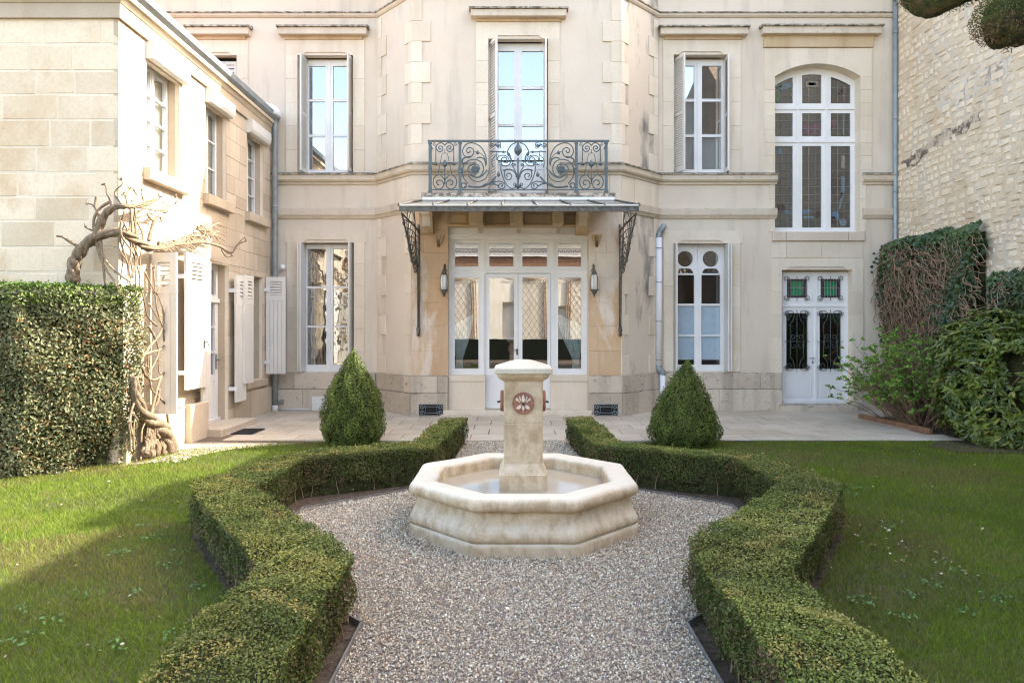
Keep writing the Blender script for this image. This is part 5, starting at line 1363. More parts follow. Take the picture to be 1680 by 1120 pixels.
    sc(smooth_pts([(1180, 820), (1240, 800), (1330, 790), (1400, 830), (1405, 890), (1350, 915), (1305, 880), (1320, 835), (1365, 840), (1370, 870), (1345, 872)]), m_)
    sc(smooth_pts([(1160, 300), (1250, 290), (1330, 300), (1430, 300)]), m_, 0.011, 'leaf'); blob(1470, 335, 55, 65, m_); blob(1385, 298, 60, 40, m_, 'leaf')
    sc(spiral(1190, 185, 44, 10, 0, 1.6, 26), m_, 0.008)
    for j in range(4): sc(smooth_pts([(1230, 180), (1280 + 12 * j, 150 + 22 * j), (1340, 150 + 25 * j), (1310, 180 + 20 * j), (1260, 195)]), m_, 0.006)
    sc(smooth_pts([(1210, 560), (1190, 460), (1230, 380), (1280, 340)]), m_, 0.008); sc(smooth_pts([(1440, 310), (1480, 380), (1530, 470), (1560, 510), (1590, 500)]), m_, 0.007)
    sc(spiral(1560, 510, 26, 8, 0, 1.1, 12), m_, 0.007); sc(spiral(1575, 840, 34, 8, 0, 1.3, 14), m_, 0.008); sc([(1270, 430), (1270, 300)], m_, 0.006)
sc([(1628, 400), (1628, 920)], 0, 0.014, 'stem'); blob(1628, 250, 130, 200, 0, 'finial'); blob(1628, 240, 80, 260, 0, 'finial'); blob(1628, 860, 110, 90, 0, 'bud'); sc([(1560, 450), (1696, 450)], 0, 0.012, 'stem')

# ---- glass canopy
can = MB(); YF, YK = 10.66, 11.70
zf, zk = Z(337, YF), Z(329, YK)
xl, xr = X(655, YF), X(1048, YF); xkl, xkr = X(693, YK), X(1008, YK)
can.box(xl, xr, YF - 0.02, YF + 0.025, Z(346.8, YF), Z(337.6, YF)); 
canopy = can.build('canopy', M['biron'], house, None, 'glazed iron canopy over the garden doors')
p = MB(); p.box(xl, xr, YF - 0.045, YF + 0.03, Z(338.4, YF), Z(336.0, YF)); p.build('gutter_sun_strip', M['sshutter'], canopy)  # cream colour stands in for the sunlight along the canopy's front edge
nb = 7
for i in range(nb):
    t0, t1 = i / nb, (i + 1) / nb
    p = MB(); q = [(xl + (xr - xl) * t0, YF - 0.01, zf), (xl + (xr - xl) * t1, YF - 0.01, zf), (xkl + (xkr - xkl) * t1, YK, zk), (xkl + (xkr - xkl) * t0, YK, zk)]
    p.F(*[p.V(*v_) for v_ in q]); p.build('glass_pane', M['canopyglass'], canopy)
for i in range(nb + 1):
    t = i / nb; a = Vector((xl + (xr - xl) * t, YF - 0.02, zf + 0.012)); b_ = Vector((xkl + (xkr - xkl) * t, YK, zk + 0.012))
    p = MB(); p.tube([a, b_], 0.013, 4); p.tube([a + Vector((0, -0.02, -0.02)), a + Vector((0, 0.03, 0.025))], 0.022, 5); p.build('glazing_bar', M['biron'], canopy)
p = MB(); p.box(xkl, xkr, YK - 0.03, YK + 0.03, zk + 0.006, zk + 0.055); p.build('flashing', M['pvc'], canopy)
for s, xw_ in ((-1, X(687, YB)), (1, X(1017, YB))):    # openwork side brackets
    xo = xl + 0.03 if s < 0 else xr - 0.03
    top_o = Vector((xo, YF + 0.05, Z(349, YF))); top_w = Vector((xw_, YB - 0.03, 3.72)); mid_w = Vector((xw_, YB - 0.03, Z(378, YB))); low_w = Vector((xw_, YB - 0.03, Z(545, YB)))
    br = MB()
    br.tube([top_o, mid_w], 0.015, 5); br.tube([Vector((xw_, YB - .03, 3.45)), low_w], 0.024, 6)
    crv = smooth_pts([tuple(top_o), tuple(top_o.lerp(mid_w, 0.28) + Vector((0, 0, -0.28))), tuple(top_o.lerp(mid_w, 0.55) + Vector((0, 0, -0.62))), tuple(Vector((xw_ , YB - 0.24, 2.65))), tuple(Vector((xw_, YB - 0.12, 2.0))), tuple(low_w + Vector((0, -0.05, 0.1)))], 6)
    br.tube(crv, 0.015, 5)
    n = len(crv)
    for i in range(2, n - 2, 2):
        c_ = Vector(crv[i]); 
        w_ = Vector((xw_, YB - .03, c_.z)) if c_.z < mid_w.z else top_o.lerp(mid_w, min(1, max(0, (top_o.z - c_.z) / (top_o.z - mid_w.z + 1e-6))))
        br.tube([c_, c_.lerp(w_, 0.5) + Vector((0, 0, 0.05)), w_], 0.009, 4)
        r_ = (c_ - w_).length * 0.28
        if r_ > 0.02:
            m_ = c_.lerp(w_, 0.5); u = (w_ - c_).normalized()
            br.tube([m_ + u * r_ * math.cos(a) + Vector((0, 0, r_ * math.sin(a))) for a in np.linspace(0, 6.28, 10, endpoint=False)], 0.008, 4, closed=True)
    for k in range(5): 
        c_ = Vector(crv[3 + k * 3]); br.lathe([(0.005, c_.z - 0.05), (0.03, c_.z), (0.012, c_.z + 0.03), (0.004, c_.z + .05)], (c_.x, c_.y - 0.01), 6)
    br.lathe([(0.01, low_w.z - 0.08), (0.035, low_w.z - 0.05), (0.028, low_w.z), (0.04, low_w.z + 0.05), (0.02, low_w.z + 0.12)], (low_w.x, low_w.y - 0.02), 8)
    br.build('bracket', M['biron'], canopy)

# ---- cellar vents
for l, r in ((687, 727.3), (974, 1013.9)):
    Yv = YB - 0.07; q = R_(l, r, 662.5, 681.5, Yv)
    mb = MB(FB); mb.box(q[0], q[1], -0.076, -0.069, q[2], q[3]); v_ = mb.build('cellar_vent', M['void'], house)
    mb = MB(FB); leafline(mb, *q, -0.075, 0.01, 0.008)
    Yi2 = YB - 0.09; cx_ = (l + r) / 2; W = (r - l)
    def vt(pts, rr=0.006): mb.tube([P(x, y, Yi2) for x, y in pts], rr, 4)
    vt([(cx_ - 9, 667), (cx_ + 9, 667), (cx_ + 9, 677), (cx_ - 9, 677), (cx_ - 9, 667)])
    for s in (-1, 1):
        for ys in (-1, 1):
            vt([(cx_ + s * 9, 672 + ys * 5)] + [(cx_ + s * 11, 672 + ys * 7)] + spiral(cx_ + s * 15, 672 + ys * 4.8, 3.8, 1, math.pi if s > 0 else 0, s * ys * 1.3, 16))
    mb.build('ironwork', M['zinc'], v_)
mb = MB(FW); q = R_(512, 536.5, 650, 672.5, YW - .07); mb.box(q[0], q[1], -0.085, -0.069, q[2], q[3]); mb.build('access_hatch', M['lampglass'], house)
mb = MB(FW); q = R_(459.5, 465.5, 655.5, 662, YW - .07); mb.box(q[0], q[1], -0.12, -0.069, q[2], q[3]); mb.build('socket_box', M['zinc'], house)
mb = MB(); mb.tube([(XL + 0.1, YW - 0.09, 0.03), (X(511, YW), YW - 0.09, 0.03)], 0.012, 6); mb.build('floor_pipe', M['pvc'], house)
mb = MB(); c_ = P(464, 438, YW - 0.1); mb.lathe([(0.02, c_.z - .05), (0.05, c_.z - .04), (0.055, c_.z + .01), (0.03, c_.z + .045)], (c_.x, c_.y), 10); mb.tube([c_ + Vector((-.09, .09, -.07)), c_ + Vector((0, 0, -.06))], 0.008, 5); mb.build('motion_sensor', M['pvc'], house)
# ---- downpipes
mb = MB(); x = X(1469, YW - .08); mb.tube([(x, YW - 0.08, 8.4), (x, YW - .08, 2.4), (x, YW - .08, 0.0)], 0.042, 10)
for z in (7.25, 5.6, 4.2, 2.9): mb.lathe([(0.044, z - .02), (0.05, z), (0.044, z + .02)], (x, YW - .08), 10)
mb.build('downpipe', M['zinc'], house, None, 'tall zinc downpipe at the corner by the stone wall')
mb = MB(); x = X(1081, YW - .1); y = YW - 0.1
mb.tube([(x, y, Z(390, y)), (x, y, Z(600, y))], 0.058, 12); x2 = x + 0.07; mb.tube([(x2, y, Z(612, y)), (x2, y, 0.0)], 0.058, 12)
dp = mb.build('downpipe', M['pvc'], house, None, 'white plastic downpipe with grey elbow beside the bay')
mb = MB(); mb.tube(smooth_pts([(x + 0.10, y + .06, Z(371, y)), (x + 0.08, y - .02, Z(373, y)), (x + 0.02, y, Z(381, y)), (x, y, Z(387, y)), (x, y, Z(392, y))], 4), 0.055, 12); mb.tube(smooth_pts([(x, y, Z(599, y)), (x, y, Z(604, y)), (x2, y, Z(610, y)), (x2, y, Z(615, y))], 4), 0.062, 12)
for p_ in (407, 463, 527, 590): mb.lathe([(0.062, Z(p_, y) - .008), (0.066, Z(p_, y)), (0.062, Z(p_, y) + .008)], (x, y), 12)
mb.build('pipe_elbow', M['zinc'], dp)

# ---- wall lanterns
def lantern(px, label):
    Yl = YB - 0.16; p = P(px, 458, Yl)
    root = thing('wall_lantern', label, 'lantern', (p.x, YB, p.z), 'wall lanterns beside the glazed doors')
    mb = MB(); z = lambda py: Z(py, Yl)
    mb.tube([(p.x, YB - 0.02, z(437)), (p.x, YB - 0.06, z(433)), (p.x, Yl, z(436)), (p.x, Yl, z(444))], 0.010, 6); mb.tube([(p.x, YB - 0.015, z(432)), (p.x, YB - .015, z(455))], 0.018, 6)
    for s in (-1, 1): mb.tube([tuple(Vector((p.x + s * 0.02, YB - .03, z(444))) + Vector((s * 0.025 * math.cos(a) * (1 - a / 9), -0.0, 0.035 * math.sin(a) * (1 - a / 9)))) for a in np.linspace(0, 7, 14)], 0.006, 4)
    mb.build('bracket', M['biron'], root)
    mb = MB(); mb.lathe([(0.012, z(443)), (0.03, z(445)), (0.045, z(448)), (0.05, z(450)), (0.045, z(451))], (p.x, Yl), 12); mb.build('cap', M['biron'], root)
    mb = MB(); mb.lathe([(0.040, z(476)), (0.055, z(472)), (0.062, z(464)), (0.058, z(456)), (0.042, z(450))], (p.x, Yl), 16); mb.build('glass', M['lampglass'], root)
    mb = MB(); mb.lathe([(0.004, z(488)), (0.012, z(486)), (0.02, z(483)), (0.045, z(480)), (0.05, z(477.5)), (0.082, z(476)), (0.082, z(475.2)), (0.04, z(475))], (p.x, Yl), 14); mb.build('tray', M['biron'], root)
    mb = MB()
    for k in range(6):
        a = k * math.pi / 3 + .3; mb.tube([(p.x + .07 * math.cos(a), Yl + .07 * math.sin(a), z(475.5)), (p.x + .072 * math.cos(a), Yl + .072 * math.sin(a), z(458)), (p.x + .048 * math.cos(a), Yl + .048 * math.sin(a), z(449.5))], 0.0035, 4)
    mb.build('cage', M['biron'], root)
lantern(728.5, 'small iron wall lantern on the ochre pier left of the glazed doors'); lantern(975, 'small iron wall lantern on the ochre pier right of the glazed doors')
# ================================================================ SIDE HOUSE (left, at right angles)
XS = -4.61; YS0 = 8.0
side = thing('side_house', 'low limestone side building with white shutters, its long face half in sun', 'house', (XS, YS0, 0))
FS = Fr((XS, YS0), (XS, YW))        # s runs away from the camera, d = -x (into the wall)
FF = Fr((-9.5, YS0), (XS, YS0))     # front face
SL = FS.L; ZC = 5.21
def S(px): return XS * -FOC / (840 - px) * -1 if False else (-XS) * FOC / (840 - px) - YS0
def yy2s(Y): return Y - YS0
W1 = (yy2s(8.62), yy2s(9.46), 3.60, 5.02); W2 = (yy2s(10.28), yy2s(11.02), 3.60, 5.02); W3 = (yy2s(11.87), yy2s(12.66), 3.60, 5.02)
G1 = (yy2s(8.78), yy2s(9.36), 0.62, 2.62); DR = (yy2s(10.20), yy2s(11.10), 0.08, 2.60); G2 = (yy2s(11.78), yy2s(12.62), 0.66, 2.52)
HS = [W1, W2, W3, G1, DR, G2]
plate(MB(FS), 0.010, SL, 0, ZC + 0.6, HS, 0.012, 0.35).build('wall', M['mortar'], side)
plate(MB(FF), 0, FF.L - 0.004, 0, ZC + 0.6, [], 0.004, 0.35).build('wall', M['mortar'], side)
rz = [0.0, 0.27] + [0.27 + 0.2937 * k for k in range(1, 18)]
rz = [z for z in rz if z < ZC - 0.1] + [ZC]
ashlar(FS, 0.0, SL, rz, 0.62, HS, 0.0, 0.06, M['side'], side, 'stone', 0.003, 0.0018, seed=31, djit=0.0015)
fz_ = [ZC - k * 0.297 for k in range(0, 18)][::-1]; fz_[0] = 0.0; fz_ = [z_ + (random.uniform(-.02, .02) if 0 < k_ < len(fz_) - 1 else 0) for k_, z_ in enumerate(fz_)]
ashlar(FF, 2.2, FF.L, fz_, 0.55, [], 0.0, 0.06, M['block'], side, 'stone', 0.006, 0.010, jit=0.007, seed=33, djit=0.002)
# door and window reveals lining
mb = MB(FS)
for h in HS:
    plate(mb, h[0] - 0.02, h[1] + 0.02, h[2] - 0.02, h[3] + 0.02, [(h[0] + 0.004, h[1] - 0.004, h[2] + 0.004, h[3] - 0.004)], 0.061, 0.30)
mb.build('reveal', M['side'], side)
# cornice: frieze, mouldings, gutter
def corn(prof, mat, nm):
    path = [(-9.5, YS0), (XS, YS0), (XS, YW - 0.14)]
    return moulding(path, prof, M[mat], nm, side)
corn([(-0.02, ZC + 0.002), (0.035, ZC + 0.002), (0.04, ZC + 0.17), (-0.02, ZC + 0.17)], 'side', 'frieze')
corn([(-0.02, ZC + 0.171), (0.05, ZC + 0.171), (0.075, ZC + 0.20), (0.09, ZC + 0.235), (-0.02, ZC + 0.235)], 'side', 'cornice')
corn([(-0.02, ZC + 0.236), (0.12, ZC + 0.236), (0.125, ZC + 0.29), (0.105, ZC + 0.30), (-0.02, ZC + 0.30)], 'side', 'cornice')
moulding([(XS, YS0 - 0.15), (XS, YW - 0.14)], [(0.09, ZC + 0.302), (0.13, ZC + 0.302), (0.175, ZC + 0.34), (0.19, ZC + 0.42), (0.175, ZC + 0.425), (0.165, ZC + 0.37), (0.10, ZC + 0.33)], M['zinc'], 'gutter', side)
mb = MB(); a = [mb.V(*p) for p in ((-9.6, YS0 - .12, ZC + .37), (XS + .12, YS0 - .12, ZC + .37), (XS + .12, YW, ZC + .37), (-9.6, YW, ZC + .37), (-9.6, YS0 - .12, ZC + 2.0), (-9.6, YW, ZC + 2.0))]
mb.F(a[0], a[1], a[4]); mb.F(a[1], a[2], a[5], a[4]); mb.F(a[2], a[3], a[5]); mb.F(a[0], a[4], a[5], a[3]); mb.build('roof', M['tile'], side)
mb = MB(); mb.box(-9.4, XS - 0.36, YS0 + 0.4, YW - 0.1, 0.1, 0.2); mb.box(-6.6, -6.5, YS0 + 0.4, YW - .1, 0.2, 5.6); mb.build('rooms', M['dark'], side)
# roller boxes, sills, joinery of the upper windows
def fmesh(h, holes, dep, mat='wpaint', glass='glass', name='window', extra=None):
    mb = plate(MB(FS), h[0] + 0.004, h[1] - 0.004, h[2] + 0.003, h[3] - 0.003, holes, dep, dep + 0.05)
    for q in holes:
        t = 0.009
        for a_ in ((q[0] - t, q[1] + t, q[2] - t, q[2]), (q[0] - t, q[1] + t, q[3], q[3] + t), (q[0] - t, q[0], q[2], q[3]), (q[1], q[1] + t, q[2], q[3])): mb.box(a_[0], a_[1], dep - 0.007, dep + .003, a_[2], a_[3])
    sm = (h[0] + h[1]) / 2; mb.box(sm - 0.02, sm + 0.02, dep - 0.015, dep + .002, h[2] + .02, h[3] - .02)
    w_ = mb.build(name, M[mat], side)
    for q in holes:
        p = MB(FS); p.F(p.V(q[0] - .003, dep + .02, q[2] - .003), p.V(q[1] + .003, dep + .02, q[2] - .003), p.V(q[1] + .003, dep + .02, q[3] + .003), p.V(q[0] - .003, dep + .02, q[3] + .003)); p.build('pane', M[glass], w_)
    return w_
def lights6(h, rows, st=0.06, ms=0.05, bot=0.07):
    sm = (h[0] + h[1]) / 2; z0, z1 = h[2] + bot, h[3] - st; out = []
    for k in range(rows):
        a_, b_ = z0 + (z1 - z0) * k / rows + 0.012, z0 + (z1 - z0) * (k + 1) / rows - 0.012
        out += [(h[0] + st, sm - ms, a_, b_), (sm + ms, h[1] - st, a_, b_)]
    return out
for i, h in enumerate((W1, W2, W3)):
    w_ = fmesh(h, lights6(h, 3 if i == 1 else 4), 0.16)
    cu = MB(FS); cu.box(h[0] + .03, h[1] - .03, 0.235, 0.24, h[2] + .05, h[3] - .05); cu.build('net_curtain', M['net'], w_)
    b_ = MB(FS); s0, s1 = h[0] - 0.02, h[1] + 0.10
    pf = [(-0.11, 5.07), (-0.105, 5.04), (-0.085, 5.00), (-0.06, 4.99), (0.09, 4.99), (0.09, 5.225), (-0.09, 5.225), (-0.11, 5.20)]
    A_ = [b_.V(s0, d, z) for d, z in pf]; B2 = [b_.V(s1, d, z) for d, z in pf]
    b_.F(*A_); b_.F(*reversed(B2))
    for k in range(len(pf)): l = (k + 1) % len(pf); b_.F(A_[l], A_[k], B2[k], B2[l])
    b_.build('shutter_box', M['sshutter'], w_)
    sl = MB(FS); sl.stone(h[0] - 0.09, h[1] + 0.11, 3.45, 3.60, -0.10, 0.16, 0.008); sl.build('sill', M['side'], w_)
# ground floor
w_ = fmesh(G1, lights6(G1, 3), 0.2); sl = MB(FS); sl.stone(G1[0] - 0.1, G1[1] + 0.1, 0.50, 0.62, -0.06, 0.2, 0.008); sl.build('sill', M['side'], w_)
w_ = fmesh(G2, lights6(G2, 3), 0.2); sl = MB(FS); sl.stone(G2[0] - 0.02, G2[1] + 0.12, 0.53, 0.655, -0.06, 0.2, 0.008); sl.build('sill', M['side'], w_)
h = DR
dr = fmesh(DR, [(h[0] + .1, h[1] - .1, 2.12, h[3] - .09), (h[0] + .14, h[1] - .14, 1.62, 1.98), (h[0] + .14, h[1] - .14, 1.22, 1.59), (h[0] + .14, h[1] - .14, 0.85, 1.19)], 0.17, name='door', glass='glass')
mb = MB(FS); mb.box(h[0] + .02, h[1] - .02, 0.13, 0.171, 2.00, 2.06); mb.build('transom_rail', M['wpaint'], dr)
mb = MB(FS); leafline(mb, h[0] + .13, h[1] - .13, 0.18, 0.76, 0.17, 0.012, 0.01); mb.build('panel_moulding', M['wpaint'], dr)
mb = MB(FS); mb.box(h[0] + 0.01, h[1] - .01, 0.12, 0.171, 0.09, 0.15); mb.build('weather_bar', M['wpaint'], dr)
mb = MB(FS); mb.box(h[1] - .105, h[1] - .07, 0.150, 0.171, 0.93, 1.17); mb.build('handle_plate', M['zinc'], dr)
mb = MB(FS); p_ = [FS(h[1] - .09, 0.16, 1.08), FS(h[1] - .09, 0.10, 1.08), FS(h[1] - .20, 0.09, 1.075)]; mb.tube(p_, 0.009, 6); mb.build('handle', M['biron'], dr)
mb = MB(); mb.box(XS - 0.1, XS + 0.34, 10.02, 11.30, -0.02, 0.10); mb2 = MB(Fr((XS + 0.36, 10.0), (XS + 0.36, 11.32))); mb2.stone(0, 1.32, -0.02, 0.103, 0, 0.46, 0.012); mb2.build('door_step', M['side'], side)
# plinth of the side house
ashlar(FS, 0.05, yy2s(10.0), [-0.02, 0.49], 0.8, [], -0.07, 0.0, M['side'], side, 'plinth_stone', 0.008, 0.002, seed=41)
ashlar(FS, yy2s(11.34), SL - 0.08, [-0.02, 0.49], 0.85, [], -0.035, 0.0, M['side'], side, 'plinth_stone', 0.006, 0.002, seed=42)
mb = MB(FS); mb.stone(yy2s(9.50), yy2s(10.05), -0.02, 0.52, -0.15, -0.071, 0.012); mb.build('plinth_stone', M['side'], side)
# shutters (leaf planes given in plan)
shutter_leaf(side, (XS + 0.03, 8.70), (XS + 0.36, 8.66), 0.50, 2.55, 'sshutter', planks=4, louv=(0.25, 0.75, 0.12, 0.42))
shutter_leaf(side, (XS + 0.13, 9.36), (XS + 0.16, 10.0), 0.74, 2.64, 'sshutter', planks=7, louv=(0.2, 0.72, 0.13, 0.42))
shutter_leaf(side, (XS + 0.10, 9.92), (XS + 0.10, 10.19), 0.42, 2.58, 'sshutter', planks=3, louv=(0.2, 0.8, 0.13, 0.42))
shutter_leaf(side, (XS + 0.10, 10.93 + .2), (XS + 0.12, 11.50), 0.38, 2.46, 'sshutter', planks=4, louv=(0.35, 0.85, 0.10, 0.40))
shutter_leaf(side, (XS + 0.145, 11.36), (XS + 0.16, 11.72), 0.66, 2.48, 'sshutter', planks=3, louv=(0.35, 0.8, 0.10, 0.40))
shutter_leaf(side, (XS + 0.02, 12.74), (XS + 0.385, 12.74), 0.735, 2.54, 'sshutter', planks=5, louv=(0.22, 0.82, 0.09, 0.34))
for (x, y, z) in ((XS + .05, 9.35, 2.3), (XS + .05, 9.35, 0.98), (XS + .05, 11.12, 2.2), (XS + .05, 11.12, 0.6), (XS + .02, 12.72, 2.3), (XS + .02, 12.72, 0.95)):
    mb = MB(); mb.box(x - .05, x + .08, y - 0.02, y + 0.02, z - 0.03, z + 0.03); mb.build('hinge', M['pvc'], side)
mb = MB(); mb.box(XS + .17, XS + .185, 9.83, 9.86, 1.30, 1.42); mb.tube([(XS + .19, 9.84, 1.38), (XS + .22, 9.84, 1.40), (XS + .21, 9.90, 1.34)], 0.008, 5); mb.build('shutter_latch', M['biron'], side)
# downpipe
mb = MB(); x, y = XS + 0.09, YW - 0.16; mb.tube([(x + .03, y - .1, ZC + .34), (x, y, ZC + .05), (x, y, 0.9), (x, y, 0.06)], 0.052, 10)
for z in (3.9, 2.4, 0.8): mb.lathe([(0.054, z - .02), (0.062, z), (0.054, z + .02)], (x, y), 10)
mb.build('downpipe', M['zinc'], side, None, 'zinc downpipe in the corner of the two houses')
mb = MB(); mb.lathe([(0.06, 0.0), (0.06, 0.10), (0.055, 0.12)], (x, y), 10); mb.build('pipe_shoe', M['pvc'], side)
mb = MB(); mb.smooth = True; c_ = P(440, 187, 12.9); k = 0.14
mb.lathe([(0.30, ZC + .36), (0.31, c_.z - .05), (0.30, c_.z + .04), (0.24, c_.z + .12), (0.10, c_.z + .17), (0.01, c_.z + .175)], (c_.x - 0.02, 12.86), 16, sx=0.85); mb.build('roof_cowl', M['pvc'], side)

# door mat grate
mt = thing('door_mat', 'dark metal scraper mat on the terrace by the side door step', 'door mat', (-4.1, 10.4, 0.014))
mb = MB(); x0_, x1_, y0_, y1_ = -4.18, -3.86, 10.14, 10.66
for i in range(9): y = y0_ + (y1_ - y0_) * i / 8; mb.box(x0_, x1_, y - .006, y + .006, 0.010, 0.026)
for i in range(7): x = x0_ + (x1_ - x0_) * i / 6; mb.box(x - .004, x + .004, y0_, y1_, 0.011, 0.024)
mb.build('grate', M['black'], mt)

# ================================================================ BOUNDARY WALL (right)
bw = thing('boundary_wall', 'very tall cream rubble stone wall closing the garden on the right', 'wall', (XR, 9, 0))
FR = Fr((XR, YW), (XR, -6))     # s = YW - Y, d = +x
mb = MB(FR)
def RWs(Y): return YW - Y
pts = [(RWs(13.17), 0), (RWs(2.0), 0), (RWs(2.0), 9.0), (RWs(8.6), 9.0), (RWs(8.62), 9.3), (RWs(10.2), 9.3), (RWs(10.6), 9.0), (RWs(13.17), 9.0)]
mb.prism([(s, z) for s, z in pts], 0.03, 0.5)
mb.build('wall', M['rubble_mortar'], bw)
mb = MB(FR); mb.prism([(RWs(1.99), 0), (RWs(-4), 0), (RWs(-4), 11.0), (RWs(0.6), 11.8), (RWs(1.99), 10.6)], 0.02, 0.5); mb.build('gable_wall', M['brownwall'], bw)
rs = random.Random(5); stones = []
z = 0.0
while z < 8.95:
    hgt = rs.uniform(0.075, 0.16); s = 0.02 + rs.uniform(0, 0.1)
    while s < RWs(8.3):
        L = rs.uniform(0.10, 0.32) * (1.15 if hgt > 0.13 else 0.9)
        if z < 1.2 and s < 1.0: pass
        g = 0.014
        stones.append((s + g, s + L - g, z + g * 0.7 + rs.uniform(-.012, .012), z + hgt - g * 0.7 + rs.uniform(-.012, .012)))
        s += L
    z += hgt
def rstone(mb, s0, s1, z0, z1):
    cs, cz = (s0 + s1) / 2, (z0 + z1) / 2; a, b_ = (s1 - s0) / 2 * rs.uniform(.86, 1.1), (z1 - z0) / 2 * rs.uniform(.86, 1.12); n = 8
    cz += 0.07 * math.sin(cs * 1.9 + cz * .8) + 0.03 * math.sin(cs * 5.1 + cz * 2)
    d = 0.030 - rs.uniform(0.002, 0.016)
    O_ = []; 
    for k in range(n):
        t = 2 * math.pi * (k + 0.5) / n; c_, s_ = math.cos(t), math.sin(t); e = 0.38
        x = math.copysign(abs(c_) ** e, c_) * rs.uniform(0.82, 1.02); y = math.copysign(abs(s_) ** e, s_) * rs.uniform(0.82, 1.02)
        O_.append((x, y))
    A_ = [mb.V(cs + x * a, 0.05, cz + y * b_) for x, y in O_]; B2 = [mb.V(cs + x * a * 0.97, d + 0.012, cz + y * b_ * 0.96) for x, y in O_]; C_ = [mb.V(cs + x * (a - 0.016), d + rs.uniform(-.004, .004), cz + y * (b_ - 0.013)) for x, y in O_]
    m_ = mb.V(cs, d - 0.003, cz)
    for k in range(n):
        l = (k + 1) % n; mb.F(A_[k], A_[l], B2[l], B2[k]); mb.F(B2[k], B2[l], C_[l], C_[k]); mb.F(C_[k], C_[l], m_)
def vis(st):
    Yc = YW - (st[0] + st[1]) / 2; zc = (st[2] + st[3]) / 2
    px = 840 + XR * FOC / Yc; py = HOR - (zc - EYE) * FOC / Yc
    if px > 1690 or py < -10 or py > 700: return 0
    if py > 400 and px < 1620: return 0.1 * (st[1] - st[0]) * (st[3] - st[2])
    return (st[1] - st[0]) * (st[3] - st[2]) * (FOC / Yc) ** 2 * (XR / Yc)
stones.sort(key=vis, reverse=True)
for st in stones[:300]:
    mb = MB(FR); mb.smooth = False; rstone(mb, *st); mb.build('stone', M['rubble'], bw)
mb = MB(FR)
for st in stones[300:]: rstone(mb, *st)
mb.build('stones', M['rubble'], bw, 'stuff')
def wall_patch(pp_, mat, d0, nm):
    rs2 = random.Random(3); out = []
    for i, (x, y) in enumerate(pp_):
        x2, y2 = pp_[(i + 1) % len(pp_)]
        for t in (0, .25, .5, .75):
            a_, b_ = x + (x2 - x) * t + rs2.uniform(-3, 3), y + (y2 - y) * t + rs2.uniform(-3, 3); Yp = XR * FOC / (a_ - 840); out.append((YW - Yp, Z(b_, Yp)))
    mb = MB(FR); mb.prism(out, d0, 0.04); mb.build(nm, mat, bw)
M['plaster'] = stone_mat('grey_plaster', (0.60, 0.52, 0.42), (0.67, 0.60, 0.50), dark=(0.22, 0.19, 0.16), rnd=0, stain=0.7, bmp=1.0, fine=18, streak=(3, 6, 3), stain_at=(0.52, 0.62))
M['fissure'] = stone_mat('dark_fissured_stone', (0.50, 0.40, 0.29), (0.60, 0.50, 0.38), dark=(0.10, 0.08, 0.065), rnd=0, stain=0.9, bmp=1.0, fine=18, streak=(4, 5, 6), stain_at=(0.46, 0.58))
wall_patch([(1530, 176), (1545, 150), (1565, 138), (1600, 108), (1636, 84), (1656, 92), (1654, 118), (1630, 140), (1600, 152), (1570, 170), (1545, 186)], M['plaster'], 0.025, 'plaster_patch')
wall_patch([(1478, 266), (1496, 250), (1520, 234), (1548, 214), (1580, 198), (1602, 184), (1606, 196), (1580, 216), (1552, 232), (1525, 248), (1500, 268), (1484, 280)], M['fissure'], 0.021, 'weathered_patch')
print('rubble stones', len(stones))

# ================================================================ REAR HOUSE (mirrored in the glass)
rh = thing('garden_house', 'cream house wall with brown trellis arches, seen mirrored in the glazed doors', 'house', (0, -10, 0))
FH = Fr((12, -10), (-12, -10))
plate(MB(FH), 0, 24, 0, 4.6, [(11.6, 12.5, 0.1, 2.9), (9.0, 10.0, 0.1, 2.7)], 0, 0.3).build('wall', M['rear'], rh)
mb = MB(FH); mb.box(11.6, 12.5, 0.29, 0.31, 0.1, 2.9); mb.box(9.0, 10.0, 0.29, .31, .1, 2.7); mb.build('window', M['net'], rh)
for z0_, z1_, mt_, d_ in ((4.603, 4.78, 'brick', 0.0), (4.783, 5.22, 'timber', 0.06), (5.223, 5.62, 'net', -0.06), (5.623, 6.0, 'rear', -0.12)):
    mb = MB(FH); mb.box(0, 24, d_, 0.3, z0_, z1_); mb.build('cornice_band', M[mt_], rh)
mb = MB(FH)
for k in range(110): mb.disc(6 + k * 0.11, -0.075, -0.0605, 5.47 + 0.03 * (k % 2), 0.045, 7)
mb.build('cornice_carving', M['trellis'], rh, 'stuff')
mb = MB(FH); a = [mb.V(*p) for p in ((0, -0.3, 6.01), (24, -0.3, 6.01), (24, 2.2, 6.6), (0, 2.2, 6.6))]; mb.F(*a); mb.build('roof', M['tile'], rh)
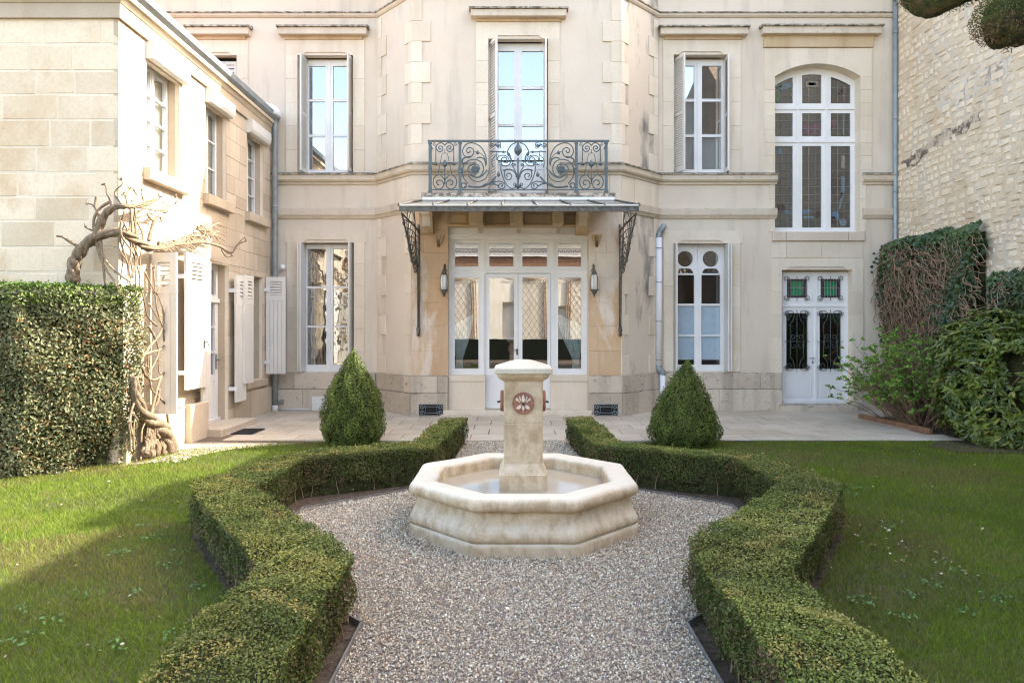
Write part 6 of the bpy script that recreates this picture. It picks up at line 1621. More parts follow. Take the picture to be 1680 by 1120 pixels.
def trellis(c0, wd, ht):
    mb = MB(FH); y_ = -0.06
    def bar(p, q, t=0.009): 
        a_, b_ = FH(p[0], y_, p[1]), FH(q[0], y_, q[1]); mb.tube([a_, b_], t, 4)
    for s in (-1, 1):
        for k in (0, 0.12, 0.24): bar((c0 + s * (wd / 2 - k), 0), (c0 + s * (wd / 2 - k) * 0.86, ht), 0.022)
        for k in range(14): z = 0.2 + k * ht / 14; bar((c0 + s * wd / 2 * (1 - .14 * z / ht), z), (c0 + s * (wd / 2 - .24) * (1 - .14 * z / ht), z))
    n = 9
    for k in range(-n, n):
        z0 = ht * k / n; 
        pts_ = []
        for sgn in (1, -1):
            p = (c0 - sgn * wd * .36, z0); q = (c0 + sgn * wd * .36, z0 + wd * 1.1)
            if q[1] > ht: t = (ht - p[1]) / (q[1] - p[1]); q = (p[0] + (q[0] - p[0]) * t, ht)
            if p[1] < 0: 
                if q[1] <= 0: continue
                t = (0 - p[1]) / (q[1] - p[1]); p = (p[0] + (q[0] - p[0]) * t, 0)
            if p[1] >= ht: continue
            bar(p, q)
    for k in range(12):
        a_ = math.pi * k / 11; bar((c0, ht), (c0 + math.cos(a_) * wd * 0.7, ht + 0.1 + math.sin(a_) * 0.9), 0.014)
    mb.build('trellis', M['trellis'], rh)
for c0, wd in ((14.75, 2.0), (11.0, 1.9), (8.5, 1.6), (17.6, 1.6)): trellis(c0, wd, 4.0)
gh = thing('rear_hedge', 'dark clipped hedge at the foot of the garden house, seen only mirrored in the glass', 'hedge', (0, -9.4, 0))
mb = MB(); mb.box(-9, 7.2, -9.75, -9.2, -0.02, 1.0); mb.build('foliage', plain('very_dark_hedge', (0.010, 0.012, 0.008), 0.95, spec=0.1), gh)

# ================================================================ WISTERIA
wi = thing('wisteria', 'bare old wisteria vine climbing the sunlit corner of the side building', 'vine', (-4.4, 8.6, 0))
def wpt(px, py, off=0.0):
    """depth follows the front face left of the corner and the side face right of it"""
    if px < 200: return P(px, py, 7.82 + off)
    Y = max(7.82, 4.42 * FOC / (840 - px)) + off * 0.3
    return P(px, py, Y)
def vine(pts, r0, r1, nm='branch', n=7, mat='bark', off=0.0, jit=0.0):
    rs = random.Random(int(pts[0][0] * 7 + pts[0][1]))
    sp = smooth_pts([(p[0], p[1]) for p in pts], 5)
    W = [wpt(x, y, off) + Vector((rs.uniform(-jit, jit), rs.uniform(-jit, jit), rs.uniform(-jit, jit))) for x, y in sp]
    m = len(W); rad = [r0 + (r1 - r0) * i / (m - 1) for i in range(m)]
    rad = [r * (1 + 0.07 * math.sin(i * 0.9 + pts[0][0]) + (0.05 * rs.uniform(-1, 1))) for i, r in enumerate(rad)]
    mb = MB()
    if r0 > 0.045:      # old wood: strands twisted together
        for q_ in range(5):
            L_ = []
            for i, p_ in enumerate(W):
                t_ = (W[min(i + 1, m - 1)] - W[max(i - 1, 0)]).normalized(); a_ = t_.orthogonal() if abs(t_.y) > .9 else t_.cross(Vector((0, 1, 0))).normalized(); b_ = a_.cross(t_)
                an = q_ * 1.257 + i * 0.16 + 0.5 * math.sin(i * .35 + q_)
                L_.append(p_ + (a_ * math.cos(an) + b_ * math.sin(an)) * rad[i] * 0.52)
            mb.tube(L_, [r * rs.uniform(.48, .56) for r in rad], 7)
    else: mb.tube(W, rad, n)
    if r1 < 0.0085 and nm in ('branch', 'stem'):      # gnarled spur at the tip
        for q_ in range(4):
            d_ = Vector((rs.uniform(-1, 1), rs.uniform(-.5, .5), rs.uniform(-.5, 1))).normalized() * rs.uniform(.02, .05)
            mb.tube([W[-1], W[-1] + d_ * .5, W[-1] + d_ + Vector((0, 0, .01))], [r1 * 1.5, r1 * 1.2, r1 * .7], 5)
    return mb.build(nm, M[mat], wi)
def zz(u, v): return (80 + u / 4.941, 280 + v / 4.941)
vine([(118, 462)] + [zz(*p) for p in ((195, 860), (205, 760), (235, 690), (290, 620), (350, 560), (410, 525), (500, 505), (600, 500), (680, 550), (760, 600), (830, 630), (920, 625), (1000, 600))], 0.078, 0.03)
vine([zz(*p) for p in ((380, 560), (405, 470), (430, 400), (470, 340), (530, 300), (620, 290), (700, 285), (800, 270), (890, 225))], 0.060, 0.012)
vine([zz(*p) for p in ((700, 290), (800, 310), (900, 325), (950, 340))], 0.014, 0.006, mat='palebark'); vine([zz(*p) for p in ((640, 295), (760, 255), (880, 225), (900, 215))], 0.015, 0.007, mat='palebark')
vine([zz(*p) for p in ((720, 300), (830, 290), (930, 265))], 0.012, 0.006, mat='palebark'); vine([zz(*p) for p in ((900, 325), (960, 280), (1000, 230), (1020, 215))], 0.014, 0.008, mat='palebark'); vine([zz(*p) for p in ((920, 325), (980, 295), (1025, 270))], 0.012, 0.006, mat='palebark')
vine([zz(*p) for p in ((635, 280), (625, 220), (600, 190)) ], 0.014, 0.008, mat='palebark'); vine([zz(*p) for p in ((622, 215), (645, 170), (655, 145))], 0.011, 0.007, mat='palebark'); vine([zz(*p) for p in ((670, 250), (710, 200), (690, 165))], 0.010, 0.006, mat='palebark'); vine([zz(*p) for p in ((770, 255), (755, 200), (755, 160))], 0.011, 0.006, mat='palebark')
vine([zz(*p) for p in ((590, 275), (540, 200), (545, 160), (595, 110), (590, 75))], 0.013, 0.006, mat='palebark'); vine([zz(*p) for p in ((510, 290), (490, 220), (470, 180), (465, 130), (440, 110))], 0.014, 0.007)
vine([zz(*p) for p in ((410, 400), (400, 340), (375, 290), (385, 210))], 0.016, 0.014); vine([zz(*p) for p in ((375, 300), (350, 275), (315, 268))], 0.012, 0.006)
vine([zz(*p) for p in ((810, 570), (825, 500), (845, 430), (860, 400))], 0.024, 0.016); vine([zz(*p) for p in ((850, 410), (815, 380), (800, 350), (825, 345))], 0.013, 0.006); vine([zz(*p) for p in ((855, 405), (885, 370), (905, 390))], 0.012, 0.006); vine([zz(*p) for p in ((860, 415), (905, 410))], 0.010, 0.005)
vine([zz(*p) for p in ((260, 640), (215, 600), (150, 560), (110, 535), (65, 530))], 0.022, 0.012); vine([zz(*p) for p in ((385, 495), (330, 475), (300, 460))], 0.014, 0.007)
vine([zz(*p) for p in ((500, 250), (420, 300), (370, 380), (365, 480), (400, 600), (470, 740), (560, 830), (660, 900))], 0.017, 0.012, mat='palebark'); vine([zz(*p) for p in ((370, 500), (400, 640), (440, 760), (520, 880), (560, 960))], 0.016, 0.012, mat='palebark')
vine([zz(*p) for p in ((420, 560), (440, 760), (460, 930))], 0.018, 0.012, mat='palebark')
# hanging tangle on the corner
rs = random.Random(77)
for k in range(10):
    x0_, x1_ = rs.uniform(500, 720), rs.uniform(590, 790)
    vine([zz(x0_, rs.uniform(300, 420)), zz((x0_ + x1_) / 2 + rs.uniform(-60, 60), rs.uniform(500, 620)), zz(x1_ + rs.uniform(-30, 30), rs.uniform(700, 780)), zz(x1_ + rs.uniform(-30, 30), rs.uniform(860, 960))], rs.uniform(0.008, 0.016), 0.007, 'shoot', 5, 'palebark', rs.uniform(-.08, .02))
for k in range(70):   # knotted twigs running right over the shutters
    x0_ = rs.uniform(880, 1330); y0_ = 600 - 0.10 * (x0_ - 900) + rs.uniform(-20, 30) - (110 * math.exp(-((x0_ - 1220) / 70) ** 2))
    a_ = rs.uniform(-0.6, 0.9); L = rs.uniform(50, 150)
    p1 = (x0_ + L * .5 * math.cos(a_), y0_ + L * .5 * math.sin(a_) + rs.uniform(-25, 10)); p2 = (x0_ + L * math.cos(a_), y0_ + L * math.sin(a_) + rs.uniform(-30, 40))
    vine([zz(x0_, y0_), zz(*p1), zz(*p2)], rs.uniform(0.009, 0.018), 0.006, 'twig', 5, 'palebark', rs.uniform(-.10, .0))
vine([zz(*p) for p in ((1000, 600), (1120, 590), (1250, 580), (1380, 610), (1450, 660), (1490, 660), (1530, 600), (1600, 570))], 0.03, 0.010); vine([zz(*p) for p in ((1530, 600), (1580, 545), (1595, 560))], 0.010, 0.005); vine([zz(*p) for p in ((1400, 640), (1440, 700), (1490, 690))], 0.010, 0.006)
# standing stems and trunk beside the hedge
def q2(u, v): return (200 + u / 3.5, 440 + v / 3.5)
vine([q2(*p) for p in ((265, 1050), (255, 980), (220, 920), (170, 880), (120, 830), (90, 770), (75, 700), (70, 620))], 0.12, 0.05, 'trunk', 9)
for k, (dx, dy) in enumerate(((-30, 5), (25, 10), (-60, 20), (45, 25), (-90, 30), (0, 0))):
    vine([q2(230 + dx * 1.1, 1060 + dy * .3), q2(225 + dx, 1000 + dy), q2(215 + dx * .6, 940 + dy), q2(190 + dx * .4, 890)], 0.055, 0.03, 'root', 7, 'bark', -0.05 + 0.02 * k, 0.012)
stems = [((270, 910), (262, 850), (255, 790), (205, 730), (170, 690), (150, 560), (150, 480), (110, 400)), ((150, 970), (165, 850), (190, 740), (215, 650), (235, 610), (275, 560), (295, 490), (270, 420), (235, 340), (200, 230), (190, 120), (180, 0)),
         ((100, 540), (160, 450), (215, 380), (240, 300), (230, 220), (205, 150)), ((110, 560), (140, 620), (190, 640), (250, 590), (262, 500), (240, 400), (235, 330), (200, 280), (160, 210)), ((110, 500), (170, 480), (230, 460), (265, 390), (250, 320)),
         ((60, 960), (45, 880), (60, 800), (100, 700), (130, 560)), ((215, 690), (205, 760), (175, 830), (150, 900), (140, 980)), ((150, 330), (190, 400), (210, 480), (180, 560), (140, 620)), ((130, 20), (160, 80), (190, 140)), ((245, 340), (290, 380), (305, 350)), ((250, 600), (215, 600), (210, 530)),
         ((190, 100), (230, 60), (262, 45), (300, 48)), ((200, 150), (220, 110), (262, 92)), ((215, 275), (262, 250), (300, 228)), ((110, 1000), (115, 930), (135, 870), (120, 800)), ((200, 330), (150, 280), (130, 200), (110, 120)), ((50, 1050), (48, 960), (35, 880)), ((70, 1050), (66, 940), (75, 850))]
for k, s_ in enumerate(stems): vine([q2(*p) for p in s_], 0.019 if k < 8 else 0.013, 0.007, 'stem', 6, 'palebark' if k % 3 else 'bark', -0.06 + 0.012 * (k % 6))

# ================================================================ BIG LEFT HEDGE
bh = thing('tall_hedge', 'tall clipped broadleaf hedge with brown and pale leaves against the side building', 'hedge', (-5.4, 7.5, 0))
hp = [(-7.6, 6.95), (-5.20, 7.28), (-4.86, 7.55), (-4.36, 8.02), (-4.38, 8.14), (-4.50, 8.16), (-4.70, 7.94), (-7.6, 7.94)]
HH = lambda x: 2.06 + 0.05 * np.sin(x * 2) + (x > -4.6) * -0.03
pts, nr, cl = [], [], []
ns = [40000, 26000, 26000, 6000]
for i in range(4):
    a = np.array(hp[i]); b_ = np.array(hp[i + 1]); e = b_ - a; L = np.linalg.norm(e); u = e / L; no = np.array([u[1], -u[0]])
    n = int(L * 2.05 * 5600); t = rng.random(n) * L; z = 2.05 * rng.random(n)
    p = a[None] + u[None] * t[:, None]
    bul = 0.05 * (vnoise(t, z, 3.1, i) - 0.5) * 2 + 0.04 * (vnoise(t, z, 8, i + 2) - 0.5) * 2 - 0.20 * np.clip((0.9 - z) / 0.9, 0, 1) ** 1.3 * (i >= 2) - 0.06 * np.clip((0.3 - z) / .3, 0, 1)
    dep = bul - rng.random(n) ** 1.4 * 0.13
    pts.append(np.stack([p[:, 0] + no[0] * dep, p[:, 1] + no[1] * dep, z], 1)); nr.append(np.tile([no[0], no[1], 0.15], (n, 1)))
    mf = (0.5 * vnoise(t, z, 3, i) + .5 * rng.random(n))[:, None]
    c = np.array([0.075, 0.10, 0.035]) * (1 - mf) + np.array([0.27, 0.275, 0.14]) * mf ** 1.3
    br = rng.random(n) < 0.11 * (0.4 + 1.2 * vnoise(t, z, 2.2, i + 5)) * (z < 1.7); c[br] = np.array([0.34, 0.19, 0.08]) * rng.uniform(0.4, 1.2, (br.sum(), 1))
    gr_ = (z > 1.85) & (rng.random(n) < .6); c[gr_] = np.array([0.11, 0.155, 0.03]) * rng.uniform(0.7, 1.4, (gr_.sum(), 1))
    cl.append(c * rng.uniform(0.6, 1.3, (n, 1)))
q = tri_sample(hp, 9000); n = len(q)
pts.append(np.stack([q[:, 0], q[:, 1], 2.06 + rng.normal(size=n) * 0.02], 1)); nr.append(np.tile([0, 0, 1.0], (n, 1))); cl.append(np.array([0.07, 0.12, 0.022]) * rng.uniform(0.6, 1.5, (n, 1)))
P3 = np.concatenate(pts); N3 = np.concatenate(nr)
leaves(P3, N3, rng.uniform(0.028, 0.052, len(P3)), np.concatenate(cl), 'foliage', M['hedge_leaf'], bh, 'stuff', aspect=0.5, spread=1.3)
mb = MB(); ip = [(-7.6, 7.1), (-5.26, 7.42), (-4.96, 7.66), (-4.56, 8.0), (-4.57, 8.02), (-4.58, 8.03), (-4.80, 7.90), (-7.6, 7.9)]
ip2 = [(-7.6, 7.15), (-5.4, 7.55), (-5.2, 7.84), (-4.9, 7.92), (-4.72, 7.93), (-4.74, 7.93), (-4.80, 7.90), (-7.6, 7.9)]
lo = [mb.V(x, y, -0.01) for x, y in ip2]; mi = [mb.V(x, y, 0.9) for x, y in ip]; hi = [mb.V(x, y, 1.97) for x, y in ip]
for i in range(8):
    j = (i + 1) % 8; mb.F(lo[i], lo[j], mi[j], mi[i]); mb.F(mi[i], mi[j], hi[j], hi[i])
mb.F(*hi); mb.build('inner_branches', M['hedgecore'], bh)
print('tall hedge', len(P3))

# ================================================================ IVY ON THE RIGHT WALL
def ivy(zone, ztop, zbot, thick, nleaf, ntwig, label, seed, bare=None):
    Ya, Yb = zone
    root = thing('ivy', label, 'ivy', (XR - 0.2, (Ya + Yb) / 2, 0), 'ivy masses on the boundary wall')
    rs = random.Random(seed); tw = MB()
    def thk(Y, z): return thick * (0.55 + 0.6 * float(vnoise(np.array(Y), np.array(z), 2.3, seed))) 
    for k in range(ntwig):
        Y = rs.uniform(Ya + .05, Yb - .05); z = rs.uniform(zbot + 0.2, ztop - 0.05); x = XR - thk(Y, z) * rs.uniform(0.75, 1.02)
        p = Vector((x, Y, z)); out = [p.copy()]; a_ = rs.uniform(-1.5, 1.5); n_ = rs.randint(4, 8)
        for j in range(n_):
            a_ += rs.uniform(-0.9, 0.9); p = p + Vector((rs.uniform(-.03, .03), math.sin(a_) * 0.09, -abs(math.cos(a_)) * 0.10 + rs.uniform(-.02, .03))); out.append(p.copy())
        tw.tube(out, [rs.uniform(.003, .0075)] * len(out), 4, caps=False)
    tw.build('dead_stems', M['twig'], root, 'stuff')
    core = MB(); core.smooth = True
    ny, nz = 14, 16; V = {}
    for i in range(ny + 1):
        for j in range(nz + 1):
            Y = Ya + .08 + (Yb - Ya - .16) * i / ny; z = zbot + (ztop - .12 - zbot) * j / nz; e = min(1, 4 * min(i / ny, 1 - i / ny), 4 * (1 - j / nz) + .05)
            V[i, j] = core.V(XR - max(0.0, thk(Y, z) * 0.62 * e), Y, z)
    for i in range(ny):
        for j in range(nz): core.F(V[i, j], V[i, j + 1], V[i + 1, j + 1], V[i + 1, j])
    core.build('inner_stems', M['hedgecore'], root)
    n = nleaf * 3; Y = rng.uniform(Ya - .05, Yb + .1, n); z = rng.uniform(zbot, ztop + .08, n)
    if bare: keep = ~(bare(Y, z) & (rng.random(n) < 0.86))
    else: keep = np.ones(n, bool)
    edge = 0.08 * (vnoise(Y, z, 7, seed) - .5) * 2; keep &= (z < ztop + edge) & (Y < Yb + edge) & (Y > Ya + edge * .8)
    Y, z = Y[keep][:nleaf], z[keep][:nleaf]; n = len(Y)
    tk = thick * (0.55 + 0.6 * vnoise(Y, z, 2.3, seed)); ed = np.clip(np.minimum((Y - Ya + .1) * 5, (Yb - Y + .15) * 5), 0.15, 1) * np.clip((ztop + .1 - z) * 5, 0.3, 1)
    x = XR - tk * ed * (1.03 - 0.25 * rng.random(n))
    mf = (.5 * vnoise(Y, z, 4, seed) + .5 * rng.random(n))[:, None]
    c = (np.array([0.014, 0.030, 0.012]) * (1 - mf) + np.array([0.05, 0.085, 0.022]) * mf) * rng.uniform(0.7, 1.3, (n, 1))
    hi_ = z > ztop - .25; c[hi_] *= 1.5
    leaves(np.stack([x, Y, z], 1), np.tile([-1, -0.35, 0.35], (n, 1)), rng.uniform(0.05, 0.09, n), c, 'foliage', M['gloss_leaf'], root, 'stuff', aspect=0.8, spread=0.9, droop=1.0, six=True)
    return root
ivy((10.55, 12.98), 3.22, 0.3, 0.42, 6200, 1500, 'thick ivy clump with bare brown stems on the wall near the house corner', 3.0,
    bare=lambda Y, z: (z < 3.02) & (z < 3.02 - np.clip(11.35 - Y, 0, 9) * 2.2) & (Y > 11.0) & (Y < 12.75))
ivy((8.9, 10.35), 2.42, 0.3, 0.25, 3000, 300, 'smaller green ivy patch on the wall above the broadleaf shrub', 8.0)
# strands creeping on to the house corner
n = 520
iv = bpy.data.objects.get('ivy')
z = rng.uniform(0.9, 3.1, n); xx = 7.33 - np.abs(rng.normal(size=n)) * 0.11 * (1 + np.sin(z * 5) * .4) - 0.02
leaves(np.stack([xx, np.full(n, YW - 0.08) - rng.random(n) * 0.12, z], 1), np.tile([-.3, -1, 0.3], (n, 1)), rng.uniform(0.045, 0.075, n), np.array([0.025, 0.05, 0.016]) * rng.uniform(.5, 1.6, (n, 1)), 'creeping_leaves', M['gloss_leaf'], iv, 'stuff', aspect=.8, spread=.7, six=True)

# ================================================================ SHRUBS
sh = thing('twiggy_shrub', 'loose twiggy shrub with fresh green leaf tufts beside the garden door', 'shrub', (6.95, 11.2, 0))
rs = random.Random(9); mb = MB(); tips = []
for k in range(260):
    base = Vector((6.75 + rs.uniform(-.35, .3), 11.2 + rs.uniform(-.5, .5), -0.02)); a_ = rs.uniform(0, 6.28); sp = rs.uniform(0.15, 1.0) ** 0.8
    H = rs.uniform(0.6, 1.85) * (1.0 - 0.45 * sp); tgt = base + Vector((math.cos(a_) * sp * 1.15 - 0.18, math.sin(a_) * sp * 0.9 - .1, H))
    if tgt.x > XR - 0.05: tgt.x = XR - 0.06 - rs.random() * 0.2
    mid = base.lerp(tgt, 0.5) + Vector((rs.uniform(-.1, .1), rs.uniform(-.1, .1), 0.12 - 0.2 * (1 - sp)))
    p_ = smooth_pts([tuple(base), tuple(mid), tuple(tgt)], 4); mb.tube(p_, [0.009 - 0.0065 * i / (len(p_) - 1) for i in range(len(p_))], 4, caps=False)
    tips.append(tgt)
    for j in range(4):
        q0 = Vector(p_[rs.randint(3, len(p_) - 1)]); q1 = q0 + Vector((rs.uniform(-.2, .2), rs.uniform(-.2, .2), rs.uniform(0.02, .24))); mb.tube([q0, q1], [0.0035, 0.002], 3, caps=False)
        if q1.x < XR - 0.04: tips.append(q1)
mb.build('stems', M['twig'], sh, 'stuff')
T = np.array([tuple(t) for t in tips]); T = T[T[:, 2] > 0.28]; T = T[rng.random(len(T)) < 0.95]
c_ = np.repeat(T, 13, 0); n = len(c_); d = rng.normal(size=(n, 3)); d /= np.linalg.norm(d, axis=1)[:, None]; d[:, 2] = np.abs(d[:, 2]) * .8
tone = np.repeat(rng.random((len(T), 1)), 13, 0)
leaves(c_ + d * rng.uniform(.01, .055, (n, 1)), d + np.array([0, -.3, .4]), rng.uniform(0.03, 0.055, n), (np.array([0.075, 0.15, 0.02]) * (1 - tone) + np.array([0.15, 0.25, 0.035]) * tone) * rng.uniform(.7, 1.3, (n, 1)), 'foliage', M['leaf'], sh, 'stuff', aspect=.7, spread=.8, six=True)

br = thing('broadleaf_shrub', 'dense glossy broadleaf shrub at the right end of the lawn', 'shrub', (6.55, 9.6, 0))
rs = random.Random(19); mb = MB()
blobs = [((6.85, 9.65, 0.95), (0.72, 0.65, 0.90)), ((6.55, 9.6, 0.75), (0.50, 0.5, 0.72)), ((6.95, 9.2, 0.8), (0.55, 0.6, 0.85)), ((6.5, 9.75, 1.25), (0.36, 0.4, 0.42)), ((6.9, 9.6, 1.35), (0.5, 0.5, 0.45)), ((6.75, 9.3, 0.3), (0.55, 0.45, 0.4))]
for k in range(40):
    c_, r_ = rs.choice(blobs); a_ = rs.uniform(0, 6.28); tgt = Vector(c_) + Vector((math.cos(a_) * r_[0] * .7, math.sin(a_) * r_[1] * .7, rs.uniform(-.3, .6) * r_[2])); b_ = Vector((6.6 + rs.uniform(-.2, .2), 9.6 + rs.uniform(-.2, .2), -.02))
    mb.tube(smooth_pts([tuple(b_), tuple(b_.lerp(tgt, .5) + Vector((0, 0, .1))), tuple(tgt)], 3), 0.012, 5, caps=False)
mb.build('stems', M['twig'], br, 'stuff')
core = MB(); core.smooth = True
for c_, r_ in blobs: core.lathe([(max(.01, math.sin(t)) * r_[0] * .58, c_[2] - math.cos(t) * r_[2] * .58) for t in np.linspace(0.02, math.pi - .02, 9)], (c_[0], c_[1]), 14, sy=r_[1] / r_[0])
core.build('inner_branches', M['hedgecore'], br)
nw = 1050; W0 = []; Wn = []
while len(W0) < nw:
    c_, r_ = blobs[rng.integers(len(blobs))]; d = rng.normal(size=3); d /= np.linalg.norm(d)
    lob = 1 + 0.13 * math.sin(d[0] * 7 + d[2] * 5) * math.cos(d[1] * 6) 
    p = np.array(c_) + d * np.array(r_) * lob * rng.uniform(0.84, 1.03)
    if p[2] < 0.05 or p[0] > XR - .05: continue
    if any(sum(((p[k] - b2[0][k]) / (b2[1][k] * .84)) ** 2 for k in range(3)) < 1 for b2 in blobs): continue
    if d[1] > 0.75: continue
    W0.append(p); Wn.append(d)
W0 = np.array(W0); Wn = np.array(Wn); k = 8
axis = Wn + np.array([0, -.1, .55]); axis /= np.linalg.norm(axis, axis=1)[:, None]
C0 = np.repeat(W0, k, 0); AX = np.repeat(axis, k, 0); n = len(C0)
rd = rng.normal(size=(n, 3)); rd -= (rd * AX).sum(1)[:, None] * AX; rd /= np.linalg.norm(rd, axis=1)[:, None]
Ld = rng.uniform(0.085, 0.145, n)
dirn = rd * 0.9 + AX * rng.uniform(0.1, 0.7, (n, 1)); dirn[:, 2] -= 0.25; dirn /= np.linalg.norm(dirn, axis=1)[:, None]
nrm = AX * 1.0 - rd * 0.35; nrm -= (nrm * dirn).sum(1)[:, None] * dirn; nrm /= np.linalg.norm(nrm, axis=1)[:, None]
sd = np.cross(nrm, dirn); Wd = Ld * rng.uniform(.28, .38, n); ctr = C0 + dirn * (Ld * .5)[:, None]
def lv(a, b_, c__): return C0 + dirn * (Ld * a)[:, None] + sd * (Wd * b_)[:, None] + nrm * (Ld * c__)[:, None]
V_ = np.stack([lv(0.02, 0, 0), lv(.3, .42, .05), lv(.65, .42, .03), lv(1.0, 0, -.14), lv(.65, -.42, .03), lv(.3, -.42, .05), lv(.5, 0, -.01)], 1)
F_ = np.array([(0, 1, 6), (1, 2, 6), (2, 3, 6), (3, 4, 6), (4, 5, 6), (5, 0, 6)])[None] + (np.arange(n) * 7)[:, None, None]
tone = np.clip(np.repeat(rng.random((nw, 1)), k, 0) * .6 + rng.random((n, 1)) * .4, 0, 1)
cc = np.array([0.028, 0.056, 0.010]) * (1 - tone ** 1.3) + np.array([0.165, 0.205, 0.028]) * tone ** 1.3; yl = rng.random(n) < .05; cc[yl] = np.array([0.26, 0.24, 0.06])
numpy_mesh('foliage', V_.reshape(-1, 3), F_.reshape(-1, 3), np.repeat(cc * rng.uniform(.75, 1.2, (n, 1)), 7, 0), M['gloss_leaf'], br, 'stuff')

# planting bed and its timber edge
sheet('planting_bed', [(6.16, 12.35), (6.30, 9.9), (5.6, 9.2), (5.7, 8.75), (7.3, 8.6), (7.37, 12.35)], 0.004, M['soil'])
te = thing('timber_edging', 'reddish timber board edging the planting bed on the terrace', 'edging board', (6.2, 11.2, 0))
fr = Fr((X(1528, 10.24), 10.24), (X(1410, 12.0), 12.0)); mb = MB(fr); mb.stone(0, fr.L, -0.01, 0.085, -0.03, 0.03, 0.006); mb.build('board', M['timber'], te)

# ================================================================ POLLARDED TREE reaching in at the top right
tr = thing('pollarded_tree', 'mossy knotted pollard tree limbs reaching in over the stone wall', 'tree', (5.6, 5.0, 0))
mb = MB(); mb.tube([(5.6, 5.0, -.05), (5.55, 5.0, 1.2), (5.6, 5.02, 2.6), (5.5, 5.0, 3.7), (5.3, 5.0, 4.3)], [0.24, 0.19, 0.17, 0.18, 0.2], 14); mb.build('trunk', M['bark'], tr)
m, nt, b = new_mat('mossy_bark')
nz_ = noise(nt, 7, 7, rough=0.7)
nt.links.new(ramp(nt, nz_, [(0.30, (0.022, 0.017, 0.010)), (0.45, (0.045, 0.05, 0.012)), (0.55, (0.11, 0.115, 0.025)), (0.64, (0.22, 0.13, 0.065))]), b.inputs['Base Color'])
b.inputs['Roughness'].default_value = 0.95; bump(nt, b, noise(nt, 25, 6, rough=.8), 1.0, 0.05)
M['mossbark'] = m
def knob(pts, rad, nm='limb', n=18):
    sp = smooth_pts([(*p, r) for p, r in zip(pts, rad)], 6); mb = MB(); mb.tube([p[:3] for p in sp], [p[3] for p in sp], n)
    for i, v_ in enumerate(mb.v):
        v3 = Vector(v_); d = mnoise.noise(v3 * 3.2) * 0.12 + mnoise.noise(v3 * 13) * 0.03 + mnoise.noise(v3 * 34) * 0.012
        c_ = min(sp, key=lambda s_: (Vector(s_[:3]) - v3).length_squared); nn = (v3 - Vector(c_[:3])).normalized(); mb.v[i] = tuple(v3 + nn * d)
    return mb.build(nm, M['mossbark'], tr), sp
Yt = 5.0
k1, s1_ = knob([(5.4, 5.0, 4.2), P(1760, -20, Yt), P(1690, 20, Yt), P(1655, 30, Yt), P(1636, 34, Yt), P(1624, 37, Yt), P(1617, 38, Yt)], [0.2, 0.2, 0.205, 0.20, 0.17, 0.11, 0.03])
k2, s2_ = knob([(5.3, 5.0, 4.3), P(1780, -90, Yt), P(1690, -75, Yt), P(1600, -45, Yt + .1), P(1550, -22, Yt + .2), P(1505, -16, Yt + .3), P(1482, -12, Yt + .35)], [0.19, 0.18, 0.17, 0.18, 0.20, 0.15, 0.08])
# moss tufts and small roots hanging from the limbs
mpts, mn = [], []
for sp in (s1_[10:], s2_[12:]):
    A_ = np.array(sp); i = rng.choice(len(A_), 6500, p=A_[:, 3] ** 2 / (A_[:, 3] ** 2).sum()); c_ = A_[i, :3]; d = rng.normal(size=(6500, 3)); d /= np.linalg.norm(d, axis=1)[:, None]
    mpts.append(c_ + d * (A_[i, 3:4] * rng.uniform(.92, 1.10, (6500, 1)))); mn.append(d)
mp = np.concatenate(mpts); mn = np.concatenate(mn); n = len(mp)
vv = vnoise(mp[:, 0] * 3, mp[:, 2] * 3, 4, 1.0)[:, None]
mc = np.where(vv > .62, np.array([[0.14, 0.085, 0.04]]), np.array([[0.085, 0.10, 0.02]])) * rng.uniform(.4, 1.5, (n, 1))
leaves(mp, mn, rng.uniform(.012, .028, n), mc, 'moss', M['leaf'], tr, 'stuff', aspect=.3, spread=1.8)
mb = MB()
for k in range(60):
    sp = (s1_[10:], s2_[16:])[k % 2]; s_ = sp[rs.randint(0, len(sp) - 1)]; a_ = rs.uniform(-2.6, -.5); p = Vector(s_[:3]) + Vector((math.cos(a_), rs.uniform(-.3, .3), math.sin(a_))) * s_[3]
    q1 = p + Vector((rs.uniform(-.05, .05), 0, rs.uniform(-.05, .0))); mb.tube([p, q1, q1 + Vector((rs.uniform(-.04, .04), 0, rs.uniform(-.02, .03)))], [.005, .004, .002], 4, caps=False)
mb.build('twigs', M['twig'], tr, 'stuff')

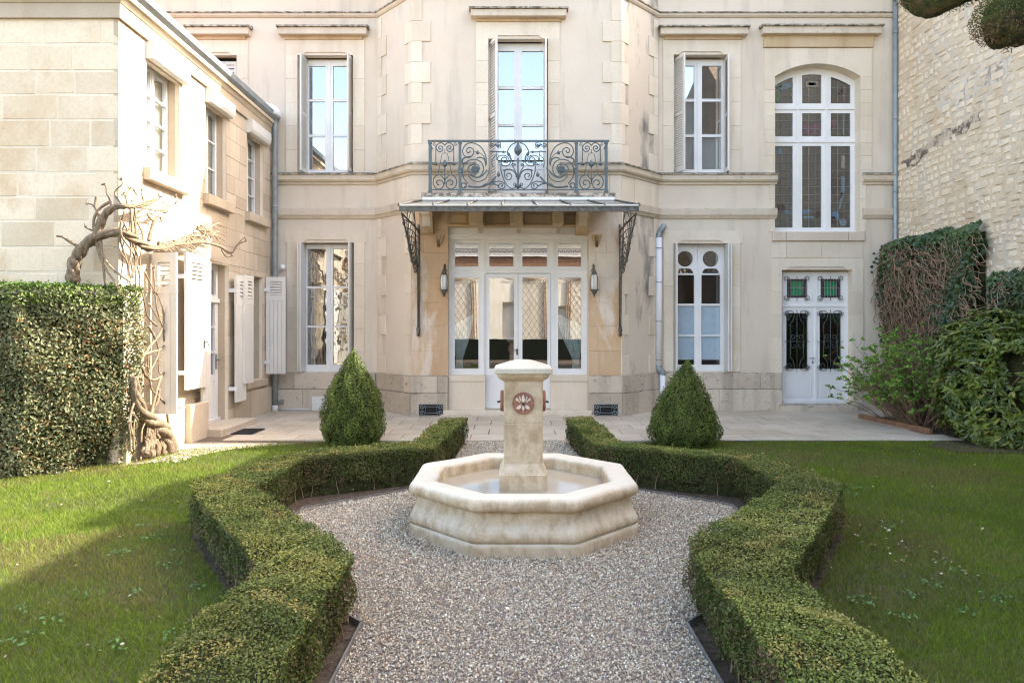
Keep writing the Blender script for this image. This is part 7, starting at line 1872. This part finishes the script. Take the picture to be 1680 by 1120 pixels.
# ================================================================ SMALL THINGS ON THE GROUND
# broad weeds in the lawn
n = 0; wp, wn_, wc = [], [], []
spots = [(P(x, y, EYE * FOC / (y - HOR))) for x, y in ((40, 1045), (85, 1015), (185, 1060), (295, 1038), (225, 970), (250, 880), (275, 925), (200, 905), (300, 905), (140, 975), (240, 860), (1500, 975), (1420, 985), (1530, 960), (1560, 930), (1480, 1010), (1380, 805), (1400, 812), (1450, 860), (1345, 727), (1410, 800), (1580, 1000), (1640, 980), (30, 1000), (330, 960))]
for s_ in spots:
    m_ = rng.integers(14, 34); a_ = rng.uniform(0, 6.28, m_); r_ = rng.uniform(0.01, .10, m_)
    wp.append(np.stack([s_.x + np.cos(a_) * r_, s_.y + np.sin(a_) * r_, rng.uniform(0.0, 0.02, m_)], 1)); wn_.append(np.stack([np.cos(a_) * .3, np.sin(a_) * .3, np.ones(m_)], 1)); wc.append(np.array([0.07, 0.145, 0.04]) * rng.uniform(.7, 1.6, (m_, 1)))
wp = np.concatenate(wp); leaves(wp, np.concatenate(wn_), rng.uniform(.016, .034, len(wp)), np.concatenate(wc), 'lawn_weeds', M['leaf'], None, 'stuff', aspect=.5, spread=.4, six=True)
# dry fallen leaves on lawn, beds and gravel
m_ = 420; x = rng.uniform(-4.2, 6.8, m_); y = rng.uniform(2.4, 9.3, m_)
edge_l = inside(bed_l, x, y) | inside(bed_r, x, y)
keep = ((x < -0.9) | (x > 1.0) | (rng.random(m_) < .12)); x, y = x[keep], y[keep]; m_ = len(x)
x = np.concatenate([x, rng.uniform(2.6, 3.1, 60), rng.uniform(1.5, 1.9, 40)]); y = np.concatenate([y, rng.uniform(4.3, 5.6, 60), rng.uniform(3.2, 4.2, 40)]); m_ = len(x)
pal2 = np.array([(0.36, 0.26, 0.17), (0.22, 0.13, 0.07), (0.50, 0.44, 0.36), (0.30, 0.20, 0.10)])
leaves(np.stack([x, y, rng.uniform(.0, .02, m_)], 1), np.tile([0, 0, 1.0], (m_, 1)), rng.uniform(.012, .036, m_), pal2[rng.integers(0, 4, m_)], 'fallen_leaves', M['leaf'], None, 'stuff', aspect=.6, spread=.5, six=True)
# low weeds and pale grit at the foot of the side house
m_ = 260; y = rng.uniform(8.1, 9.3, m_); x = -4.35 + rng.random(m_) * .35 + (y - 8.1) * 0.12
pebbles(np.stack([x, y, rng.uniform(-.01, .005, m_)], 1), rng.uniform(.008, .02, m_), np.array([0.5, 0.42, 0.33]) * rng.uniform(.6, 1.2, (m_, 1)), 'grit', M['pebble'])
sheet('bare_strip', [(-4.6, 7.95), (-4.1, 8.3), (-3.75, 9.0), (-3.2, 9.35), (-2.9, 9.56), (-4.2, 9.72), (-4.6, 9.9)], -0.012, plain('pale_grit', (0.42, 0.35, 0.27), 0.95, var=.25, scale=40, bmp=.8))
print('objects', len(bpy.data.objects))
